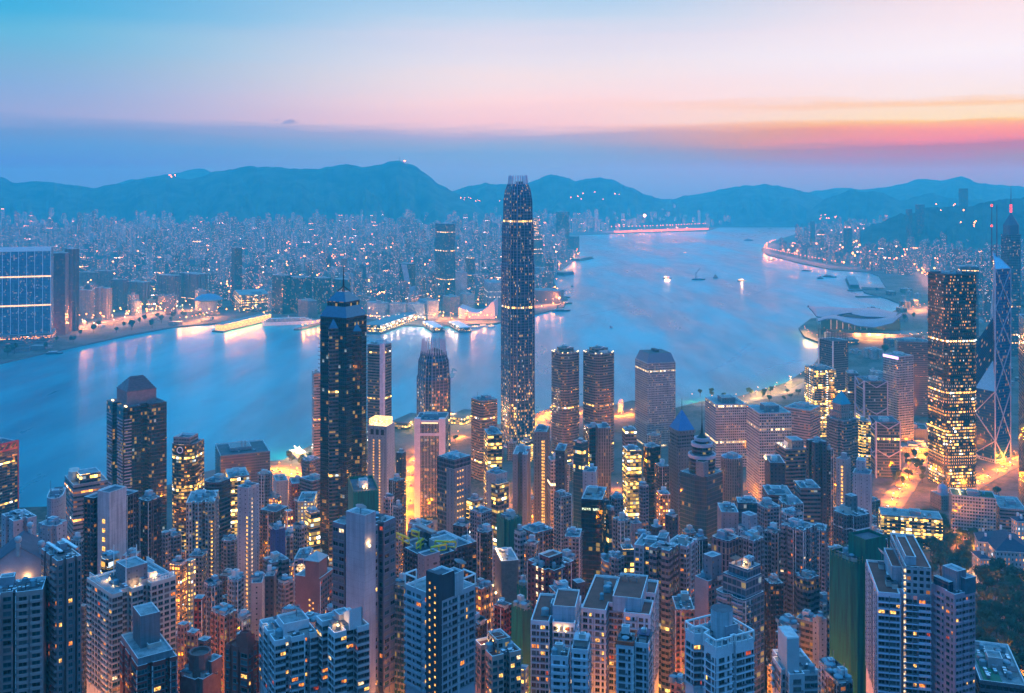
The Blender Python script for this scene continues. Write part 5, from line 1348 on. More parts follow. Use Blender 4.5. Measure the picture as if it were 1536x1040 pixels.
# green-grey tower with dark stair shaft, bottom centre
h = T('apartment_tower', 'grey green tower with a dark central shaft of paired lit stair windows', 608, 662, 713, 898, 388, 'res_grey', [(0, 0), (1, 0), (1, 1), (0, 1)], .9, 0); h.mat = plain('wall_grey_green', (158, 166, 174), .8, .16, .14)
near_windows(h, [1.5, .7, 1.9], lit=.05, ledge=.3, mix=(5, 4, 1, 2), ac=.4); h.done()
m_ = MB()
sx0, sx1 = h.U(.66), h.wl / 2 + .06
m_.prism([(sx0, -h.wr / 2 - 1.5), (sx1, -h.wr / 2 - 1.5), (sx1, -h.wr / 2 + .3), (sx0, -h.wr / 2 + .3)], 0, h.z(861), 0, 1, 2, 0)
m_.prism([(sx0, -h.wr / 2 + .3), (sx1, -h.wr / 2 + .3), (sx1, -h.wr / 2 + 7), (sx0, -h.wr / 2 + 7)], h.zt - 1, h.z(863), 0, 1, 2, .8)
m_.build('stair_shaft', [panelled('shaft_slate', (66, 72, 86)), ROOFD, TRIM], h.root)
m_ = MB(); z = h.z(876)
while z > 15:
    for i, x in enumerate((.3, .72)):
        xx = sx0 + (sx1 - sx0) * x; m_.box(xx - .32, xx + .32, -h.wr / 2 - 1.65, -h.wr / 2 - 1.52, z - .9 - i * 1.1, z - i * 1.1)
    z -= 2.9
m_.build('stair_windows', [LITS[0]], h.root)['kind'] = 'stuff'
m_ = MB(); m_.prism([(h.wl / 2 - 5, -h.wr / 2 + 7.1), (h.wl / 2 + .4, -h.wr / 2 + 7.1), (h.wl / 2 + .4, h.wr * .12), (h.wl / 2 - 5, h.wr * .12)], h.zt - 1.2, h.z(868), 0, 1, 2, .8); m_.build('white_penthouse', [panelled('penthouse_white', (212, 214, 210)), ROOFD, TRIM], h.root)
dish(h, h.wl / 2 - 2, -h.wr / 2 + 12, h.z(868) - .8, 2.6)
m_ = MB(); a, b = h.wl / 2, h.wr / 2
for x, y in ((-a, -b), (-a + 6, -b), (-a, -b + 6), (a, b), (a, b - 7), (a - 7, b)): m_.beam((x, y, h.zt), (x, y, h.zt + 4.2), .4)
for p, q in (((-a, -b), (-a + 6, -b)), ((-a, -b), (-a, -b + 6)), ((a, b), (a, b - 7)), ((a, b), (a - 7, b))): m_.beam((*p, h.zt + 4.2), (*q, h.zt + 4.2), .5)
m_.build('terrace_frame', [WHITE], h.root)
m_ = MB(); m_.box(a - 12, a - 5, b - 14, b - 8, h.zt - 1, h.zt + 2.2); m_.build('glazed_canopy', [F['tealglass']], h.root)

# glassy grey tower with white lift shaft, centre left
h = T('apartment_tower', 'grey glassy tower with a tall white tiled lift shaft and dish', 499, 549, 593, 795, 455, 'res_dark', 'recess', 1, 3); h.mat = plain('wall_blue_grey', (104, 108, 120), .7, .15, .14)
near_windows(h, [2.4], fh=3.3, lit=.05, ledge=.3, mix=(3, 4, 5, 1), wh=1.9, ac=0, limit=100); h.done()
tl = facade('facade_tile_shaft', (196, 200, 212), (196, 200, 212), 3.3, 3.3, .02, .02, 0, 0, YEL, 1)
m_ = MB(); m_.prism([(h.U(.46), h.V(-.06)), (h.U(1.02), h.V(-.06)), (h.U(1.02), h.V(.3)), (h.U(.46), h.V(.3))], 0, h.z(772), 0, 1, 2, .8, .3, 3.3); m_.build('tiled_lift_shaft', [tl, ROOF, TRIM], h.root)
dish(h, h.U(.8), h.V(.05), h.z(772) - .8, 2.6); lamp_part(h, h.U(1.06), h.V(.05), h.zt - 8, .6)
TT('apartment_tower', 'teal windowed slab joined behind the two tone stair tower', 592, 606, 614, 880, 470, 'curvedgreen', 'bays', 1, 2, bay=2.4)
# dark block with yellow gondola cranes
h = T('apartment_tower', 'dark glass block with bright yellow window cleaning cranes on its roof', 594, 640, 714, 838, 540, 'res_dark', 'steps', 1.1, 6, ROOFD); h.done()
yl = plain('crane_yellow', (222, 196, 40), .5, .15)
for (x, y, ln, an) in [(-.44, -.4, 13, 0), (-.4, -.1, 12, 8), (-.02, -.3, 10, 300), (.3, .0, 12, 40), (.4, -.2, 9, 75)]:
    m_ = MB(); c, s_ = math.cos(R(an)), math.sin(R(an)); X, Y, z = x * h.wl, y * h.wr, h.zt
    m_.beam((X, Y, z - 1), (X, Y, z + 3.5), .7); m_.beam((X - c * ln / 2, Y - s_ * ln / 2, z + 3.5), (X + c * ln / 2, Y + s_ * ln / 2, z + 3.9), .9)
    m_.beam((X - c * ln / 2, Y - s_ * ln / 2, z + 3.5), (X - c * ln / 2, Y - s_ * ln / 2, z + 1), .4); m_.beam((X + c * ln / 2, Y + s_ * ln / 2, z + 3.9), (X + c * ln / 2, Y + s_ * ln / 2, z + 1), .4)
    m_.beam((X - c * ln / 2, Y - s_ * ln / 2, z + 1), (X + c * ln / 2, Y + s_ * ln / 2, z + 1), .5)
    m_.build('gondola_crane', [yl], h.root)
dish(h, -4, -6, h.zt - 1, 2.6)
h.block('helipad_stalk', .3, .42, .3, .45, h.zt - 1, h.zt + 7, 'darkslab', 0)
m_ = MB(); m_.box(h.U(.08), h.U(.62), h.V(.34), h.V(.44), h.zt + 7, h.zt + 8.4); m_.build('roof_gantry', [METAL], h.root)
h.block('pale_cube', .8, 1.02, -.05, .25, 0, h.zt + 2, 'blankgrey')

# white block with curved rooflines, bottom centre left
h = T('apartment_tower', 'white block with swooping curved parapets, its left half', 389, 412, 476, 962, 405, 'res_white', 'bays', .8, 3); h.mat = plain('wall_swoop_white', (202, 210, 214), .8, .15, .14); near_windows(h, [1.9, 1.5], lit=.08, mix=(1, 7, 1, 2), ledge=.35, wh=1.5); h.done()
h.block('swoop_storey', .45, .9, .25, .85, h.zt - 1, h.zt + 5, MATS['wall_swoop_white']); dish(h, 2, 3, h.zt + 4, 2.6); lamp_part(h, h.U(.3), h.V(.1), h.zt - 2, .5)
h = T('apartment_tower', 'white block with swooping curved parapets, its right half', 474, 502, 554, 950, 402, 'res_white', 'twin', .8, 2); h.mat = MATS['wall_swoop_white']; near_windows(h, [2.0, 1.6], lit=.06, mix=(1, 7, 1, 2), ledge=.35, wh=1.5); h.done()
m_ = MB()
for e in range(10):
    t0, t1 = e / 10, (e + 1) / 10; z0_, z1_ = h.zt + 1 + 6.5 * t0 ** 1.6, h.zt + 1 + 6.5 * t1 ** 1.6; y0_ = h.V(.45) ; xa, xb = h.U(.05 + .9 * t0), h.U(.05 + .9 * t1)
    for yy in (h.V(.45), h.V(.8)): m_.face([(xa, yy, h.zt - 1), (xb, yy, h.zt - 1), (xb, yy, z1_), (xa, yy, z0_)]); m_.face([(xb, yy + .5, h.zt - 1), (xa, yy + .5, h.zt - 1), (xa, yy + .5, z0_), (xb, yy + .5, z1_)]); m_.face([(xa, yy, z0_), (xb, yy, z1_), (xb, yy + .5, z1_), (xa, yy + .5, z0_)])
m_.face([(h.U(.95), h.V(.45), h.zt - 1), (h.U(.95), h.V(.8), h.zt - 1), (h.U(.95), h.V(.8), h.zt + 7.5), (h.U(.95), h.V(.45), h.zt + 7.5)])
m_.build('curved_parapet', [MATS['wall_swoop_white']], h.root)
m_ = MB()
for e in range(8): y0_, y1_ = h.V(.46 + .34 * e / 8), h.V(.46 + .34 * (e + .7) / 8); m_.face([(h.U(.6), y0_, h.zt + 3.3), (h.U(.94), y0_, h.zt + 6.6), (h.U(.94), y1_, h.zt + 6.6), (h.U(.6), y1_, h.zt + 3.3)])
m_.build('sloped_glass_roof', [plain('roof_louvre', (110, 130, 140), .5)], h.root); lamp_part(h, h.U(.8), h.V(.2), h.zt + .5, .5)

# red block bottom left of centre, draped brown block
h = T('apartment_tower', 'terracotta red block with a stepped crown, lower edge', 338, 372, 392, 975, 420, 'res_red', 'bays', .7, 1, ROOFR, plain('trim_red', (150, 72, 62), .8)); h.mat = plain('wall_terracotta', (168, 84, 72), .8, .15, .15); near_windows(h, [2.6], lit=.08, mix=(0, 5, 4, 1), ledge=.2); h.done(); h.block('crown', .45, .95, .05, .6, h.zt - 2, h.zt + 4.5, MATS['wall_terracotta']); h.block('crown_step', .55, .85, .15, .5, h.zt + 3, h.zt + 6, MATS['wall_terracotta'])
drape = plain('brown_netting', (118, 94, 90), .95, .3, .4, bump=.6)
h = T('apartment_block', 'round block draped in brown scaffold netting, lower edge', 264, 300, 336, 1022, 430, drape, 'steps', 1, 3); h.done(); m_ = MB(); m_.lathe(0, 0, [(h.wl * .34, h.zt - 2), (h.wl * .34, h.z(992)), (h.wl * .28, h.z(992)), (h.wl * .28, h.z(992) - 1.5)], 14); m_.build('draped_drum', [drape, ROOF], h.root); m_ = MB(); m_.prism([(h.U(.62), h.V(.5)), (h.U(.98), h.V(.5)), (h.U(.98), h.V(.95)), (h.U(.62), h.V(.95))], h.zt - 1, h.z(1004), 0, 1, 2, .8); m_.build('draped_wing', [drape, ROOF, TRIM], h.root)
h = T('apartment_tower', 'reddish brown tower with zigzag lit stair windows and pale cap', 443, 480, 501, 868, 540, 'res_brown', 'rect', 1, 0); h.mat = plain('wall_reddish', (140, 98, 92), .8, .15, .15)
near_windows(h, [1.2], lit=.02, edges=[1], mix=(3, 5, 1, 1)); h.done()
stair_cols(h, (.58, .72), 15, top=12, w_=.9, hh=.9, jit=1.45)
m_ = MB(); z = h.zt
m_.walls([(h.U(.4), h.V(0)), (h.U(.95), h.V(0)), (h.U(.95), h.V(.6)), (h.U(.4), h.V(.6))], z, z + 9, 0); 
pp = [(h.U(.37), h.V(-.05)), (h.U(.98), h.V(-.05)), (h.U(.98), h.V(.65)), (h.U(.37), h.V(.65))]
for i in range(4): m_.face([(*pp[i], z + 9), (*pp[(i + 1) % 4], z + 9), (h.U(.68), h.V(.3), z + 13)], 1)
m_.build('hipped_cap', [h.mat, plain('cap_pale', (186, 176, 172), .8)], h.root)
h = TT('apartment_block', 'white block with a round lit disc on a blue panel', 441, 462, 470, 838, 640, 'res_white', 'rect', 2, 4)
m_ = MB(); m_.box(h.U(.3), h.U(.72), h.V(0) - .3, h.V(0) - .05, h.zt - 15, h.zt - 1); sg = m_.build('blue_panel', [plain('panel_blue', (40, 58, 110), .6)], h.root)
m_ = MB(); c_ = Vector((h.U(.51), h.V(0) - .45, h.zt - 6)); m_.face([(c_.x + 2.9 * math.cos(2 * math.pi * e / 18), c_.y, c_.z + 2.9 * math.sin(2 * math.pi * e / 18)) for e in range(18)][::-1]); m_.build('lit_disc', [pane_lit('disc_lit', (1, .8, .45), 1.6)], sg)
TT('apartment_tower', 'deep blue blank slab with a small roof dish', 405, 413, 428, 795, 680, 'blueslab', 'rect', .8, 4)
TT('apartment_tower', 'brick tower glowing orange from the street below it', 426, 431, 440, 768, 740, 'litres', 'rect', 1, 3)
TT('apartment_tower', 'slim tan tower with one lit stair column beside the glowing brick tower', 440, 449, 460, 792, 690, 'res_beige', 'rect', 1, 4)
TT('office_block', 'office with lit shop floors behind the white disc block', 458, 466, 480, 770, 800, 'litoffice', 'rect', .8, 4)
TT('apartment_tower', 'tower with a bright stair column left of the star tower base', 446, 470, 476, 752, 850, 'stairlit', 'rect', 2, 4)
TT('apartment_block', 'dome roofed brown block with a neon upright sign', 438, 456, 474, 755, 880, 'res_brown', 'bow', 1, 3)
TT('apartment_block', 'low brown dark block under the neon upright', 390, 414, 432, 768, 830, 'res_dark', 'rect', 1, 6)
TT('apartment_block', 'grey stepped old block with lit stairs, left centre', 400, 412, 422, 748, 900, 'litres', 'rect', 1, 4)
TT('apartment_tower', 'pink blank slab rising beside the orange street', 377, 393, 397, 874, 560, 'blankwarm', 'rect', 2.5, 3)
TT('apartment_tower', 'dark blank slab with a white roof rail behind the pink slab', 397, 411, 415, 864, 590, 'darkslab', 'rect', 2, 4)
TT('apartment_block', 'pink and grey cluttered old block in the low roofs', 414, 425, 442, 876, 620, 'res_pink', 'steps', 1, 8)
TT('apartment_block', 'lit brick school block behind the low roofs', 423, 436, 442, 850, 680, 'litres', 'rect', 1, 4)
TT('apartment_block', 'dark cube with a white satellite dish among the low roofs', 424, 438, 446, 920, 500, 'darkslab', 'rect', 1, 4)
TT('apartment_block', 'mauve low block with long roof sheds, left', 396, 430, 452, 948, 470, 'res_pink', 'steps', 1, 9)
TT('apartment_block', 'low block with blue sheet roof before the reddish brown tower', 446, 470, 486, 938, 490, 'res_pink', 'rect', 1, 8)
TT('apartment_block', 'orange brick block with a grey slanted roof', 488, 500, 524, 920, 480, 'res_red', 'chamf', 1, 3)
TT('apartment_block', 'bright red slab with lit balconies among the old roofs', 291, 303, 308, 898, 520, 'res_red', 'rect', 1.2, 3)
TT('apartment_block', 'salmon block with lit stair edge, left centre', 316, 336, 356, 924, 505, 'res_salmon', 'bays', .8, 5)
TT('apartment_block', 'white block with one orange glowing side wall', 254, 270, 281, 848, 640, 'litres', 'rect', 1, 5)
TT('apartment_block', 'pale slim block with lit stairs beside the orange glowing wall', 278, 286, 294, 842, 660, 'stairlit', 'rect', 1, 4)
TT('apartment_block', 'grey stepped old block under the oval banded tower', 303, 315, 335, 880, 590, 'res_grey', 'steps', 1, 7)
TT('apartment_block', 'pinkish slim block with a planted roof, left', 266, 276, 284, 938, 480, 'res_salmon', 'rect', 1, 2)
TT('apartment_block', 'small salmon block with garden terrace among old roofs', 280, 292, 300, 950, 470, 'res_salmon', 'rect', 1, 3)
TT('apartment_block', 'brown brick block with a low hipped hut, left centre', 296, 308, 318, 962, 460, 'res_brown', 'chamf', 1, 4)
TT('apartment_block', 'low roof with bright lit yard beside the pink slab', 352, 362, 378, 930, 545, 'res_beige', 'steps', 1, 8)
TT('apartment_block', 'brown low block with lit shopfronts beside the tall beige slab', 330, 344, 360, 900, 600, 'res_brown', 'steps', 1, 7)
# green netted buildings
def net_mat():
    m_, t, o = mat_new('green_netting')
    b = t.new('ShaderNodeBsdfPrincipled'); t.l.new(b.outputs[0], o.inputs[0])
    uv = t.new('ShaderNodeUVMap'); s = t.new('ShaderNodeSeparateXYZ'); t.l.new(uv.outputs[0], s.inputs[0])
    n = t.noise(t.vec(t.m('MULTIPLY', s.outputs[0], .5), t.m('MULTIPLY', s.outputs[1], .04)), 1, 5, .65)
    n2 = t.noise(t.vec(s.outputs[0], s.outputs[1]), .12, 3)
    c = t.mix(t.smooth(n, .3, .7), lin((0, 66, 60)), lin((0, 122, 98)))
    pole = t.m('LESS_THAN', t.m('FRACT', t.m('DIVIDE', s.outputs[0], 2.2)), .09); bar = t.m('LESS_THAN', t.m('FRACT', t.m('DIVIDE', s.outputs[1], 2.0)), .06)
    c = t.mix(t.m('MULTIPLY', t.m('MAXIMUM', pole, bar), .35), c, lin((0, 40, 32)))
    t.put(b.inputs['Base Color'], t.mix(t.m('MULTIPLY', n2, .4), c, lin((4, 90, 70)))); b.inputs['Roughness'].default_value = .8
    bp = t.new('ShaderNodeBump'); bp.inputs['Strength'].default_value = .6; bp.inputs['Distance'].default_value = .8; t.put(bp.inputs['Height'], n); t.l.new(bp.outputs[0], b.inputs['Normal'])
    return m_
NET = net_mat()
def netted(label, x0, xc, x1, yt, d, plan='chamf', k=1.0, lit=0, clut=3):
    h = T('scaffolded_building', label, x0, xc, x1, yt, d, NET, plan, k, clut, ROOFD, NET, cat='scaffolded building', par=2.2); h.done()
    m_ = MB()
    for i in range(len(h.poly)):
        a, b = Vector(h.poly[i]), Vector(h.poly[(i + 1) % len(h.poly)]); ln = (b - a).length
        for e in range(max(1, int(ln / 2.4))): p = a.lerp(b, (e + .5) / max(1, int(ln / 2.4))); m_.beam((p.x, p.y, h.zt - 1), (p.x, p.y, h.zt + 1 + h.r.random() * 2.2), .16)
        m_.beam((a.x, a.y, h.zt + 1), (b.x, b.y, h.zt + 1), .14)
    m_.build('bamboo_poles', [plain('bamboo', (150, 150, 96), .8)], h.root)
    for e in range(lit): lamp_part(h, h.wl * h.r.uniform(-.3, .3), h.wr * h.r.uniform(-.3, .3), h.zt - 1.5, .5)
    return h
h = netted('tower wrapped in dark green netting, largest, with a lit open deck', 1240, 1281, 1322, 845, 520, [(0, .1), (.12, 0), (.88, 0), (1, .12), (1, 1), (0, 1)], 1, 3)
m_ = MB(); m_.prism([(h.U(.45), h.V(.35)), (h.U(1.06), h.V(.35)), (h.U(1.06), h.V(1.1)), (h.U(.45), h.V(1.1))], 0, h.z(812), 0, 1, 2, 1.5); m_.build('netted_upper_block', [NET, ROOFD, NET], h.root)
netted('square tower in bright green netting with a floodlit work deck', 522, 530, 568, 738, 800, 'rect', .5, 4)
netted('small tower in green netting between maroon and salmon blocks', 767, 784, 798, 914, 500, 'rect', .8, 0)
netted('teal netted block with blue tanks on its roof, centre', 741, 760, 786, 782, 730, 'steps', .8, 0, 9)
netted('low netted sliver behind the pink slab tower', 775, 786, 795, 880, 560, 'rect', 1, 0)
# centre: lit ones
TT('apartment_tower', 'slender tower floodlit warm orange from below, lower centre', 705, 722, 739, 884, 560, 'litres', 'bays', 1, 4)
h = TT('apartment_block', 'brown veiled block with blazing lights along its roof edge', 742, 752, 778, 842, 600, plain('veil_brown', (120, 104, 98), .95, .3, .5), 'rect', .5, 3)
for e in range(5): lamp_part(h, h.U(.1 + .2 * e), h.V(.05), h.zt - .5, .7)
for e in range(3): lamp_part(h, h.U(.0 + .5 * e), h.V(-.12), h.zt - 24, .7)
TT('apartment_block', 'salmon pink blank block below the blazing roof', 741, 756, 768, 912, 545, 'res_red', 'rect', 1, 5)
h = T('apartment_block', 'pinkish block with lamplit red terraces and a gable, lower centre', 712, 738, 782, 985, 410, 'res_salmon', 'recess', .8, 2, ROOFR); h.mat = plain('wall_dusty_pink', (186, 152, 142), .8, .15, .15); near_windows(h, [1.3], lit=.05, mix=(5, 3, 1, 1)); h.done(); h.block('penthouse', .25, .8, .3, .75, h.zt - 2, h.zt + 4.5, 'res_cream'); dish(h, 0, 0, h.zt + 3.6, 1.3)
for x, y in ((.3, .15), (.6, .2), (.9, .4)): lamp_part(h, h.U(x), h.V(y), h.zt - 1, .4)
TT('apartment_block', 'narrow pink white block with lit rooms beside the dusty pink gable', 778, 788, 793, 1005, 440, 'stairlit', 'rect', 1.5, 2)
h = T('apartment_tower', 'maroon tower with two columns of lit panels at its ridge', 785, 826, 866, 858, 520, 'res_maroon', 'steps', 1, 4, ROOFR); h.done(); h.block('ridge_block', .4, .75, .2, .7, h.zt - 2, h.zt + 5, 'res_maroon')
m_ = MB()
for x in (.52, .72):
    for e in range(5): m_.box(h.U(x) - .6, h.U(x) + .6, h.V(-.01) - .14, h.V(-.01), h.zt - 2 - e * 4.5, h.zt + .2 - e * 4.5)
m_.build('lit_panel', [LITS[3]], h.root)
h = TT('apartment_block', 'brown roofed block with a large white dish, lower centre', 823, 836, 862, 892, 480, 'res_brown', 'rect', .8, 4); dish(h, 0, -2, h.zt - 1, 3.0); lamp_part(h, h.U(.3), h.V(-.03), h.zt - 6, .5); lamp_part(h, h.U(.75), h.V(-.03), h.zt - 6, .5)
TT('apartment_block', 'dark slatted slab beside the dish roofed brown block', 858, 866, 878, 875, 520, 'darkslab', 'rect', .9, 3)
TT('office_block', 'dark roofed block with a blazing lamp on its corner', 832, 848, 866, 842, 620, 'res_dark', 'steps', 1, 8)
TT('apartment_tower', 'dark tower with lit stair edge in the centre', 679, 694, 704, 790, 660, 'res_dark', 'rect', 1, 5)
TT('apartment_tower', 'grey tower with lit side column, right of the dark stair edged one', 705, 722, 738, 770, 760, 'res_grey', 'rect', 1, 7)
TT('apartment_tower', 'dark grey tower left of the teal netted block', 712, 728, 742, 800, 640, 'res_dark', 'cross', 1, 5)
TT('office_block', 'white banded block left of the orange glowing wall', 772, 780, 789, 800, 690, 'whitegrid', 'rect', 1, 4)
h = TT('office_block', 'block with an entire wall glowing orange in reflected light', 780, 802, 830, 800, 700, 'res_brown', 'rect', 1, 6)
h = TT('apartment_tower', 'pinkish grey office slab with close small windows, centre', 847, 869, 873, 806, 720, 'res_pink', 'rect', 2.5, 5, bay=2.0)
TT('apartment_block', 'salmon block of curving lit balconies above the orange street', 897, 913, 936, 846, 640, 'rosyband', 'bow', .8, 6)
TT('office_block', 'office with many amber lit floors beside the grey tower', 930, 934, 951, 824, 640, 'litoffice', 'rect', .8, 5)
h = TT('apartment_tower', 'pale tower with twin columns of lit rooms beneath a square emblem', 919, 931, 946, 782, 720, 'res_cream', 'recess', 1, 3)
TT('apartment_tower', 'lavender slab beside the twin lit column tower', 944, 950, 963, 786, 760, 'blankgrey', 'rect', 1, 3)
TT('apartment_block', 'slate tower with an arched crown beside the lavender slab', 974, 984, 994, 792, 700, 'darkslab', 'bow', 1, 2)
TT('apartment_block', 'grey pitched roof cluster under the curving lit balconies', 915, 925, 950, 884, 560, 'res_grey', 'steps', 1, 6)
TT('apartment_block', 'yellow lit low house by the orange street bend', 888, 897, 915, 905, 560, 'res_cream', 'steps', 1, 4)
TT('apartment_tower', 'slate tower with a row of white lit stairs right of the black glass block', 899, 905, 914, 752, 800, 'stairdark', 'rect', 1, 3)
TT('office_block', 'teal office slab with a flat top behind the emblem tower', 909, 913, 922, 765, 790, 'tealglass', 'rect', 1, 3)
TT('office_block', 'dark brown tower with small lit windows left of the white pillared office', 594, 603, 609, 680, 960, 'stairdark', 'rect', 1, 3)
TT('office_block', 'brown brick low block under the slim stair tower', 583, 594, 606, 722, 880, 'res_brown', 'rect', 1, 4)
TT('apartment_block', 'pale pink slim block with rooftop sheds, left of the orange street', 574, 585, 592, 748, 800, 'res_pink', 'steps', 1, 6)
TT('apartment_block', 'grey slim block beside the orange street', 590, 598, 604, 762, 780, 'res_grey', 'rect', 1, 5)
TT('office_block', 'red fronted low shop block under the white pillared office', 612, 636, 650, 790, 760, 'rosyband', 'rect', .8, 6)
TT('office_block', 'small grey block with lit windows below the blue grey office', 612, 628, 636, 800, 700, 'res_dark', 'rect', 1, 5)
TT('office_block', 'dark block beside the teal netted tanks', 700, 712, 724, 752, 850, 'litoffice', 'rect', 1, 6)
# right-hand large pair
h = T('apartment_tower', 'white balcony tower with a shaft of white lit stairs, lower right', 1299, 1317, 1397, 888, 455, 'res_white', [(0, 0), (1, 0), (1, .42), (.86, .42), (.86, .5), (1, .5), (1, 1), (0, 1)], .62, 2, ROOFR); h.mat = plain('wall_lilac_white', (200, 200, 216), .8, .14, .14)
near_windows(h, [2.0, 1.0], lit=.05, ledge=.8, mix=(0, 8, 1, 2), wh=1.6, limit=100, edges=[1, 5]); near_windows(h, [.8], lit=.03, mix=(0, 8, 1, 0), wh=1.5, limit=30, edges=[0], ac=0); h.done()
h.block('lift_block', .1, .7, .34, .6, h.zt - 2, h.z(862), panelled('lift_white', (196, 202, 216))); h.block('upper_lift_block', .2, .9, .55, .75, h.zt - 2, h.z(836), MATS['facade_lift_white']); h.block('high_wing', -.1, 1.0, .52, 1.0, 0, h.z(846), 'res_white')
m_ = MB(); z = h.z(850); x = h.wl / 2 + .1
while z > 12:
    m_.box(x, x + .12, h.V(.505) - .45, h.V(.505) + .45, z - 1.7, z); z -= 2.9
m_.build('stair_windows', [LITS[3]], h.root)['kind'] = 'stuff'
dish(h, h.U(.1), h.V(.3), h.zt + 2, 2.8)
h = T('apartment_tower', 'lilac pink tower with a blank front and dark window recess, lower right', 1393, 1432, 1463, 892, 440, 'res_pink', [(0, 0), (.1, 0), (.16, .1), (.62, .06), (.62, 0), (1, 0), (1, 1), (0, 1)], .9, 2); h.mat = plain('wall_lilac', (172, 150, 162), .8, .14, .14)
near_windows(h, [1.2, .6], lit=.05, mix=(0, 8, 1, 1), ledge=.0, wh=1.5); h.done(); h.block('drum_block', .3, .85, .3, .75, h.zt - 2, h.z(862), panelled('drum_lilac', (160, 148, 162))); h.block('glass_attic', .1, .7, .1, .3, h.zt - 1, h.zt + 3.5, 'tealglass'); h.block('green_roof_wing', .7, 1.02, .5, 1.0, h.zt - 1, h.zt + 6, plain('attic_green', (64, 104, 116), .6)); lamp_part(h, h.U(.8), h.V(.45), h.zt, .5)
h = TT('apartment_block', 'low flat roofed block with a green court at lower right', 1448, 1470, 1540, 1020, 470, 'greyoffice', 'rect', .5, 4); h.block('green_court', .3, .95, .1, .5, h.zt - 1.3, h.zt - .7, plain('court_green', (50, 120, 92), .8), 0, roof_=plain('court_green', (50, 120, 92), .8))
# bottom right small ones
h = T('apartment_tower', 'grey and white glassy block with an open louvred tower, lower edge', 1151, 1178, 1231, 1012, 410, 'res_white', 'steps', .7, 2); h.mat = plain('wall_putty', (178, 182, 186), .8, .12, .2); near_windows(h, [2.6], lit=.02, mix=(4, 2, 5, 0), wh=1.9, fh=3.2); h.done(); h.block('louvred_tower', .42, .9, .1, .45, h.zt - 2, h.z(962), MATS['wall_putty'])
m_ = MB()
for e in range(9): x = h.U(.44 + .44 * e / 8); m_.beam((x, h.V(.1), h.z(961)), (x, h.V(.45), h.z(961)), .5)
m_.build('roof_louvre', [WHITE], h.root); lamp_part(h, h.U(.3), h.V(.2), h.zt, .4)
TT('apartment_block', 'salmon block with roof lamps behind the louvred tower', 1160, 1180, 1198, 958, 480, 'res_salmon', 'steps', 1, 4)
TT('apartment_block', 'white slim block with a small pool deck beside the green netted tower', 1219, 1228, 1240, 930, 560, 'blankpale', 'rect', 1, 2)
TT('apartment_block', 'low white house with dark sheet roof below the green netted tower', 1228, 1240, 1262, 1006, 450, 'res_white', 'rect', .8, 3, ROOFD)
TT('apartment_block', 'brown stepped house with planted terraces, lower right', 1236, 1256, 1282, 1026, 430, 'res_brown', 'steps', .8, 4)
TT('apartment_block', 'white low house cut by the bottom left corner', -10, 8, 24, 1030, 420, 'res_salmon', 'steps', 1, 2)
TT('apartment_tower', 'narrow tower of pink balconies between the far left block and the trellised one', 118, 126, 132, 910, 520, 'res_pink', 'bays', 1, 3)
TT('apartment_tower', 'dark slim tower beside the pale green trellised block', 240, 248, 256, 800, 690, 'res_grey', 'rect', 1, 3)
TT('apartment_block', 'low lilac block beside the salmon drum roofed office', 106, 118, 130, 812, 700, 'res_pink', 'rect', 1, 5)

# ------------------------------------------------------------------ right-hand park side: low civic buildings
h = TT('office_block', 'long low blue glass office slab before the dark park', 1318, 1322, 1414, 772, 1060, 'litoffice', 'rect', .22, 9, bay=2.6)
h = TT('office_block', 'long grey slab of small panes with a planted roof by the church tower', 1424, 1428, 1494, 742, 1090, 'whitegrid', 'rect', .25, 6, plain('roof_planting', (60, 84, 58), .9, .4, .2), bay=1.8)
for e in range(6): lamp_part(h, h.U(.15 + .15 * e), h.V(.2), h.zt - .5, .5)
h = TT('office_block', 'low lit pink block at the end of the planted roof slab', 1487, 1500, 1540, 762, 1085, 'rosyband', 'rect', .6, 6)
h = TT('office_block', 'brightly lit banded low block behind the square lit tower', 1343, 1348, 1392, 670, 1480, 'stairlit', 'rect', .4, 5, bay=2.6)
TT('office_block', 'flat grey roofed block above the brightly lit banded one', 1346, 1350, 1392, 642, 1540, 'blankgrey', 'rect', .5, 8, ROOFD)
h = T('domed_court', 'old stone court house with a pale dome among trees', 1396, 1412, 1432, 744, 1215, 'beigestone', 'rect', .9, 0, cat='court house'); h.done()
m_ = MB(); m_.lathe(0, 0, [(6, h.zt - 1), (6, h.zt + 4)] + [(6.2 * math.cos(R(a)), h.zt + 4 + 7 * math.sin(R(a))) for a in range(0, 81, 16)] + [(.9, h.zt + 11), (.9, h.zt + 13), (.1, h.zt + 14)], 18); m_.build('dome', [plain('dome_pale', (150, 160, 184), .5)], h.root)
h = T('church', 'small grey church with a square pinnacled tower', 1482, 1490, 1498, 745, 1150, 'beigestone', 'rect', 1, 0, cat='church'); h.done()
m_ = MB()
for x, y in ((-.5, -.5), (.5, -.5), (.5, .5), (-.5, .5)): m_.lathe(x * h.wl, y * h.wr, [(.9, h.zt - 3), (.9, h.zt + 2), (.05, h.zt + 5)], 6)
m_.build('pinnacle', [plain('church_stone', (140, 136, 140), .8)], h.root)
m_ = MB(); a = h.wl / 2; m_.box(-a, a, h.wr / 2, h.wr / 2 + 26, 0, 9); 
m_.face([(-a, h.wr / 2, 9), (a, h.wr / 2, 9), (0, h.wr / 2, 15)]); m_.face([(a, h.wr / 2, 9), (a, h.wr / 2 + 26, 9), (0, h.wr / 2 + 26, 15), (0, h.wr / 2, 15)]); m_.face([(-a, h.wr / 2 + 26, 9), (-a, h.wr / 2, 9), (0, h.wr / 2, 15), (0, h.wr / 2 + 26, 15)])
m_.build('nave', [plain('church_stone', (140, 136, 140), .8)], h.root)
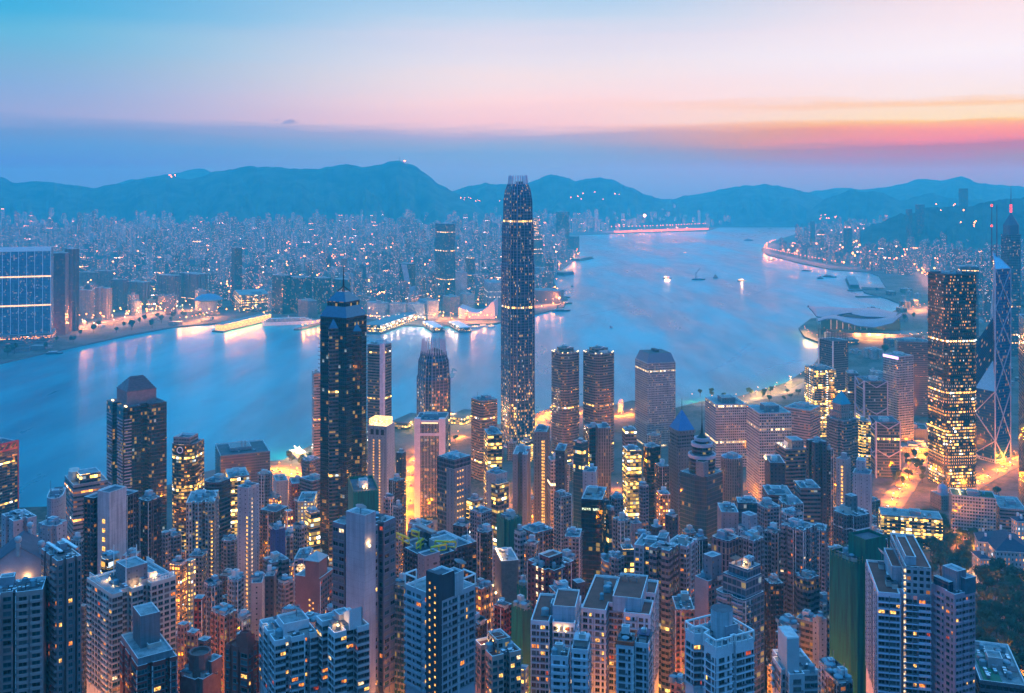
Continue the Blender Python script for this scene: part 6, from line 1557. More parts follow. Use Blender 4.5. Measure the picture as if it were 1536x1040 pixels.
def mansion(label, x0, xc, x1, yt, d, k, lit):
    h = T('mansion', label, x0, xc, x1, yt, d, facade('facade_mansion', (226, 220, 216), (40, 36, 40), 3.2, 4.2, .36, .5, .4, 0, ORA, 2.2), 'rect', k, 0, par=0); h.done()
    m_ = MB(); a, b = h.wl / 2 + .8, h.wr / 2 + .8; z = h.zt; rr = min(a, b)
    pp = [(-a, -b), (a, -b), (a, b), (-a, b)]; ra, rb = max(a - rr, .1), max(b - rr, .1); q = [(-ra, -rb), (ra, -rb), (ra, rb), (-ra, rb)]
    for i in range(4): m_.face([(*pp[i], z), (*pp[(i + 1) % 4], z), (*q[(i + 1) % 4], z + rr * .55), (*q[i], z + rr * .55)])
    m_.build('hipped_roof', [plain('roof_slate_blue', (58, 66, 84), .8, .2, .4)], h.root)
    m_ = MB(); m_.walls([(x * 1.002, y * 1.002) for x, y in pp], z - .6, z); m_.build('eaves', [WHITE], h.root)
    for x in (-.3, .25):
        m_ = MB(); m_.box(x * h.wl - .8, x * h.wl + .8, -.8, .8, z, z + rr * .55 + 2); m_.build('chimney', [WHITE], h.root)
    for e in range(lit): link_light(h.root, (h.U(.1 + .8 * e / max(1, lit - 1)), -h.wr / 2 - 4, 4), 'mansion_glow', (1, .5, .18), 5200, .4)
    return h
mansion('white colonial mansion with dark hipped roof, its long wing', 1470, 1494, 1550, 826, 900, .7, 5)
mansion('square white tower of the colonial mansion', 1517, 1526, 1542, 782, 940, 1, 2)
mansion('white end pavilion of the colonial mansion with a floodlit wall', 1462, 1468, 1492, 812, 925, .6, 2)
mansion('low white outbuilding left of the colonial mansion', 1458, 1470, 1484, 838, 880, .5, 1)

# ------------------------------------------------------------------ across the harbour: single buildings
h = T('apartment_tower', 'wide glass slab across the harbour crossed by two glowing bands', -46, 76, 80, 372, 2520, 'blueglass', 'rect', 6, 0, bay=5); h.mat = facade('facade_slab_far', (130, 160, 190), (20, 66, 110), 2.8, 3.6, .72, .62, .06, .0, WARM, 2, .15); h.done()
m_ = MB()
for py in (414, 457): m_.box(-h.wl / 2 - 1, h.wl / 2 + 1, -h.wr / 2 - 1.5, -h.wr / 2, h.z(py + 1.2), h.z(py - .8))
m_.build('lit_band', [pane_lit('band_warm', (1, .74, .45), 2.6)], h.root)
m_ = MB()
for e in range(11): x = h.U(e / 10); m_.beam((x, -h.wr / 2 - .6, 20), (x, -h.wr / 2 - .6, h.zt), 1.1)
m_.box(-h.wl / 2, h.wl / 2, -h.wr / 2 - 1.2, -h.wr / 2 + 2, h.zt - 8, h.zt + 3); m_.build('white_rib', [TRIM], h.root)
h.block('arcade_podium', -.02, 1.03, -.3, 1.1, 0, 26, 'rosyband')
TT('apartment_tower', 'brown tower across the harbour, the lower of a joined pair', 80, 98, 103, 380, 2640, 'res_maroon', 'rect', 1, 1); TT('apartment_tower', 'brown tower across the harbour, the taller of a joined pair', 97, 108, 119, 374, 2700, 'res_maroon', 'bays', 1, 1)
def far1(name, label, x0, xc, x1, yt, d, mat, **kw): return TT(name, label, x0, xc, x1, yt, d, mat, kw.pop('plan', 'rect'), kw.pop('k', .6), kw.pop('clut', 1), base=2, **kw)
for i, (x0, xc, x1, yt, d) in enumerate([(166, 185, 192, 420, 3150), (190, 214, 226, 424, 3180), (236, 262, 272, 414, 3250), (268, 296, 312, 412, 3280)]):
    far1('apartment_block', ['dark estate block behind the lit worksite, first from the brown pair', 'dark estate block behind the lit worksite, second from the brown pair', 'long dark estate block behind the domed pavilion, its left wing', 'long dark estate block behind the domed pavilion, its right wing'][i], x0, xc, x1, yt, d, 'purpleslab', plan='bays', k=.4)
for i, (x0, xc, x1, yt) in enumerate([(118, 136, 141, 436), (143, 160, 168, 433), (120, 140, 146, 409), (147, 164, 170, 407)]):
    far1('apartment_block', ['rosy lit estate slab beside the brown pair, front left', 'rosy lit estate slab beside the brown pair, front right', 'pale estate slab behind the rosy ones, left', 'pale estate slab behind the rosy ones, right'][i], x0, xc, x1, yt, 2950 if i < 2 else 3300, 'res_pink', plan='bays', k=.3)
h = far1('apartment_tower', 'slim dark tower standing alone across the harbour behind the long hall', 347, 352, 363, 372, 3300, 'res_dark')
h = far1('ferry_hall', 'drum shaped pavilion with a wide shallow blue roof on the far quay', 293, 312, 332, 451, 3060, 'blankpale', plan='round', k=1, clut=0)
m_ = MB(); a = h.wl * .8; m_.lathe(0, 0, [(a * .6, h.zt - 6), (a, h.zt - 1), (a, h.zt + 1), (a * .8, h.zt + 8), (a * .5, h.zt + 14), (a * .1, h.zt + 17)], 24); m_.build('dished_roof', [plain('roof_dish_blue', (56, 118, 160), .5)], h.root)
far1('terminal', 'long low hall with rows of lit bays across the harbour', 352, 360, 412, 443, 3100, 'litoffice', k=.25)
for i, (x0, xc, x1, yt) in enumerate([(408, 424, 436, 414), (434, 452, 468, 417), (470, 484, 497, 418), (500, 512, 526, 420)]):
    far1('office_tower', ['dark glass slab above the white liner, first of four', 'dark glass slab above the white liner, second of four', 'dark glass slab behind the star tower spire, left', 'dark glass slab behind the star tower spire, right'][i], x0, xc, x1, yt, 3050, 'navy')
far1('office_block', 'mauve low block under the dark glass slabs', 447, 462, 476, 452, 2960, 'purpleslab')
for i, (x0, xc, x1, yt, pl) in enumerate([(548, 576, 583, 455, 'bow'), (584, 606, 612, 456, 'rect'), (611, 636, 640, 456, 'rect'), (628, 642, 658, 452, 'rect')]):
    far1('hotel', ['white hotel with a curving front of balconies across the harbour', 'white gridded hotel slab right of the curving one', 'grey hotel slab with a green lit corner', 'white banded wedge hotel lit from below'][i], x0, xc, x1, yt, 2930, 'whitegrid', plan=pl, k=.5)
h = far1('office_tower', 'broad tall glass tower over the far hotels', 653, 668, 683, 336, 3450, 'bluesteel')
h = T('office_tower', 'dark tower with a bent white sail shaped front across the harbour', 599, 616, 623, 396, 3300, 'navy', 'rect', .8, 0, base=2); h.done()
m_ = MB()
for e in range(12):
    t0, t1 = e / 12, (e + 1) / 12; f = lambda t: h.wl * (.5 - .45 * t ** 2)
    z0_, z1_ = h.zt * t0 * .98, h.zt * t1 * .98
    m_.face([(f(t0) - 16, -h.wr / 2 - 2, z0_), (f(t0) + 4, -h.wr / 2 - 2, z0_), (f(t1) + 4, -h.wr / 2 - 2, z1_), (f(t1) - 16, -h.wr / 2 - 2, z1_)], 0, [(0, z0_), (20, z0_), (20, z1_), (0, z1_)])
    m_.face([(f(t0) + 4, -h.wr / 2 - 2, z0_), (f(t0) + 4, h.wr / 2, z0_), (f(t1) + 4, h.wr / 2, z1_), (f(t1) + 4, -h.wr / 2 - 2, z1_)])
m_.build('sail_front', [facade('facade_sail', (210, 220, 232), (150, 180, 210), 4, 3.6, .7, .5, .06, 0, WARM, 1.5)], h.root)
far1('office_tower', 'slim pale tower with a notched top left of the broad glass tower', 512, 516, 521, 388, 3250, 'rosyband'); far1('office_tower', 'slender tower right of the broad glass tower', 699, 704, 712, 386, 3500, 'bluesteel'); far1('office_tower', 'ribbed pale tower before the slender one', 683, 692, 701, 409, 3150, 'whitegrid')
far1('hotel', 'pale patterned hotel slab above the sloping windowless hall', 726, 731, 752, 424, 3200, 'roundgrid', k=.4); far1('office_block', 'rosy lit block group over the ferry piers', 664, 676, 690, 446, 3080, 'res_pink'); far1('office_block', 'white block by the rosy lit group over the ferry piers', 690, 700, 712, 442, 3100, 'whitegrid')
hall = T('concert_hall', 'windowless mauve hall with a roof sweeping up at one end', 688, 742, 752, 466, 2950, plain('hall_tile', (196, 172, 176), .8, .1, .1), 'rect', 3, 0, base=2, cat='concert hall'); hall.body = MB()
a, b = hall.wl / 2, hall.wr / 2; prof = [(-1, 34), (-.55, 24), (-.2, 18), (.2, 20), (.55, 34), (.9, 52), (1, 54)]
for (xa, za), (xb, zb) in zip(prof, prof[1:]):
    for y, fl in ((-b, 0), (b, 1)):
        q = [(xa * a, y, 0), (xb * a, y, 0), (xb * a, y, zb), (xa * a, y, za)]; hall.body.face(q if not fl else q[::-1])
    hall.body.face([(xa * a, -b, za), (xb * a, -b, zb), (xb * a, b, zb), (xa * a, b, za)])
hall.body.face([(a, -b, 0), (a, b, 0), (a, b, 54), (a, -b, 54)]); hall.body.face([(-a, b, 0), (-a, -b, 0), (-a, -b, 34), (-a, b, 34)]); hall.body.build('wall', [hall.mat], hall.root)
h = far1('clock_tower', 'slender brick clock tower beside the windowless hall', 698, 699.5, 701.5, 468, 2900, 'res_red', k=1, clut=0); m_ = MB(); m_.lathe(0, 0, [(h.wl * .6, h.zt), (h.wl * .5, h.zt + 4), (.1, h.zt + 9)], 8); m_.build('cupola', [TRIM], h.root)
far1('office_tower', 'stepped grey tower right behind the tallest tower, across the water', 784, 801, 814, 352, 4300, 'brownband'); far1('office_tower', 'taller lit block behind the stepped grey one beside the tallest tower', 796, 803, 808, 327, 4700, 'litoffice'); far1('office_block', 'long harbour warehouse on the point beside the tallest tower', 795, 838, 846, 437, 3330, 'purpleslab', k=.6)
far1('office_tower', 'lone dark blue tower on the far promenade', 834, 846, 854, 318, 6000, 'navy'); far1('office_block', 'shorter blue block beside the lone dark tower on the promenade', 852, 860, 869, 355, 5800, 'tealglass')
far1('office_block', 'white lit panel block on the far promenade', 795, 812, 816, 402, 4000, 'whitegrid', k=.5)

# the packed blocks of the town: the largest are things, the rest one mass
FARM = facade('facade_farcity', (235, 235, 235), (34, 50, 74), 3.4, 3.3, .52, .5, .10, .01, (1, .38, .08), 11.0, .2, tint=True, cool=.15)
FARR = plain('far_roof', (128, 138, 146), .9, .3, .02)
tones = [('pale grey', (.46, .48, .52)), ('blue grey', (.22, .27, .36)), ('rosy', (.44, .33, .33)), ('dark', (.11, .14, .19)), ('white', (.74, .75, .77))]
blocks = []
def inside(pt, poly):
    c = False; n = len(poly)
    for i in range(n):
        (x1_, y1_), (x2_, y2_) = poly[i], poly[(i + 1) % n]
        if (y1_ > pt[1]) != (y2_ > pt[1]) and pt[0] < (x2_ - x1_) * (pt[1] - y1_) / (y2_ - y1_) + x1_: c = not c
    return c
grid = {}
def free(x, y, r_):
    gx_, gy_ = int(x // 80), int(y // 80)
    for i in (-1, 0, 1):
        for j in (-1, 0, 1):
            for (a, b, c) in grid.get((gx_ + i, gy_ + j), ()):
                if (a - x) ** 2 + (b - y) ** 2 < (c + r_) ** 2: return False
    return True
def occupy(x, y, r_): grid.setdefault((int(x // 80), int(y // 80)), []).append((x, y, r_))
for f_ in FOOT:
    if f_[1] > 1900:
        k = max(1, int(f_[2] / 40))
        occupy(*f_[:2], min(f_[2], 60))
r = random.Random(5)
def seed_blocks(poly_px, n, hfun, where, margin=0):
    poly = [gxy(*p) for p in poly_px]
    pxs = [p[0] for p in poly_px]; pys = [p[1] for p in poly_px]; got = 0
    for _ in range(n * 8):
        if got >= n: break
        px = r.uniform(min(pxs), max(pxs)); inv = r.random() ** .8
        d0, d1 = 400 * 1500 / (max(pys) - HOR), 400 * 1500 / (min(pys) - HOR); d = d0 + (d1 - d0) * inv
        p = P(px, d)
        if not inside((p.x, p.y), poly): continue
        cell = mnoise.noise(Vector((p.x * .0016, p.y * .0016, 3.3))); cell2 = mnoise.noise(Vector((p.x * .004, p.y * .004, 8.3)))
        if cell < -.32 and d > 3300: continue                # parks
        w_ = r.uniform(18, 34); dp = r.uniform(16, 30); hh = hfun(d, cell2, r)
        if r.random() < .2: w_, dp = r.uniform(45, 85), r.uniform(14, 20); hh = min(hh, r.uniform(35, 75))
        if cell2 > .15 and r.random() < .6: w_ = r.uniform(22, 28); dp = w_
        rad = .42 * math.hypot(w_, dp)
        if not free(p.x, p.y, rad): continue
        occupy(p.x, p.y, rad); got += 1
        ti = r.choices(range(5), [5, 5, 3, 2, 3])[0]
        blocks.append((w_ * hh / d / d, p.x, p.y, w_, dp, hh, R(r.choice([-24, 12, 66, 40]) + r.uniform(-6, 6)), ti, where))
def h_kow(d, c, r_):
    b = r_.choice([34, 44, 54, 66]) + 30 * max(0, c)
    if r_.random() < .22: b += r_.uniform(30, 75)
    if d > 5600: b += r_.uniform(10, 60) + 60 * max(0, c)
    return b
def h_east(d, c, r_): return r_.choice([50, 65, 80, 95]) + 40 * max(0, c) + (r_.uniform(20, 60) if r_.random() < .2 else 0)
seed_blocks([(-160, 512), (60, 500), (150, 478), (330, 470), (560, 470), (760, 466), (838, 448), (828, 425), (838, 402), (862, 385), (838, 362), (840, 352), (960, 344), (1080, 333), (-200, 337)], 4200, h_kow, 'across the harbour')
seed_blocks([(870, 346), (1080, 341), (1200, 327), (1300, 325), (1300, 319), (860, 325)], 330, h_east, 'on the far shore under the hills')
seed_blocks([(1166, 384), (1200, 391), (1260, 401), (1330, 412), (1400, 420), (1425, 470), (1560, 520), (1560, 335), (1300, 343), (1215, 349)], 760, h_east, 'along the eastern shore')
blocks.sort(key=lambda t_: -t_[0])
def block_mesh(mb, w_, dp, hh, seed, tfm=None):
    rr = random.Random(seed); pl = PLANS[rr.choice(['rect', 'rect', 'cross', 'twin', 'recess', 'chamf'])]
    T_ = tfm or (lambda x, y: (x, y))
    pp = [T_((u - .5) * w_, (v - .5) * dp) for u, v in pl]
    n0 = len(mb.f); off = rr.randint(0, 500) * 3.4
    i0 = len(mb.uv); mb.walls(pp, -6, hh, 0, 3.4, hh - 1); mb.cap(pp, hh, 1)
    k = rr.uniform(.15, .3); q = [T_(x * k * w_, y * k * dp) for x, y in ((-1, -1), (1, -1), (1, 1), (-1, 1))]; mb.walls(q, hh, hh + rr.uniform(3, 7), 0, 50, hh + 60); mb.cap(q, hh + 4, 1)
    mb.uv[i0:] = [(u + off, v + off) for u, v in mb.uv[i0:]]
    return len(mb.f) - n0
def tint_mesh(me, cols):
    at = me.attributes.new('tint', 'FLOAT_COLOR', 'FACE')
    at.data.foreach_set('color', [c for col_ in cols for c in (*col_, 1)])
def gz_far(x, y):      # the eastern town climbs the hillside
    return 3.5
mass = MB(); mass_c = []
for i, (s_, x, y, w_, dp, hh, rz, ti, where) in enumerate(blocks):
    tn, tc3 = tones[ti]; j = r.uniform(.8, 1.15) * (.6 if 'eastern' in where else 1); tc3 = tuple(c * j for c in tc3)
    if i < 290:
        mb = MB(); k = block_mesh(mb, w_, dp, hh, i); me = mb.mesh('tower_block', [FARM, FARR]); tint_mesh(me, [tc3] * k)
        o = link('tower_block', me, None, (x, y, 3.5), rz); setp(o, f'{tn} tower block in the packed town {where}', 'tower block', f'{tn} tower blocks {where}')
    else:
        co, si = math.cos(rz), math.sin(rz)
        k = block_mesh(mass, w_, dp, hh, i, lambda a, b: (x + co * a - si * b, y + si * a + co * b)); mass_c += [tc3] * k
me = mass.mesh('distant_town', [FARM, FARR]); tint_mesh(me, mass_c)
setp(link('distant_town', me), kind='stuff')
# tall towers that break the eastern skyline
for (x0, xc, x1, yt, d, lb) in [(1437, 1445, 1453, 283, 6400, 'dark lone tower standing on the hillside at upper right'), (1372, 1380, 1388, 307, 5600, 'tall dark twin topped tower on the eastern skyline, right one'), (1358, 1363, 1369, 314, 5500, 'tall dark tower on the eastern skyline beside the twin topped one'), (1215, 1219, 1223, 332, 6300, 'tower with a glowing orange edge above the eastern shore road'), (1264, 1272, 1279, 343, 5400, 'green tinted dark tower over the eastern shore road')]:
    TT('tower_block', lb, x0, xc, x1, yt, d, 'res_dark', 'chamf', 1, 0, cat='tower block', base=3 if d < 6400 else 60)

# ------------------------------------------------------------------ low blocks and slim towers between the towers on this side
for f_ in FOOT:
    if f_[1] <= 1900: occupy(f_[0], f_[1], f_[2] * .8)
KEEP = [(612, 740, 14), (612, 700, 14), (640, 660, 20), (690, 650, 16), (818, 620, 14), (935, 620, 18), (430, 705, 26), (1365, 700, 30), (1350, 735, 24), (1510, 705, 30), (905, 880, 16), (325, 880, 8), (930, 650, 10)]
cnt = 0
for _ in range(5000):
    px, d = r.uniform(-40, 1330), r.uniform(500, 960); p = P(px, d); gz_ = zg(p.x, p.y)
    py = HOR + (CAM_H - gz_) * FPX / d
    if any(abs(px - a) < c + 16 and abs(py - b) < c + 50 for a, b, c in KEEP): continue
    w_ = r.uniform(10, 17)
    if not free(p.x, p.y, w_ * .6): continue
    hh = r.uniform(38, 92); yt = HOR + (CAM_H - gz_ - hh) * FPX / d
    if yt < 765 + 40 * r.random(): continue
    occupy(p.x, p.y, w_ * .6); cnt += 1
    kind = r.choice(['res_grey', 'res_white', 'res_beige', 'res_grey', 'res_dark', 'res_brown', 'res_cream', 'res_pink', 'greyoffice', 'litoffice'])
    hw = w_ / d * 750
    TT('slim_tower', 'slim apartment tower wedged among its taller neighbours', px - hw, px + r.uniform(-.4, .5) * hw, px + hw, yt, d, kind, r.choice(['rect', 'bays', 'recess', 'steps', 'cross']), 1, 4, cat='slim tower', group='slim towers wedged among the others', seed=cnt)
    if cnt >= 85: break
cnt = 0
for _ in range(2600):
    px, d = r.uniform(-60, 1350), r.uniform(470, 1480); p = P(px, d)
    gz_ = zg(p.x, p.y)
    py = HOR + (CAM_H - gz_) * FPX / d
    if any(abs(px - a) < c + 12 and abs(py - b) < c + 25 for a, b, c in KEEP): continue
    if px < 330 and d > 1180: continue
    if px < 480 and d > 1330: continue
    w_ = r.uniform(14, 26); rad = w_ * .62
    if not free(p.x, p.y, rad): continue
    occupy(p.x, p.y, rad); cnt += 1
    hh = r.uniform(12, 34) if d > 700 else r.uniform(10, 26)
    kind = r.choice(['res_grey', 'res_pink', 'res_beige', 'res_white', 'res_brown', 'greyoffice', 'litoffice', 'rosyband'])
    px0 = px - w_ / d * 750; px1 = px + w_ / d * 750
    TT('low_block', 'low roof cluttered block squeezed between the tall towers', px0, px + r.uniform(-.3, .5) * (px1 - px0) * .5, px1, HOR + (CAM_H - gz_ - hh) * FPX / d, d, kind, r.choice(['rect', 'steps', 'bays', 'recess']), 1, 5, cat='low block', group='low blocks between the towers', seed=cnt)
    if cnt >= 95: break

# ------------------------------------------------------------------ street lamps
def lamp_meshes(scale, gm):
    m1 = MB(); m1.beam((0, 0, 0), (0, 0, 9 * scale), .22 * scale); m1.beam((0, 0, 9 * scale), (1.6 * scale, 0, 9.4 * scale), .16 * scale)
    m2 = MB(); m2.lathe(1.6 * scale, 0, [(.2 * scale, 9.0 * scale), (.6 * scale, 9.1 * scale), (.5 * scale, 9.5 * scale), (.1 * scale, 9.7 * scale)], 8)
    return m1.mesh('pole', [METAL]), m2.mesh('lamp_head', [gm])
G_OR = glow('sodium_lamp', (1, .34, .06), 6); G_WH = glow('white_lamp', (1, .76, .48), 6); G_PK = glow('warm_lamp', (1, .5, .2), 5)
LM = {}
def street_lamp(x, y, z, sc, gm, lt, label, group, rz=0):
    key = (sc, gm.name)
    if key not in LM: LM[key] = lamp_meshes(sc, gm)
    e = empty('street_lamp', (x, y, z), rz); setp(e, label, 'street lamp', group)
    link('pole', LM[key][0], e); link('lamp_head', LM[key][1], e)
    if lt:
        o = bpy.data.objects.new('light', light_data(*lt)); C.objects.link(o); o.parent = e; o.location = (1.6 * sc, 0, 8.4 * sc)
FARL = {}
def far_lamp(x, y, z, sc, gm, lt):
    k = gm.name; FARL.setdefault(k, (MB(), [], gm)); mb, ls, _ = FARL[k]
    mb.beam((x, y, z), (x, y, z + 9 * sc), .22 * sc, 1); mb.lathe(x, y, [(.2 * sc, z + 9 * sc), (.7 * sc, z + 9.3 * sc), (.5 * sc, z + 9.8 * sc), (.1 * sc, z + 10.2 * sc)], 6)
    if lt: ls.append((x, y, z + 8.4 * sc, lt))
def lamps_along(pts, n, sc, gm, lt, label, group, jit=0, every=1, mass=False):
    pts = [Vector(p[:2]) for p in pts]; seg = [(a, b, (b - a).length) for a, b in zip(pts, pts[1:])]; tot = sum(s_[2] for s_ in seg)
    for i in range(n):
        t = tot * (i + .5) / n
        for a, b, l_ in seg:
            if t <= l_: p = a.lerp(b, t / l_); d = b - a; break
            t -= l_
        x, y = p.x + r.uniform(-jit, jit), p.y + r.uniform(-jit, jit)
        z = zg(x, y) if y < 1200 else 4.0
        if mass: far_lamp(x, y, z, sc, gm, lt if i % every == 0 else None)
        else: street_lamp(x, y, z, sc, gm, lt if i % every == 0 else None, label, group, math.atan2(d.y, d.x) + math.pi / 2)
def zpx(px, py):        # pixel -> ground on this side of the water
    d = 500.0
    for _ in range(40):
        p = P(px, d); d = .5 * d + .5 * (CAM_H - (zg(p.x, p.y) if d < 1200 else 4)) * FPX / (py - HOR)
    p = P(px, d); return (p.x, p.y)
SOD = (1, .25, .004)
near_lt = ('street_light', (1, .26, .005), 56000, .7); big_lt = ('road_light', SOD, 150000, 1.0); far_lt = ('shore_light', (1, .42, .10), 60000, 2.0); white_lt = ('work_light', (1, .72, .45), 90000, 1.5)
for nm, px_pts, width in [('road', [(612, 800), (612, 740), (618, 700), (640, 668), (700, 655)], 22), ('road', [(1330, 765), (1352, 735), (1372, 705), (1386, 672), (1392, 640)], 30), ('road', [(1440, 740), (1490, 712), (1530, 690), (1580, 672)], 22), ('road', [(395, 706), (425, 706), (455, 716), (480, 730)], 26), ('road', [(1040, 608), (1100, 606), (1180, 590), (1240, 560)], 18), ('road', [(810, 640), (822, 620), (835, 618), (925, 625), (950, 620)], 24)]:
    road(nm, [zpx(*p) for p in px_pts], width)
road('road', [gxy(*p) for p in [(1160, 366), (1150, 372), (1148, 379), (1170, 384), (1200, 391), (1250, 401), (1300, 404), (1340, 405), (1375, 411), (1390, 420), (1392, 432)]], 42)
road('road', [gxy(*p) for p in [(0, 512), (80, 500), (150, 486), (240, 470), (330, 462)]], 36, 3.5)
lamps_along([zpx(*p) for p in [(611, 800), (611, 740), (617, 700), (640, 668), (705, 652)]], 10, 1, G_OR, big_lt, 'street lamp along the orange street by the white pillared office', 'street lamps by the pillared office')
lamps_along([zpx(*p) for p in [(1335, 760), (1352, 735), (1372, 705), (1386, 672), (1390, 640)]], 11, 1, G_OR, big_lt, 'street lamp on the blazing road beside the square lit tower', 'street lamps by the square lit tower', 8)
lamps_along([zpx(*p) for p in [(1400, 745), (1440, 735), (1490, 708), (1530, 688), (1580, 672)]], 9, 1, G_OR, big_lt, 'street lamp on the road round the white braced tower', 'street lamps by the braced tower', 5)
lamps_along([zpx(*p) for p in [(400, 704), (425, 706), (455, 716), (480, 730)]], 8, 1, G_OR, big_lt, 'street lamp on the curving road by the lit ship', 'street lamps by the lit ship', 6)
lamps_along([zpx(*p) for p in [(805, 640), (822, 622), (835, 618), (930, 625), (955, 622)]], 9, 1, G_OR, big_lt, 'street lamp near the rounded twin towers', 'street lamps near the twin towers', 8)
lamps_along([zpx(*p) for p in [(1345, 815), (1365, 822), (1385, 812), (1375, 798)]], 6, 1, G_OR, big_lt, 'street lamp glowing among the park trees', 'street lamps among the park trees', 4)
lamps_along([zpx(*p) for p in [(1425, 815), (1450, 822), (1470, 850), (1500, 870)]], 7, 1, G_OR, near_lt, 'street lamp in front of the colonial mansion', 'street lamps by the mansion', 8)
lamps_along([zpx(*p) for p in [(1500, 985), (1515, 1000), (1535, 1018)]], 4, .8, G_OR, ('path_light', SOD, 16000, .5), 'path lamp in the dark woods at lower right', 'path lamps in the woods', 3)
lamps_along([zpx(*p) for p in [(1490, 900), (1510, 885), (1530, 905), (1480, 925)]], 4, .8, G_OR, ('path_light', SOD, 16000, .5), 'path lamp in the dark woods at lower right', 'path lamps in the woods', 6)
lamps_along([zpx(*p) for p in [(885, 885), (900, 880), (915, 870), (905, 895)]], 5, 1, G_OR, big_lt, 'street lamp on the orange street under curved balconies', 'street lamps under the curved balconies', 4)
lamps_along([zpx(*p) for p in [(1030, 600), (1100, 603), (1150, 592), (1205, 570)]], 18, 1.3, G_PK, ('quay_light', (1, .62, .2), 40000, 1), 'lamp on the waterfront park below the gridded white blocks', 'lamps of the waterfront park', 18)
lamps_along([gxy(*p) for p in [(1262, 508), (1300, 512), (1340, 514), (1400, 510)]], 14, 1.6, G_OR, ('hall_light', (1, .42, .12), 120000, 1), 'lamp on the road before the wing roofed hall', 'lamps before the wing roofed hall', 14)
lamps_along([gxy(*p) for p in [(1204, 498), (1212, 508), (1228, 514)]], 6, 1.4, G_OR, ('quay_light', (1, .62, .2), 40000, 1), 'lamp on the round quay by the wing roofed hall', 'lamps on the round quay', 2)
lamps_along([gxy(*p) for p in [(1345, 468), (1370, 470), (1400, 462)]], 8, 1.8, G_OR, ('hall_light', (1, .42, .12), 120000, 1), 'lamp on the quay behind the wing roofed hall', 'lamps behind the wing roofed hall', 14)
lamps_along([gxy(*p) for p in [(1162, 367), (1150, 373), (1148, 380), (1170, 385), (1200, 392), (1250, 402), (1300, 405), (1345, 406), (1378, 412), (1392, 421), (1394, 434), (1420, 445)]], 74, 3.0, G_OR, ('east_light', (1, .36, .08), 110000, 2), 'lamp on the curving shore road at right', 'lamps of the eastern shore road', 10, every=2, mass=True)
# across the water
lamps_along([gxy(*p) for p in [(266, 489), (290, 486), (312, 480), (330, 477)]], 9, 2.0, G_OR, ('kow_light', (1, .40, .10), 110000, 2.0), 'orange lamp on the far quay below the drum pavilion', 'lamps of the far quay')
lamps_along([gxy(*p) for p in [(0, 514), (80, 502), (150, 488), (240, 471), (300, 466)]], 26, 2.0, G_PK, ('kow_road', (1, .36, .10), 170000, 2.0), 'lamp along the lit worksite road across the harbour', 'lamps of the worksite road', 22, mass=True)
lamps_along([gxy(*p) for p in [(118, 494), (150, 497), (170, 492), (215, 478), (250, 472)]], 8, 2.2, G_WH, ('kow_white', (1, .8, .6), 24000, 2.0), 'white floodlight on the worksite across the harbour', 'worksite floodlights', 16, mass=True)
lamps_along([gxy(*p) for p in [(560, 489), (600, 484), (640, 488)]], 9, 2.0, G_WH, ('kow_white', (1, .8, .6), 24000, 2.0), 'white lamp along the pier under the white hotels', 'lamps of the hotel pier', 6, mass=True)
lamps_along([gxy(*p) for p in [(648, 484), (662, 478), (680, 482), (700, 485), (745, 484)]], 14, 2.0, G_OR, ('kow_light', (1, .40, .10), 110000, 2.0), 'orange lamp by the ferry piers across the harbour', 'lamps by the ferry piers', 12, mass=True)
lamps_along([gxy(*p) for p in [(840, 408), (855, 398), (868, 388), (864, 378)]], 9, 3.0, G_OR, ('kow_light', (1, .40, .10), 110000, 2.0), 'lamp on the promenade by the lone dark tower', 'lamps of the promenade', 8, mass=True)
lamps_along([gxy(*p) for p in [(800, 462), (825, 460), (845, 456)]], 4, 2.0, G_PK, ('kow_road', (1, .36, .10), 170000, 2.0), 'lamp on the warehouse point beside the tallest tower', 'lamps of the warehouse point', 6)
lamps_along([gxy(*p) for p in [(915, 348.5), (960, 347.5), (1010, 345.5), (1060, 343)]], 30, 4.5, G_OR, ('runway_light', (1, .42, .14), 220000, 3), 'lamp on the long lit pier far up the harbour', 'lamps of the far pier', 6, mass=True)
lamps_along([gxy(*p) for p in [(1085, 337), (1150, 337), (1210, 335), (1240, 332)]], 18, 4.0, G_PK, None, 'lamp on the far shore below the wooded knoll', 'lamps of the far shore', 6, mass=True)
for k, (mb, ls, gm) in FARL.items():
    o = mb.build('distant_street_lamps', [gm, METAL]); setp(o, kind='stuff')
    for (x, y, z, lt) in ls:
        l_ = bpy.data.objects.new('light', light_data(*lt)); C.objects.link(l_); l_.parent = o; l_.location = (x, y, z)
# streets between the towers on this side
n = 0
for _ in range(3000):
    px, d = r.uniform(20, 1310), r.uniform(430, 1330); p = P(px, d)
    if px < 340 and d > 1050: continue
    if not free(p.x, p.y, 3.0): continue
    if any((p.x - a) ** 2 + (p.y - b) ** 2 < 25 ** 2 for a, b in LM.setdefault('spots', [])): continue
    LM['spots'].append((p.x, p.y)); n += 1
    street_lamp(p.x, p.y, zg(p.x, p.y), 1, G_OR, near_lt, 'street lamp in a narrow street between the towers', 'street lamps between the towers', r.uniform(0, 6))
    if n >= 185: break
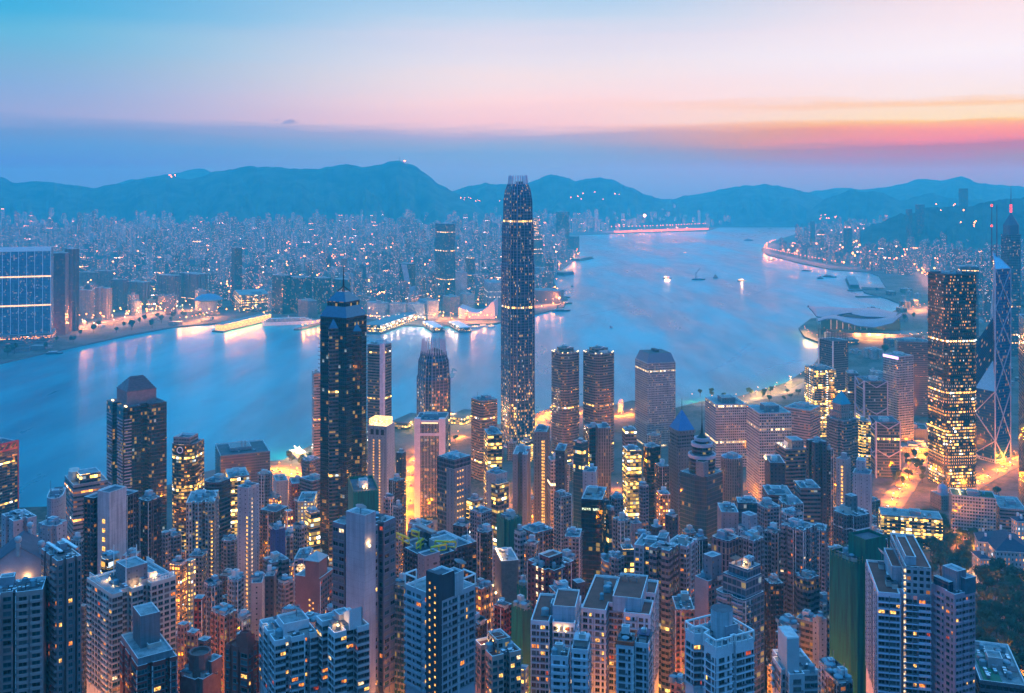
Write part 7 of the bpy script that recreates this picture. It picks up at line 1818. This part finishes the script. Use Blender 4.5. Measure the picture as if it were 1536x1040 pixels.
# windows, signs and lamps of the far town too small to tell apart
m_ = MB(); mw = MB()
for _ in range(3600):
    px, inv = r.uniform(-60, 1080), r.random() ** .9; d = 2900 + 5600 * inv; p = P(px, d)
    if px > 835 and d < 8200: continue
    cl = mnoise.noise(Vector((p.x * .002, p.y * .003, 21.0)))
    if cl < .12 and r.random() < .9: continue
    q = 1.2 + d / 2600 * r.uniform(.2, 1.0); z = 8 + abs(r.gauss(0, 1)) * 30
    (m_ if r.random() < .72 else mw).lathe(p.x, p.y, [(.2, z), (q, z + q), (.2, z + 2 * q)], 5)
for _ in range(500):
    px, d = r.uniform(1160, 1420), r.uniform(4200, 7800); p = P(px, d)
    if not inside((p.x, p.y), [gxy(*t_) for t_ in [(1166, 384), (1260, 400), (1400, 420), (1440, 460), (1500, 345), (1215, 349)]]): continue
    q = 2 + d / 2600 * r.uniform(.3, 1.2); z = 10 + abs(r.gauss(0, 1)) * 30; (m_ if r.random() < .7 else mw).lathe(p.x, p.y, [(.2, z), (q, z + q), (.2, z + 2 * q)], 5)
for (a, b, c, e) in [(250, 266, 262, 266), (684, 750, 296, 302), (850, 940, 288, 300), (1230, 1262, 322, 330), (1400, 1470, 305, 316), (1440, 1470, 330, 345)]:
    for _ in range(9 if a < 1300 else 5):
        px, py = r.uniform(a, b), r.uniform(c, e); d = 8500 if px < 1300 else 4900
        p = P(px, d, zpix(py, d)); q = r.uniform(1.5, 4); m_.lathe(p.x, p.y, [(.2, p.z - q), (q, p.z), (.2, p.z + q)], 5)
for _ in range(95):      # lit streets of the far town
    px, d = r.uniform(-40, 1060), r.uniform(2750, 7600)
    if px > 800 and d < 8200: continue
    p = P(px, d); an = R(r.choice([-24, 66, 12]) + r.uniform(-4, 4)); k = r.randint(10, 30)
    for e in range(k):
        q = 1.2 + d / 2600 * r.uniform(.3, 1.0); x, y = p.x + e * 26 * math.cos(an), p.y + e * 26 * math.sin(an); z = r.uniform(9, 26)
        if not inside((x, y), KOWLOON): break
        m_.lathe(x, y, [(.2, z), (q, z + q), (.2, z + 2 * q)], 5)
setp(m_.build('town_lights', [glow('town_orange', (1, .31, .06), 16)]), kind='stuff'); setp(mw.build('town_lights', [glow('town_white', (1, .66, .36), 7)]), kind='stuff')
for (px, py, d) in [(612, 322, 7600), (967, 324, 8600)]:
    p = P(px, d, zpix(py, d)); e = empty('mast_floodlight', (p.x, p.y, 4)); setp(e, 'dazzling floodlight mast under the long ridge' if px < 700 else 'pinkish floodlight mast beyond the far pier', 'floodlight mast')
    m_ = MB(); m_.beam((0, 0, 0), (0, 0, p.z - 4), 2.5); m_.build('mast', [METAL], e); m_ = MB(); m_.lathe(0, 0, [(1, p.z - 14), (11, p.z - 6), (11, p.z + 4), (1, p.z + 10)], 10); m_.build('lamp_head', [glow('flood_pink', (1, .72, .66), 14)], e)
# roofside mast on the ridge
p = P(599, 9300, zpix(241, 9300)); e = empty('radio_mast', (p.x, p.y, p.z - 8)); setp(e, 'thin radio mast on the top of the long ridge', 'radio mast'); m_ = MB(); m_.beam((0, 0, 0), (0, 0, 42), 3.5); m_.beam((0, 0, 42), (0, 0, 60), 1.5); m_.build('mast', [METAL], e); m_ = MB(); m_.lathe(50, 0, [(.5, 0), (8, 5), (.5, 12)], 6); m_.build('station_light', [glow('town_orange', (1, .31, .06), 16)], e)

# ------------------------------------------------------------------ cars with their lamps on
def car_parts(col, nm):
    pb = MB(); prof = [(-2.2, .35), (-2.25, .8), (-1.5, .95), (1.0, .95), (2.1, .78), (2.2, .35)]
    for (xa, za), (xb, zb) in zip(prof, prof[1:]): pb.face([(xa, -.88, za), (xb, -.88, zb), (xb, .88, zb), (xa, .88, za)][::-1])
    for y in (-.88, .88): f = [(x, y, z) for x, z in prof]; pb.face(f if y > 0 else f[::-1])
    cb = MB(); q = [(-1.5, .95), (-1.0, 1.45), (.3, 1.45), (1.0, .95)]
    for (xa, za), (xb, zb) in zip(q, q[1:]): cb.face([(xa, -.78, za), (xb, -.78, zb), (xb, .78, zb), (xa, .78, za)][::-1])
    for y in (-.78, .78): f = [(x, y, z) for x, z in q]; cb.face(f if y > 0 else f[::-1])
    return pb.mesh('body', [plain(nm, col, .35, .08, .5, 0, .6)]), cb.mesh('cabin', [PANES[1]])
def wheel_mesh():
    m_ = MB(); n_ = 10
    for k in range(n_):
        a, b = 2 * math.pi * k / n_, 2 * math.pi * (k + 1) / n_; A, B_ = (.34 * math.cos(a), .34 * math.sin(a)), (.34 * math.cos(b), .34 * math.sin(b))
        m_.face([(A[0], -.1, A[1]), (B_[0], -.1, B_[1]), (B_[0], .1, B_[1]), (A[0], .1, A[1])])
    for y in (-.1, .1): m_.face([(.34 * math.cos(2 * math.pi * k / n_), y, .34 * math.sin(2 * math.pi * k / n_)) for k in range(n_)])
    return m_.mesh('wheel', [BLACK])
def lamp_box(nm, mt_): m_ = MB(); m_.box(-.08, .08, -.2, .2, -.12, .12); return m_.mesh(nm, [mt_])
CP = [car_parts((206, 206, 210), 'car_white'), car_parts((60, 62, 70), 'car_dark'), car_parts((170, 44, 40), 'car_red')]; WHL = wheel_mesh()
HL, TL = lamp_box('headlight', glow('headlight', (1, .86, .6), 30)), lamp_box('tail_light', glow('tail_light', (1, .05, .03), 20))
def car(x, y, z, rz, k, label, group):
    e = empty('car', (x, y, z), rz); setp(e, label, 'car', group); link('body', CP[k][0], e); link('cabin', CP[k][1], e)
    for wx in (-1.35, 1.35):
        for wy in (-.8, .8): link('wheel', WHL, e, (wx, wy, .34))
    for wy in (-.6, .6): link('headlight', HL, e, (2.2, wy, .65)); link('tail_light', TL, e, (-2.28, wy, .7))
for nm, pts, n_, off in [('on the blazing road beside the square lit tower', [(1335, 760), (1352, 735), (1372, 705), (1386, 672), (1390, 640)], 26, 11), ('on the road round the white braced tower', [(1440, 740), (1490, 712), (1530, 690)], 14, 8), ('on the curving road by the lit ship', [(398, 706), (425, 706), (455, 716), (478, 729)], 12, 9), ('on the orange street by the white pillared office', [(612, 795), (612, 740), (618, 700), (640, 668)], 14, 8), ('on the road below the rounded twin towers', [(810, 640), (822, 620), (835, 618), (925, 625)], 12, 9)]:
    q = [Vector(zpx(*p)) for p in pts]
    for i in range(n_):
        t = (i + r.uniform(.1, .9)) / n_ * (len(q) - 1); k = min(int(t), len(q) - 2); c = q[k].lerp(q[k + 1], t - k); d = (q[k + 1] - q[k]).normalized(); sd = 1 if i % 2 else -1
        nn = Vector((-d.y, d.x)) * sd * r.choice([2.6, 6.0 if off > 8 else 4.5]); c = c - nn
        kc = r.randrange(3); car(c.x, c.y, (zg(c.x, c.y) if c.y < 1200 else 4) + .1, math.atan2(d.y, d.x) + (0 if sd > 0 else math.pi), kc, ['white', 'dark', 'red'][kc] + ' car with its lamps lit ' + nm, ['white', 'dark', 'red'][kc] + ' cars ' + nm)
# ------------------------------------------------------------------ piers and vessels
HULLB = plain('hull_blue', (34, 46, 74), .5, .15, .3); HULLW = plain('hull_white', (214, 220, 226), .5, .1, .3); SUPER = plain('superstructure', (220, 222, 222), .5, .1, .3)
def hull_poly(L, B): return [(-L * .5, -B * .42), (-L * .46, -B * .5), (L * .25, -B * .5), (L * .42, -B * .28), (L * .5, 0), (L * .42, B * .28), (L * .25, B * .5), (-L * .46, B * .5), (-L * .5, B * .42)]
def vessel(name, label, px, py, L, B, yaw, hull=HULLB, decks=1, lit=None, mast=6, crane=0, group=None, house=(-.35, .15), lights=0):
    p = G(px, py); e = empty(name, (p.x, p.y, 0), R(yaw)); setp(e, label, name.replace('_', ' '), group)
    hp = hull_poly(L, B); low = [(x * .94, y * .8) for x, y in hp]; dk = L * .055 + 1.2
    m_ = MB(); m_.walls(low, -.8, dk, 0, 3, None, hp); m_.cap(hp, dk, 1); m_.build('hull', [hull, ROOF], e)
    z = dk
    for k in range(decks):
        f = 1 - .12 * k; a, b, w_ = L * (house[0] + .03 * k), L * (house[1] - .06 * k), B * .36 * f
        m_ = MB(); m_.box(a, b, -w_, w_, z, z + 3, 0, 1, 2.2); m_.build('deckhouse', [lit or F['whitegrid'], SUPER], e); z += 3
    m_ = MB(); mx = L * (house[0] + house[1]) / 2; m_.beam((mx, 0, z), (mx, 0, z + mast), max(.3, L * .008)); m_.beam((mx, -B * .2, z + mast * .6), (mx, B * .2, z + mast * .6), max(.25, L * .006)); m_.build('mast', [SUPER if hull is HULLW else BLACK], e)
    m_ = MB(); m_.lathe(L * house[0] + L * .1, 0, [(B * .09, z - 1), (B * .07, z + 3)], 10); m_.build('funnel', [BLACK], e)
    if crane:
        m_ = MB(); m_.beam((-L * .2, 0, dk), (-L * .2, 0, dk + crane * .6), 2.2); m_.beam((-L * .2, 0, dk + crane * .45), (L * .12, 0, dk + crane), 1.5); m_.beam((-L * .2, 0, dk + crane * .6), (L * .12, 0, dk + crane), .6); m_.build('crane', [plain('crane_grey', (70, 82, 110), .6)], e)
    for k in range(lights):
        x = L * (-.35 + .7 * (k + .5) / lights); m_ = MB(); m_.lathe(x, 0, [(.1, z), (max(.8, L * .02), z + 1.2), (.1, z + 2.4)], 6); m_.build('deck_light', [G_WH], e); link_light(e, (x, 0, z + 4), 'deck_glow', (1, .72, .42), 60000, 1.0)
    return e
LITD = pane_lit('deck_lit', (1, .74, .34), 2.2)
vessel('ferry', 'large brightly lit ferry moored by the curving road', 447, 686, 62, 19, 118, HULLB, 2, LITD, 9, lights=5)
vessel('work_boat', 'small boat glowing with two white lights in mid harbour', 1001, 418, 40, 14, 0, HULLB, 1, LITD, 6, lights=2)
vessel('crane_barge', 'long dark barge with a leaning crane in mid harbour', 1048, 420, 58, 16, 4, HULLB, 1, None, 8, crane=46)
vessel('derrick_boat', 'dark derrick boat with a tall pointed tower', 1073, 417, 34, 22, 80, HULLB, 3, None, 26, house=(-.3, .3))
vessel('tug', 'tug lit from its deck, right of the dark derrick boat', 1113, 422, 40, 13, 12, HULLB, 2, LITD, 14, lights=1)
vessel('launch', 'tiny launch below mid harbour with a white lamp', 917, 492, 16, 6, 60, HULLW, 1, None, 5)
vessel('ferry', 'grey ferry far up the harbour trailing a wake', 1123, 361, 70, 20, 10, HULLB, 2, None, 10)
vessel('launch', 'small launch with a bright lamp trailing a wake far up the harbour', 1028, 380, 24, 9, 14, HULLW, 1, LITD, 4)
vessel('launch', 'small dark boat near the warehouse point', 858, 430, 26, 9, 90, HULLB, 1, None, 10)
for i, (px, py, L, yaw) in enumerate([(847, 447, 44, 20), (851, 456, 40, 30), (842, 467, 60, 8)]): vessel('barge', ['dark barge moored at the warehouse point, upper', 'dark barge moored at the warehouse point, middle', 'dark barge moored at the warehouse point, lower and longest'][i], px, py, L, 15, yaw, HULLB, 1, None, 7, crane=24 if i != 1 else 0)
vessel('barge', 'low dark barge off the eastern shore road', 1210, 407, 46, 13, -14, HULLB, 1, None, 4); vessel('barge', 'dark rounded vessel off the eastern shore road, left of two', 1230, 418, 44, 26, 80, HULLB, 2, None, 10); vessel('barge', 'dark bulky vessel off the eastern shore road, right of two', 1245, 416, 60, 26, -40, HULLB, 2, None, 8)
vessel('sampan', 'dark work boat moored by the left worksite quay', 82, 531, 38, 12, 12, HULLB, 1, None, 12)
vessel('cruise_liner', 'long white cruise liner berthed across the harbour', 437, 487, 165, 26, 16, HULLW, 3, F['whitegrid'], 8, house=(-.46, .36))
vessel('ferry', 'pale ferry heading out near the right hand piers of the far quay', 496, 497, 30, 9, 20, HULLW, 1, None, 5)
for i, (px, py) in enumerate([(714, 492), (726, 490), (738, 491)]): vessel('ferry', ['small lit ferry by the windowless hall, left of three', 'small lit ferry by the windowless hall, middle of three', 'small lit ferry by the windowless hall, right of three'][i], px, py, 32, 9, 10 + 20 * i, HULLW, 1, LITD, 4)
def pier(name, label, a, b, width, hgt, mat, roof=ROOF, lights=0, lt=None, glowm=None):
    A, B_ = G(*a), G(*b); d = (B_ - A); L = d.length; yaw = math.atan2(d.y, d.x); m = (A + B_) / 2
    e = empty(name, (m.x, m.y, 0), yaw); setp(e, label, name.replace('_', ' '))
    m_ = MB(); m_.box(-L / 2, L / 2, -width / 2, width / 2, -1, 4, 0, 1); m_.build('deck', [QUAY, GROUND], e)
    if hgt > 5:
        m_ = MB(); m_.box(-L * .46, L * .48, -width * .4, width * .4, 4, 4 + hgt, 0, 1, 6); m_.build('shed', [mat, roof], e)
        m_ = MB(); m_.box(-L * .47, L * .49, -width * .45, width * .45, 4 + hgt, 4 + hgt + 1.2); m_.build('roof', [roof], e)
    for k in range(lights):
        x = -L * .48 + L * .96 * (k + .5) / lights
        for s_ in (-1,):
            m_ = MB(); m_.beam((x, s_ * width * .47, 4), (x, s_ * width * .47, 12), .5); m_.lathe(x, s_ * width * .47, [(.2, 12), (2.2, 13.5), (.2, 16)], 6, 1); m_.build('quay_lamp', [METAL, glowm or G_OR], e)
            if lt: o = bpy.data.objects.new('light', light_data(*lt)); C.objects.link(o); o.parent = e; o.location = (x, s_ * width * .47 - 3, 16)
    return e
klt = ('pier_light', (1, .38, .08), 70000, 2.0)
pier('ferry_pier', 'long yellow lit jetty of three bright decks across the harbour', (326, 499), (402, 481), 34, 16, pane_lit('pier_lit', (1, .6, .2), 2.4), lights=12, lt=klt)
pier('ferry_pier', 'thin low jetty with pink orange lamps across the harbour', (445, 496), (484, 486), 18, 0, None, lights=5, lt=klt)
pier('shopping_pier', 'long white shopping pier under the far hotels', (556, 501), (622, 478), 60, 18, F['litoffice'], lights=7, lt=('kow_white', (1, .8, .6), 24000, 2.0), glowm=G_WH)
pier('ferry_pier', 'white roofed ferry pier across the harbour, left of two', (641, 489), (658, 499), 34, 9, F['litoffice'], WHITE, 3, ('kow_white', (1, .8, .6), 24000, 2.0), G_WH); pier('ferry_pier', 'white roofed ferry pier across the harbour, right of two', (680, 489), (698, 499), 34, 9, F['litoffice'], WHITE, 3, ('kow_white', (1, .8, .6), 24000, 2.0), G_WH)
pier('ferry_pier', 'dark flat jetty below the lone dark tower', (862, 392), (883, 388), 60, 8, F['purpleslab']); pier('ferry_pier', 'dark jetty beside the promenade road', (838, 413), (854, 411), 60, 8, F['purpleslab'])
pier('cruise_terminal', 'long lit terminal with an arched roof far up the harbour', (918, 350), (1062, 345), 70, 15, pane_lit('terminal_lit', (1, .36, .07), 2.4))
pier('breakwater', 'dark breakwater arm off the eastern shore', (1274, 437), (1326, 435), 26, 0, None); pier('breakwater', 'thin lower breakwater near the wing roofed hall', (1284, 446), (1332, 446), 16, 0, None); pier('barge_raft', 'raft of dark moored barges beside the breakwater', (1275, 420), (1282, 434), 40, 12, F['darkslab'])
for i, (a, b) in enumerate([((598, 648), (628, 634)), ((640, 646), (668, 630)), ((684, 640), (708, 628))]): pier('ferry_pier', ['grey roofed ferry pier beside the white hotel tower', 'grey roofed ferry pier behind the squat tapered tower', 'grey roofed ferry pier left of the tallest tower'][i], a, b, 34, 10, F['litoffice'], ROOFD, 3, ('quay_light', (1, .62, .2), 40000, 1))
# wheel beside the white round-windowed tower
p = G(931, 620, 4); e = empty('observation_wheel', (p.x, p.y, 4), R(68)); setp(e, 'pale observation wheel half hidden left of the round windowed tower', 'observation wheel')
m_ = MB(); n_ = 28; rw = 10
for k in range(n_):
    a, b = 2 * math.pi * k / n_, 2 * math.pi * (k + 1) / n_
    for yy in (-1.5, 1.5): m_.beam((rw * math.cos(a), yy, 14 + rw * math.sin(a)), (rw * math.cos(b), yy, 14 + rw * math.sin(b)), .8)
    if k % 2 == 0: m_.beam((0, 0, 14), (rw * math.cos(a), 0, 14 + rw * math.sin(a)), .25)
m_.build('rim', [WHITE], e); m_ = MB()
for x in (-5, 5):
    for yy in (-3, 3): m_.beam((x, yy, 0), (0, yy * .6, 14), .8)
m_.build('support', [WHITE], e)
for k in range(14): a = 2 * math.pi * k / 14; m_ = MB(); m_.lathe(rw * math.cos(a), 0, [(.3, 14 + rw * math.sin(a) - 1.5), (1.4, 14 + rw * math.sin(a)), (.3, 14 + rw * math.sin(a) + 1.5)], 8); m_.build('gondola', [WHITE], e)
# foam of wakes
def wake(pts, w0, w1):
    m_ = MB(); q = [G(*p) for p in pts]; n_ = 26; prev = None
    for i in range(n_ + 1):
        t = i / n_ * (len(q) - 1); k = min(int(t), len(q) - 2); c = q[k].lerp(q[k + 1], t - k); d = (q[k + 1] - q[k]).normalized(); nn = Vector((-d.y, d.x, 0))
        ww = (w0 + (w1 - w0) * i / n_) * (.6 + .5 * abs(mnoise.noise(Vector((i * .6, pts[0][0], 0)))))
        a, b = c + nn * ww + Vector((0, 0, .08)), c - nn * ww + Vector((0, 0, .08))
        if prev: m_.face([prev[0], a, b, prev[1]])
        prev = (a, b)
    setp(m_.build('wake_foam', [FOAM]), kind='stuff')
mt, t, o = mat_new('foam'); b = t.new('ShaderNodeBsdfPrincipled'); t.put(b.inputs['Base Color'], lin((196, 214, 224))); b.inputs['Roughness'].default_value = .6
tc_ = t.new('ShaderNodeTexCoord'); tp = t.new('ShaderNodeBsdfTransparent'); mx = t.new('ShaderNodeMixShader'); t.put(mx.inputs[0], t.m('MULTIPLY', t.smooth(t.noise(tc_.outputs['Object'], .06, 5, .7), .42, .68), .6)); t.l.new(tp.outputs[0], mx.inputs[1]); t.l.new(b.outputs[0], mx.inputs[2]); t.l.new(mx.outputs[0], o.inputs[0]); FOAM = mt
wake([(300, 602), (360, 600), (470, 598)], 3, 1); wake([(862, 476), (900, 468), (935, 461)], 5, 9); wake([(958, 432), (990, 443), (1010, 456)], 4, 10); wake([(885, 429), (915, 434)], 6, 3); wake([(915, 434), (930, 444), (928, 452)], 3, 6); wake([(940, 440), (958, 450)], 4, 6); wake([(1026, 381), (1008, 384)], 3, 8); wake([(1118, 363), (1095, 367)], 4, 9); wake([(1165, 428), (1150, 434), (1130, 442)], 3, 9); wake([(1060, 560), (1100, 540), (1130, 522)], 5, 12); wake([(1110, 575), (1160, 550), (1200, 540)], 5, 14); wake([(1090, 545), (1125, 515)], 4, 9)

# ------------------------------------------------------------------ trees
lm, t, o = mat_new('leaf_green'); b = t.new('ShaderNodeBsdfPrincipled'); oi = t.new('ShaderNodeObjectInfo'); ge = t.new('ShaderNodeNewGeometry')
c = t.mix(oi.outputs['Random'], lin((38, 56, 46)), lin((62, 80, 54))); c = t.mix(t.m('MULTIPLY', ge.outputs['Random Per Island'], .5), c, lin((70, 88, 60)))
t.put(b.inputs['Base Color'], c); b.inputs['Roughness'].default_value = .8; b.inputs['Specular IOR Level'].default_value = .2; t.l.new(b.outputs[0], o.inputs[0])
BARK = plain('bark', (70, 58, 50), .9)
def tree_mesh(seed, rad, hgt, n):
    rr = random.Random(seed); tr_ = MB(); tr_.lathe(0, 0, [(rad * .09, -1), (rad * .07, hgt * .3), (rad * .05, hgt * .55)], 7)
    blobs = []
    for k in range(9):
        a = rr.uniform(0, 6.28); q = rad * .62 * math.sqrt(rr.random()); bz = hgt * rr.uniform(.5, .86); br_ = rad * rr.uniform(.34, .52)
        blobs.append((q * math.cos(a), q * math.sin(a), bz, br_)); tr_.beam((0, 0, hgt * .4), (q * math.cos(a), q * math.sin(a), bz), rad * .04)
    cr = MB()
    for k in range(n):
        bx, by, bz, br_ = rr.choice(blobs); v = Vector((rr.gauss(0, 1), rr.gauss(0, 1), rr.gauss(.25, 1))).normalized() * br_ * rr.uniform(.72, 1.08)
        p_ = Vector((bx, by, bz)) + v; u_ = Vector((rr.gauss(0, 1), rr.gauss(0, 1), rr.gauss(0, 1))).normalized(); nn = (v.normalized() + u_ * .5).normalized(); a_ = nn.orthogonal().normalized(); b_ = nn.cross(a_)
        s_ = rad * rr.uniform(.07, .14); ang = rr.uniform(0, 3.14); a_, b_ = a_ * math.cos(ang) + b_ * math.sin(ang), b_ * math.cos(ang) - a_ * math.sin(ang)
        cr.face([p_ - a_ * s_, p_ - b_ * s_ * .6, p_ + a_ * s_, p_ + b_ * s_ * .6])
    return tr_.mesh('trunk', [BARK]), cr.mesh('crown', [lm])
TM = [tree_mesh(k, 6, 13 + k, 1500) for k in range(5)]
def tree(x, y, z, sc, label, group, k=None):
    k = r.randrange(5) if k is None else k
    e = empty('tree', (x, y, z), r.uniform(0, 6.28)); e.scale = (sc, sc, sc * r.uniform(.85, 1.15)); setp(e, label, 'tree', group)
    link('trunk', TM[k][0], e); link('crown', TM[k][1], e)
def grove(n, box, label, group, gap=5.5, s0=.8, s1=1.4):
    cnt = 0
    for _ in range(n * 30):
        px, py = r.uniform(box[0], box[2]), r.uniform(box[1], box[3]); x, y = zpx(px, py)
        if not free(x, y, gap): continue
        occupy(x, y, gap); tree(x, y, zg(x, y) if y < 1200 else 4, r.uniform(s0, s1), label, group); cnt += 1
        if cnt >= n: break
grove(112, (1462, 870, 1600, 1060), 'leafy tree in the dark wood at lower right', 'trees of the dark wood')
grove(38, (1395, 800, 1475, 870), 'leafy tree in the dark park left of the mansion', 'trees of the park by the mansion')
grove(28, (1320, 790, 1420, 840), 'leafy tree lit orange by park lamps', 'trees by the park lamps')
grove(18, (1340, 690, 1390, 730), 'tree beside the blazing road under the square lit tower', 'trees by the blazing road', 4.5, .7, 1.0)
grove(16, (1405, 745, 1520, 800), 'tree around the old court house and church', 'trees by the court house', 5, .7, 1.1)
grove(8, (430, 690, 480, 705), 'tree by the lit ship and curving road', 'trees by the lit ship', 5, .7, 1)
grove(14, (1040, 588, 1200, 604), 'tree in the waterfront park', 'trees of the waterfront park', 6, .7, 1)
for _ in range(44):
    px = r.uniform(-60, 330); py = 0
    sh = [(-60, 556), (0, 545), (60, 531), (112, 520), (190, 503), (262, 490), (330, 484)]
    for (a, ya), (b, yb) in zip(sh, sh[1:]):
        if a <= px <= b: py = ya + (yb - ya) * (px - a) / (b - a)
    p = G(px, py - r.uniform(1.5, 22), 3.5)
    if not free(p.x, p.y, 9): continue
    occupy(p.x, p.y, 9)
    if r.random() < .6: tree(p.x, p.y, 3.5, r.uniform(1.0, 1.7), 'tree on the far worksite shore', 'trees of the far worksite shore')
    else:
        e = empty('work_shed', (p.x, p.y, 3.5), r.uniform(-.4, .4)); setp(e, 'low flat work shed on the far worksite shore', 'work shed', 'work sheds of the far shore'); m_ = MB(); a, b, c = r.uniform(8, 22), r.uniform(6, 10), r.uniform(4, 9)
        m_.box(-a, a, -b, b, 0, c); m_.build('wall', [F[r.choice(['res_white', 'rosyband', 'blankgrey'])]], e); m_ = MB(); m_.box(-a - .6, a + .6, -b - .6, b + .6, c, c + .8); m_.build('roof', [r.choice([WHITE, ROOF, ROOFD])], e)
n2 = 0
for _ in range(900):
    px, d = r.uniform(1225, 1560), r.uniform(1720, 3700); p = P(px, d)
    if not inside((p.x, p.y), ISLAND) or not free(p.x, p.y, 17) or not free(p.x + 20, p.y - 25, 12): continue
    if (p.x - hc.x) ** 2 + (p.y - hc.y) ** 2 < 190 ** 2: continue
    occupy(p.x, p.y, 17); n2 += 1; hh = r.uniform(6, 24); w_ = r.uniform(18, 44)
    if n2 % 4 == 1: tree(p.x, p.y, 4, r.uniform(1.0, 1.6), 'tree on the flat land near the wing roofed hall', 'trees near the wing roofed hall'); continue
    TT('low_block', 'low building on the flat land near the wing roofed hall', px - w_ / d * 750, px, px + w_ / d * 750, HOR + (396 - hh) * FPX / d, d, r.choice(['greyoffice', 'rosyband', 'res_white', 'brownband']), r.choice(['rect', 'steps', 'recess']), .7, 2, cat='low block', group='low buildings near the wing roofed hall', foot=False)
    if n2 > 90: break
grove(14, (640, 650, 960, 690), 'tree among the towers near the waterfront', 'trees near the waterfront', 4, .6, .9)
# planted roof terraces of two near blocks get a shrub each
# ------------------------------------------------------------------ haze
m_ = MB(); m_.box(-15000, 15000, -700, 16500, -5, 652)
hm = bpy.data.materials.new('haze'); hm.use_nodes = True; t = NT(hm.node_tree); t.n.clear(); o = t.new('ShaderNodeOutputMaterial')
pv = t.new('ShaderNodeVolumePrincipled'); pv.inputs['Color'].default_value = (.064, .80, 1.0, 1); pv.inputs['Absorption Color'].default_value = (1, 1, 1, 1); pv.inputs['Density'].default_value = 1.25e-4; pv.inputs['Anisotropy'].default_value = .25
t.l.new(pv.outputs[0], o.inputs['Volume'])
ho = m_.build('haze', [hm]); setp(ho, kind='stuff')
for p_ in bpy.data.lights:
    p_.cycles.max_bounces = 3
print('objects', len(bpy.data.objects), 'lights', sum(o_.type == 'LIGHT' for o_ in bpy.data.objects), 'blocks', len(blocks), 'low', cnt)
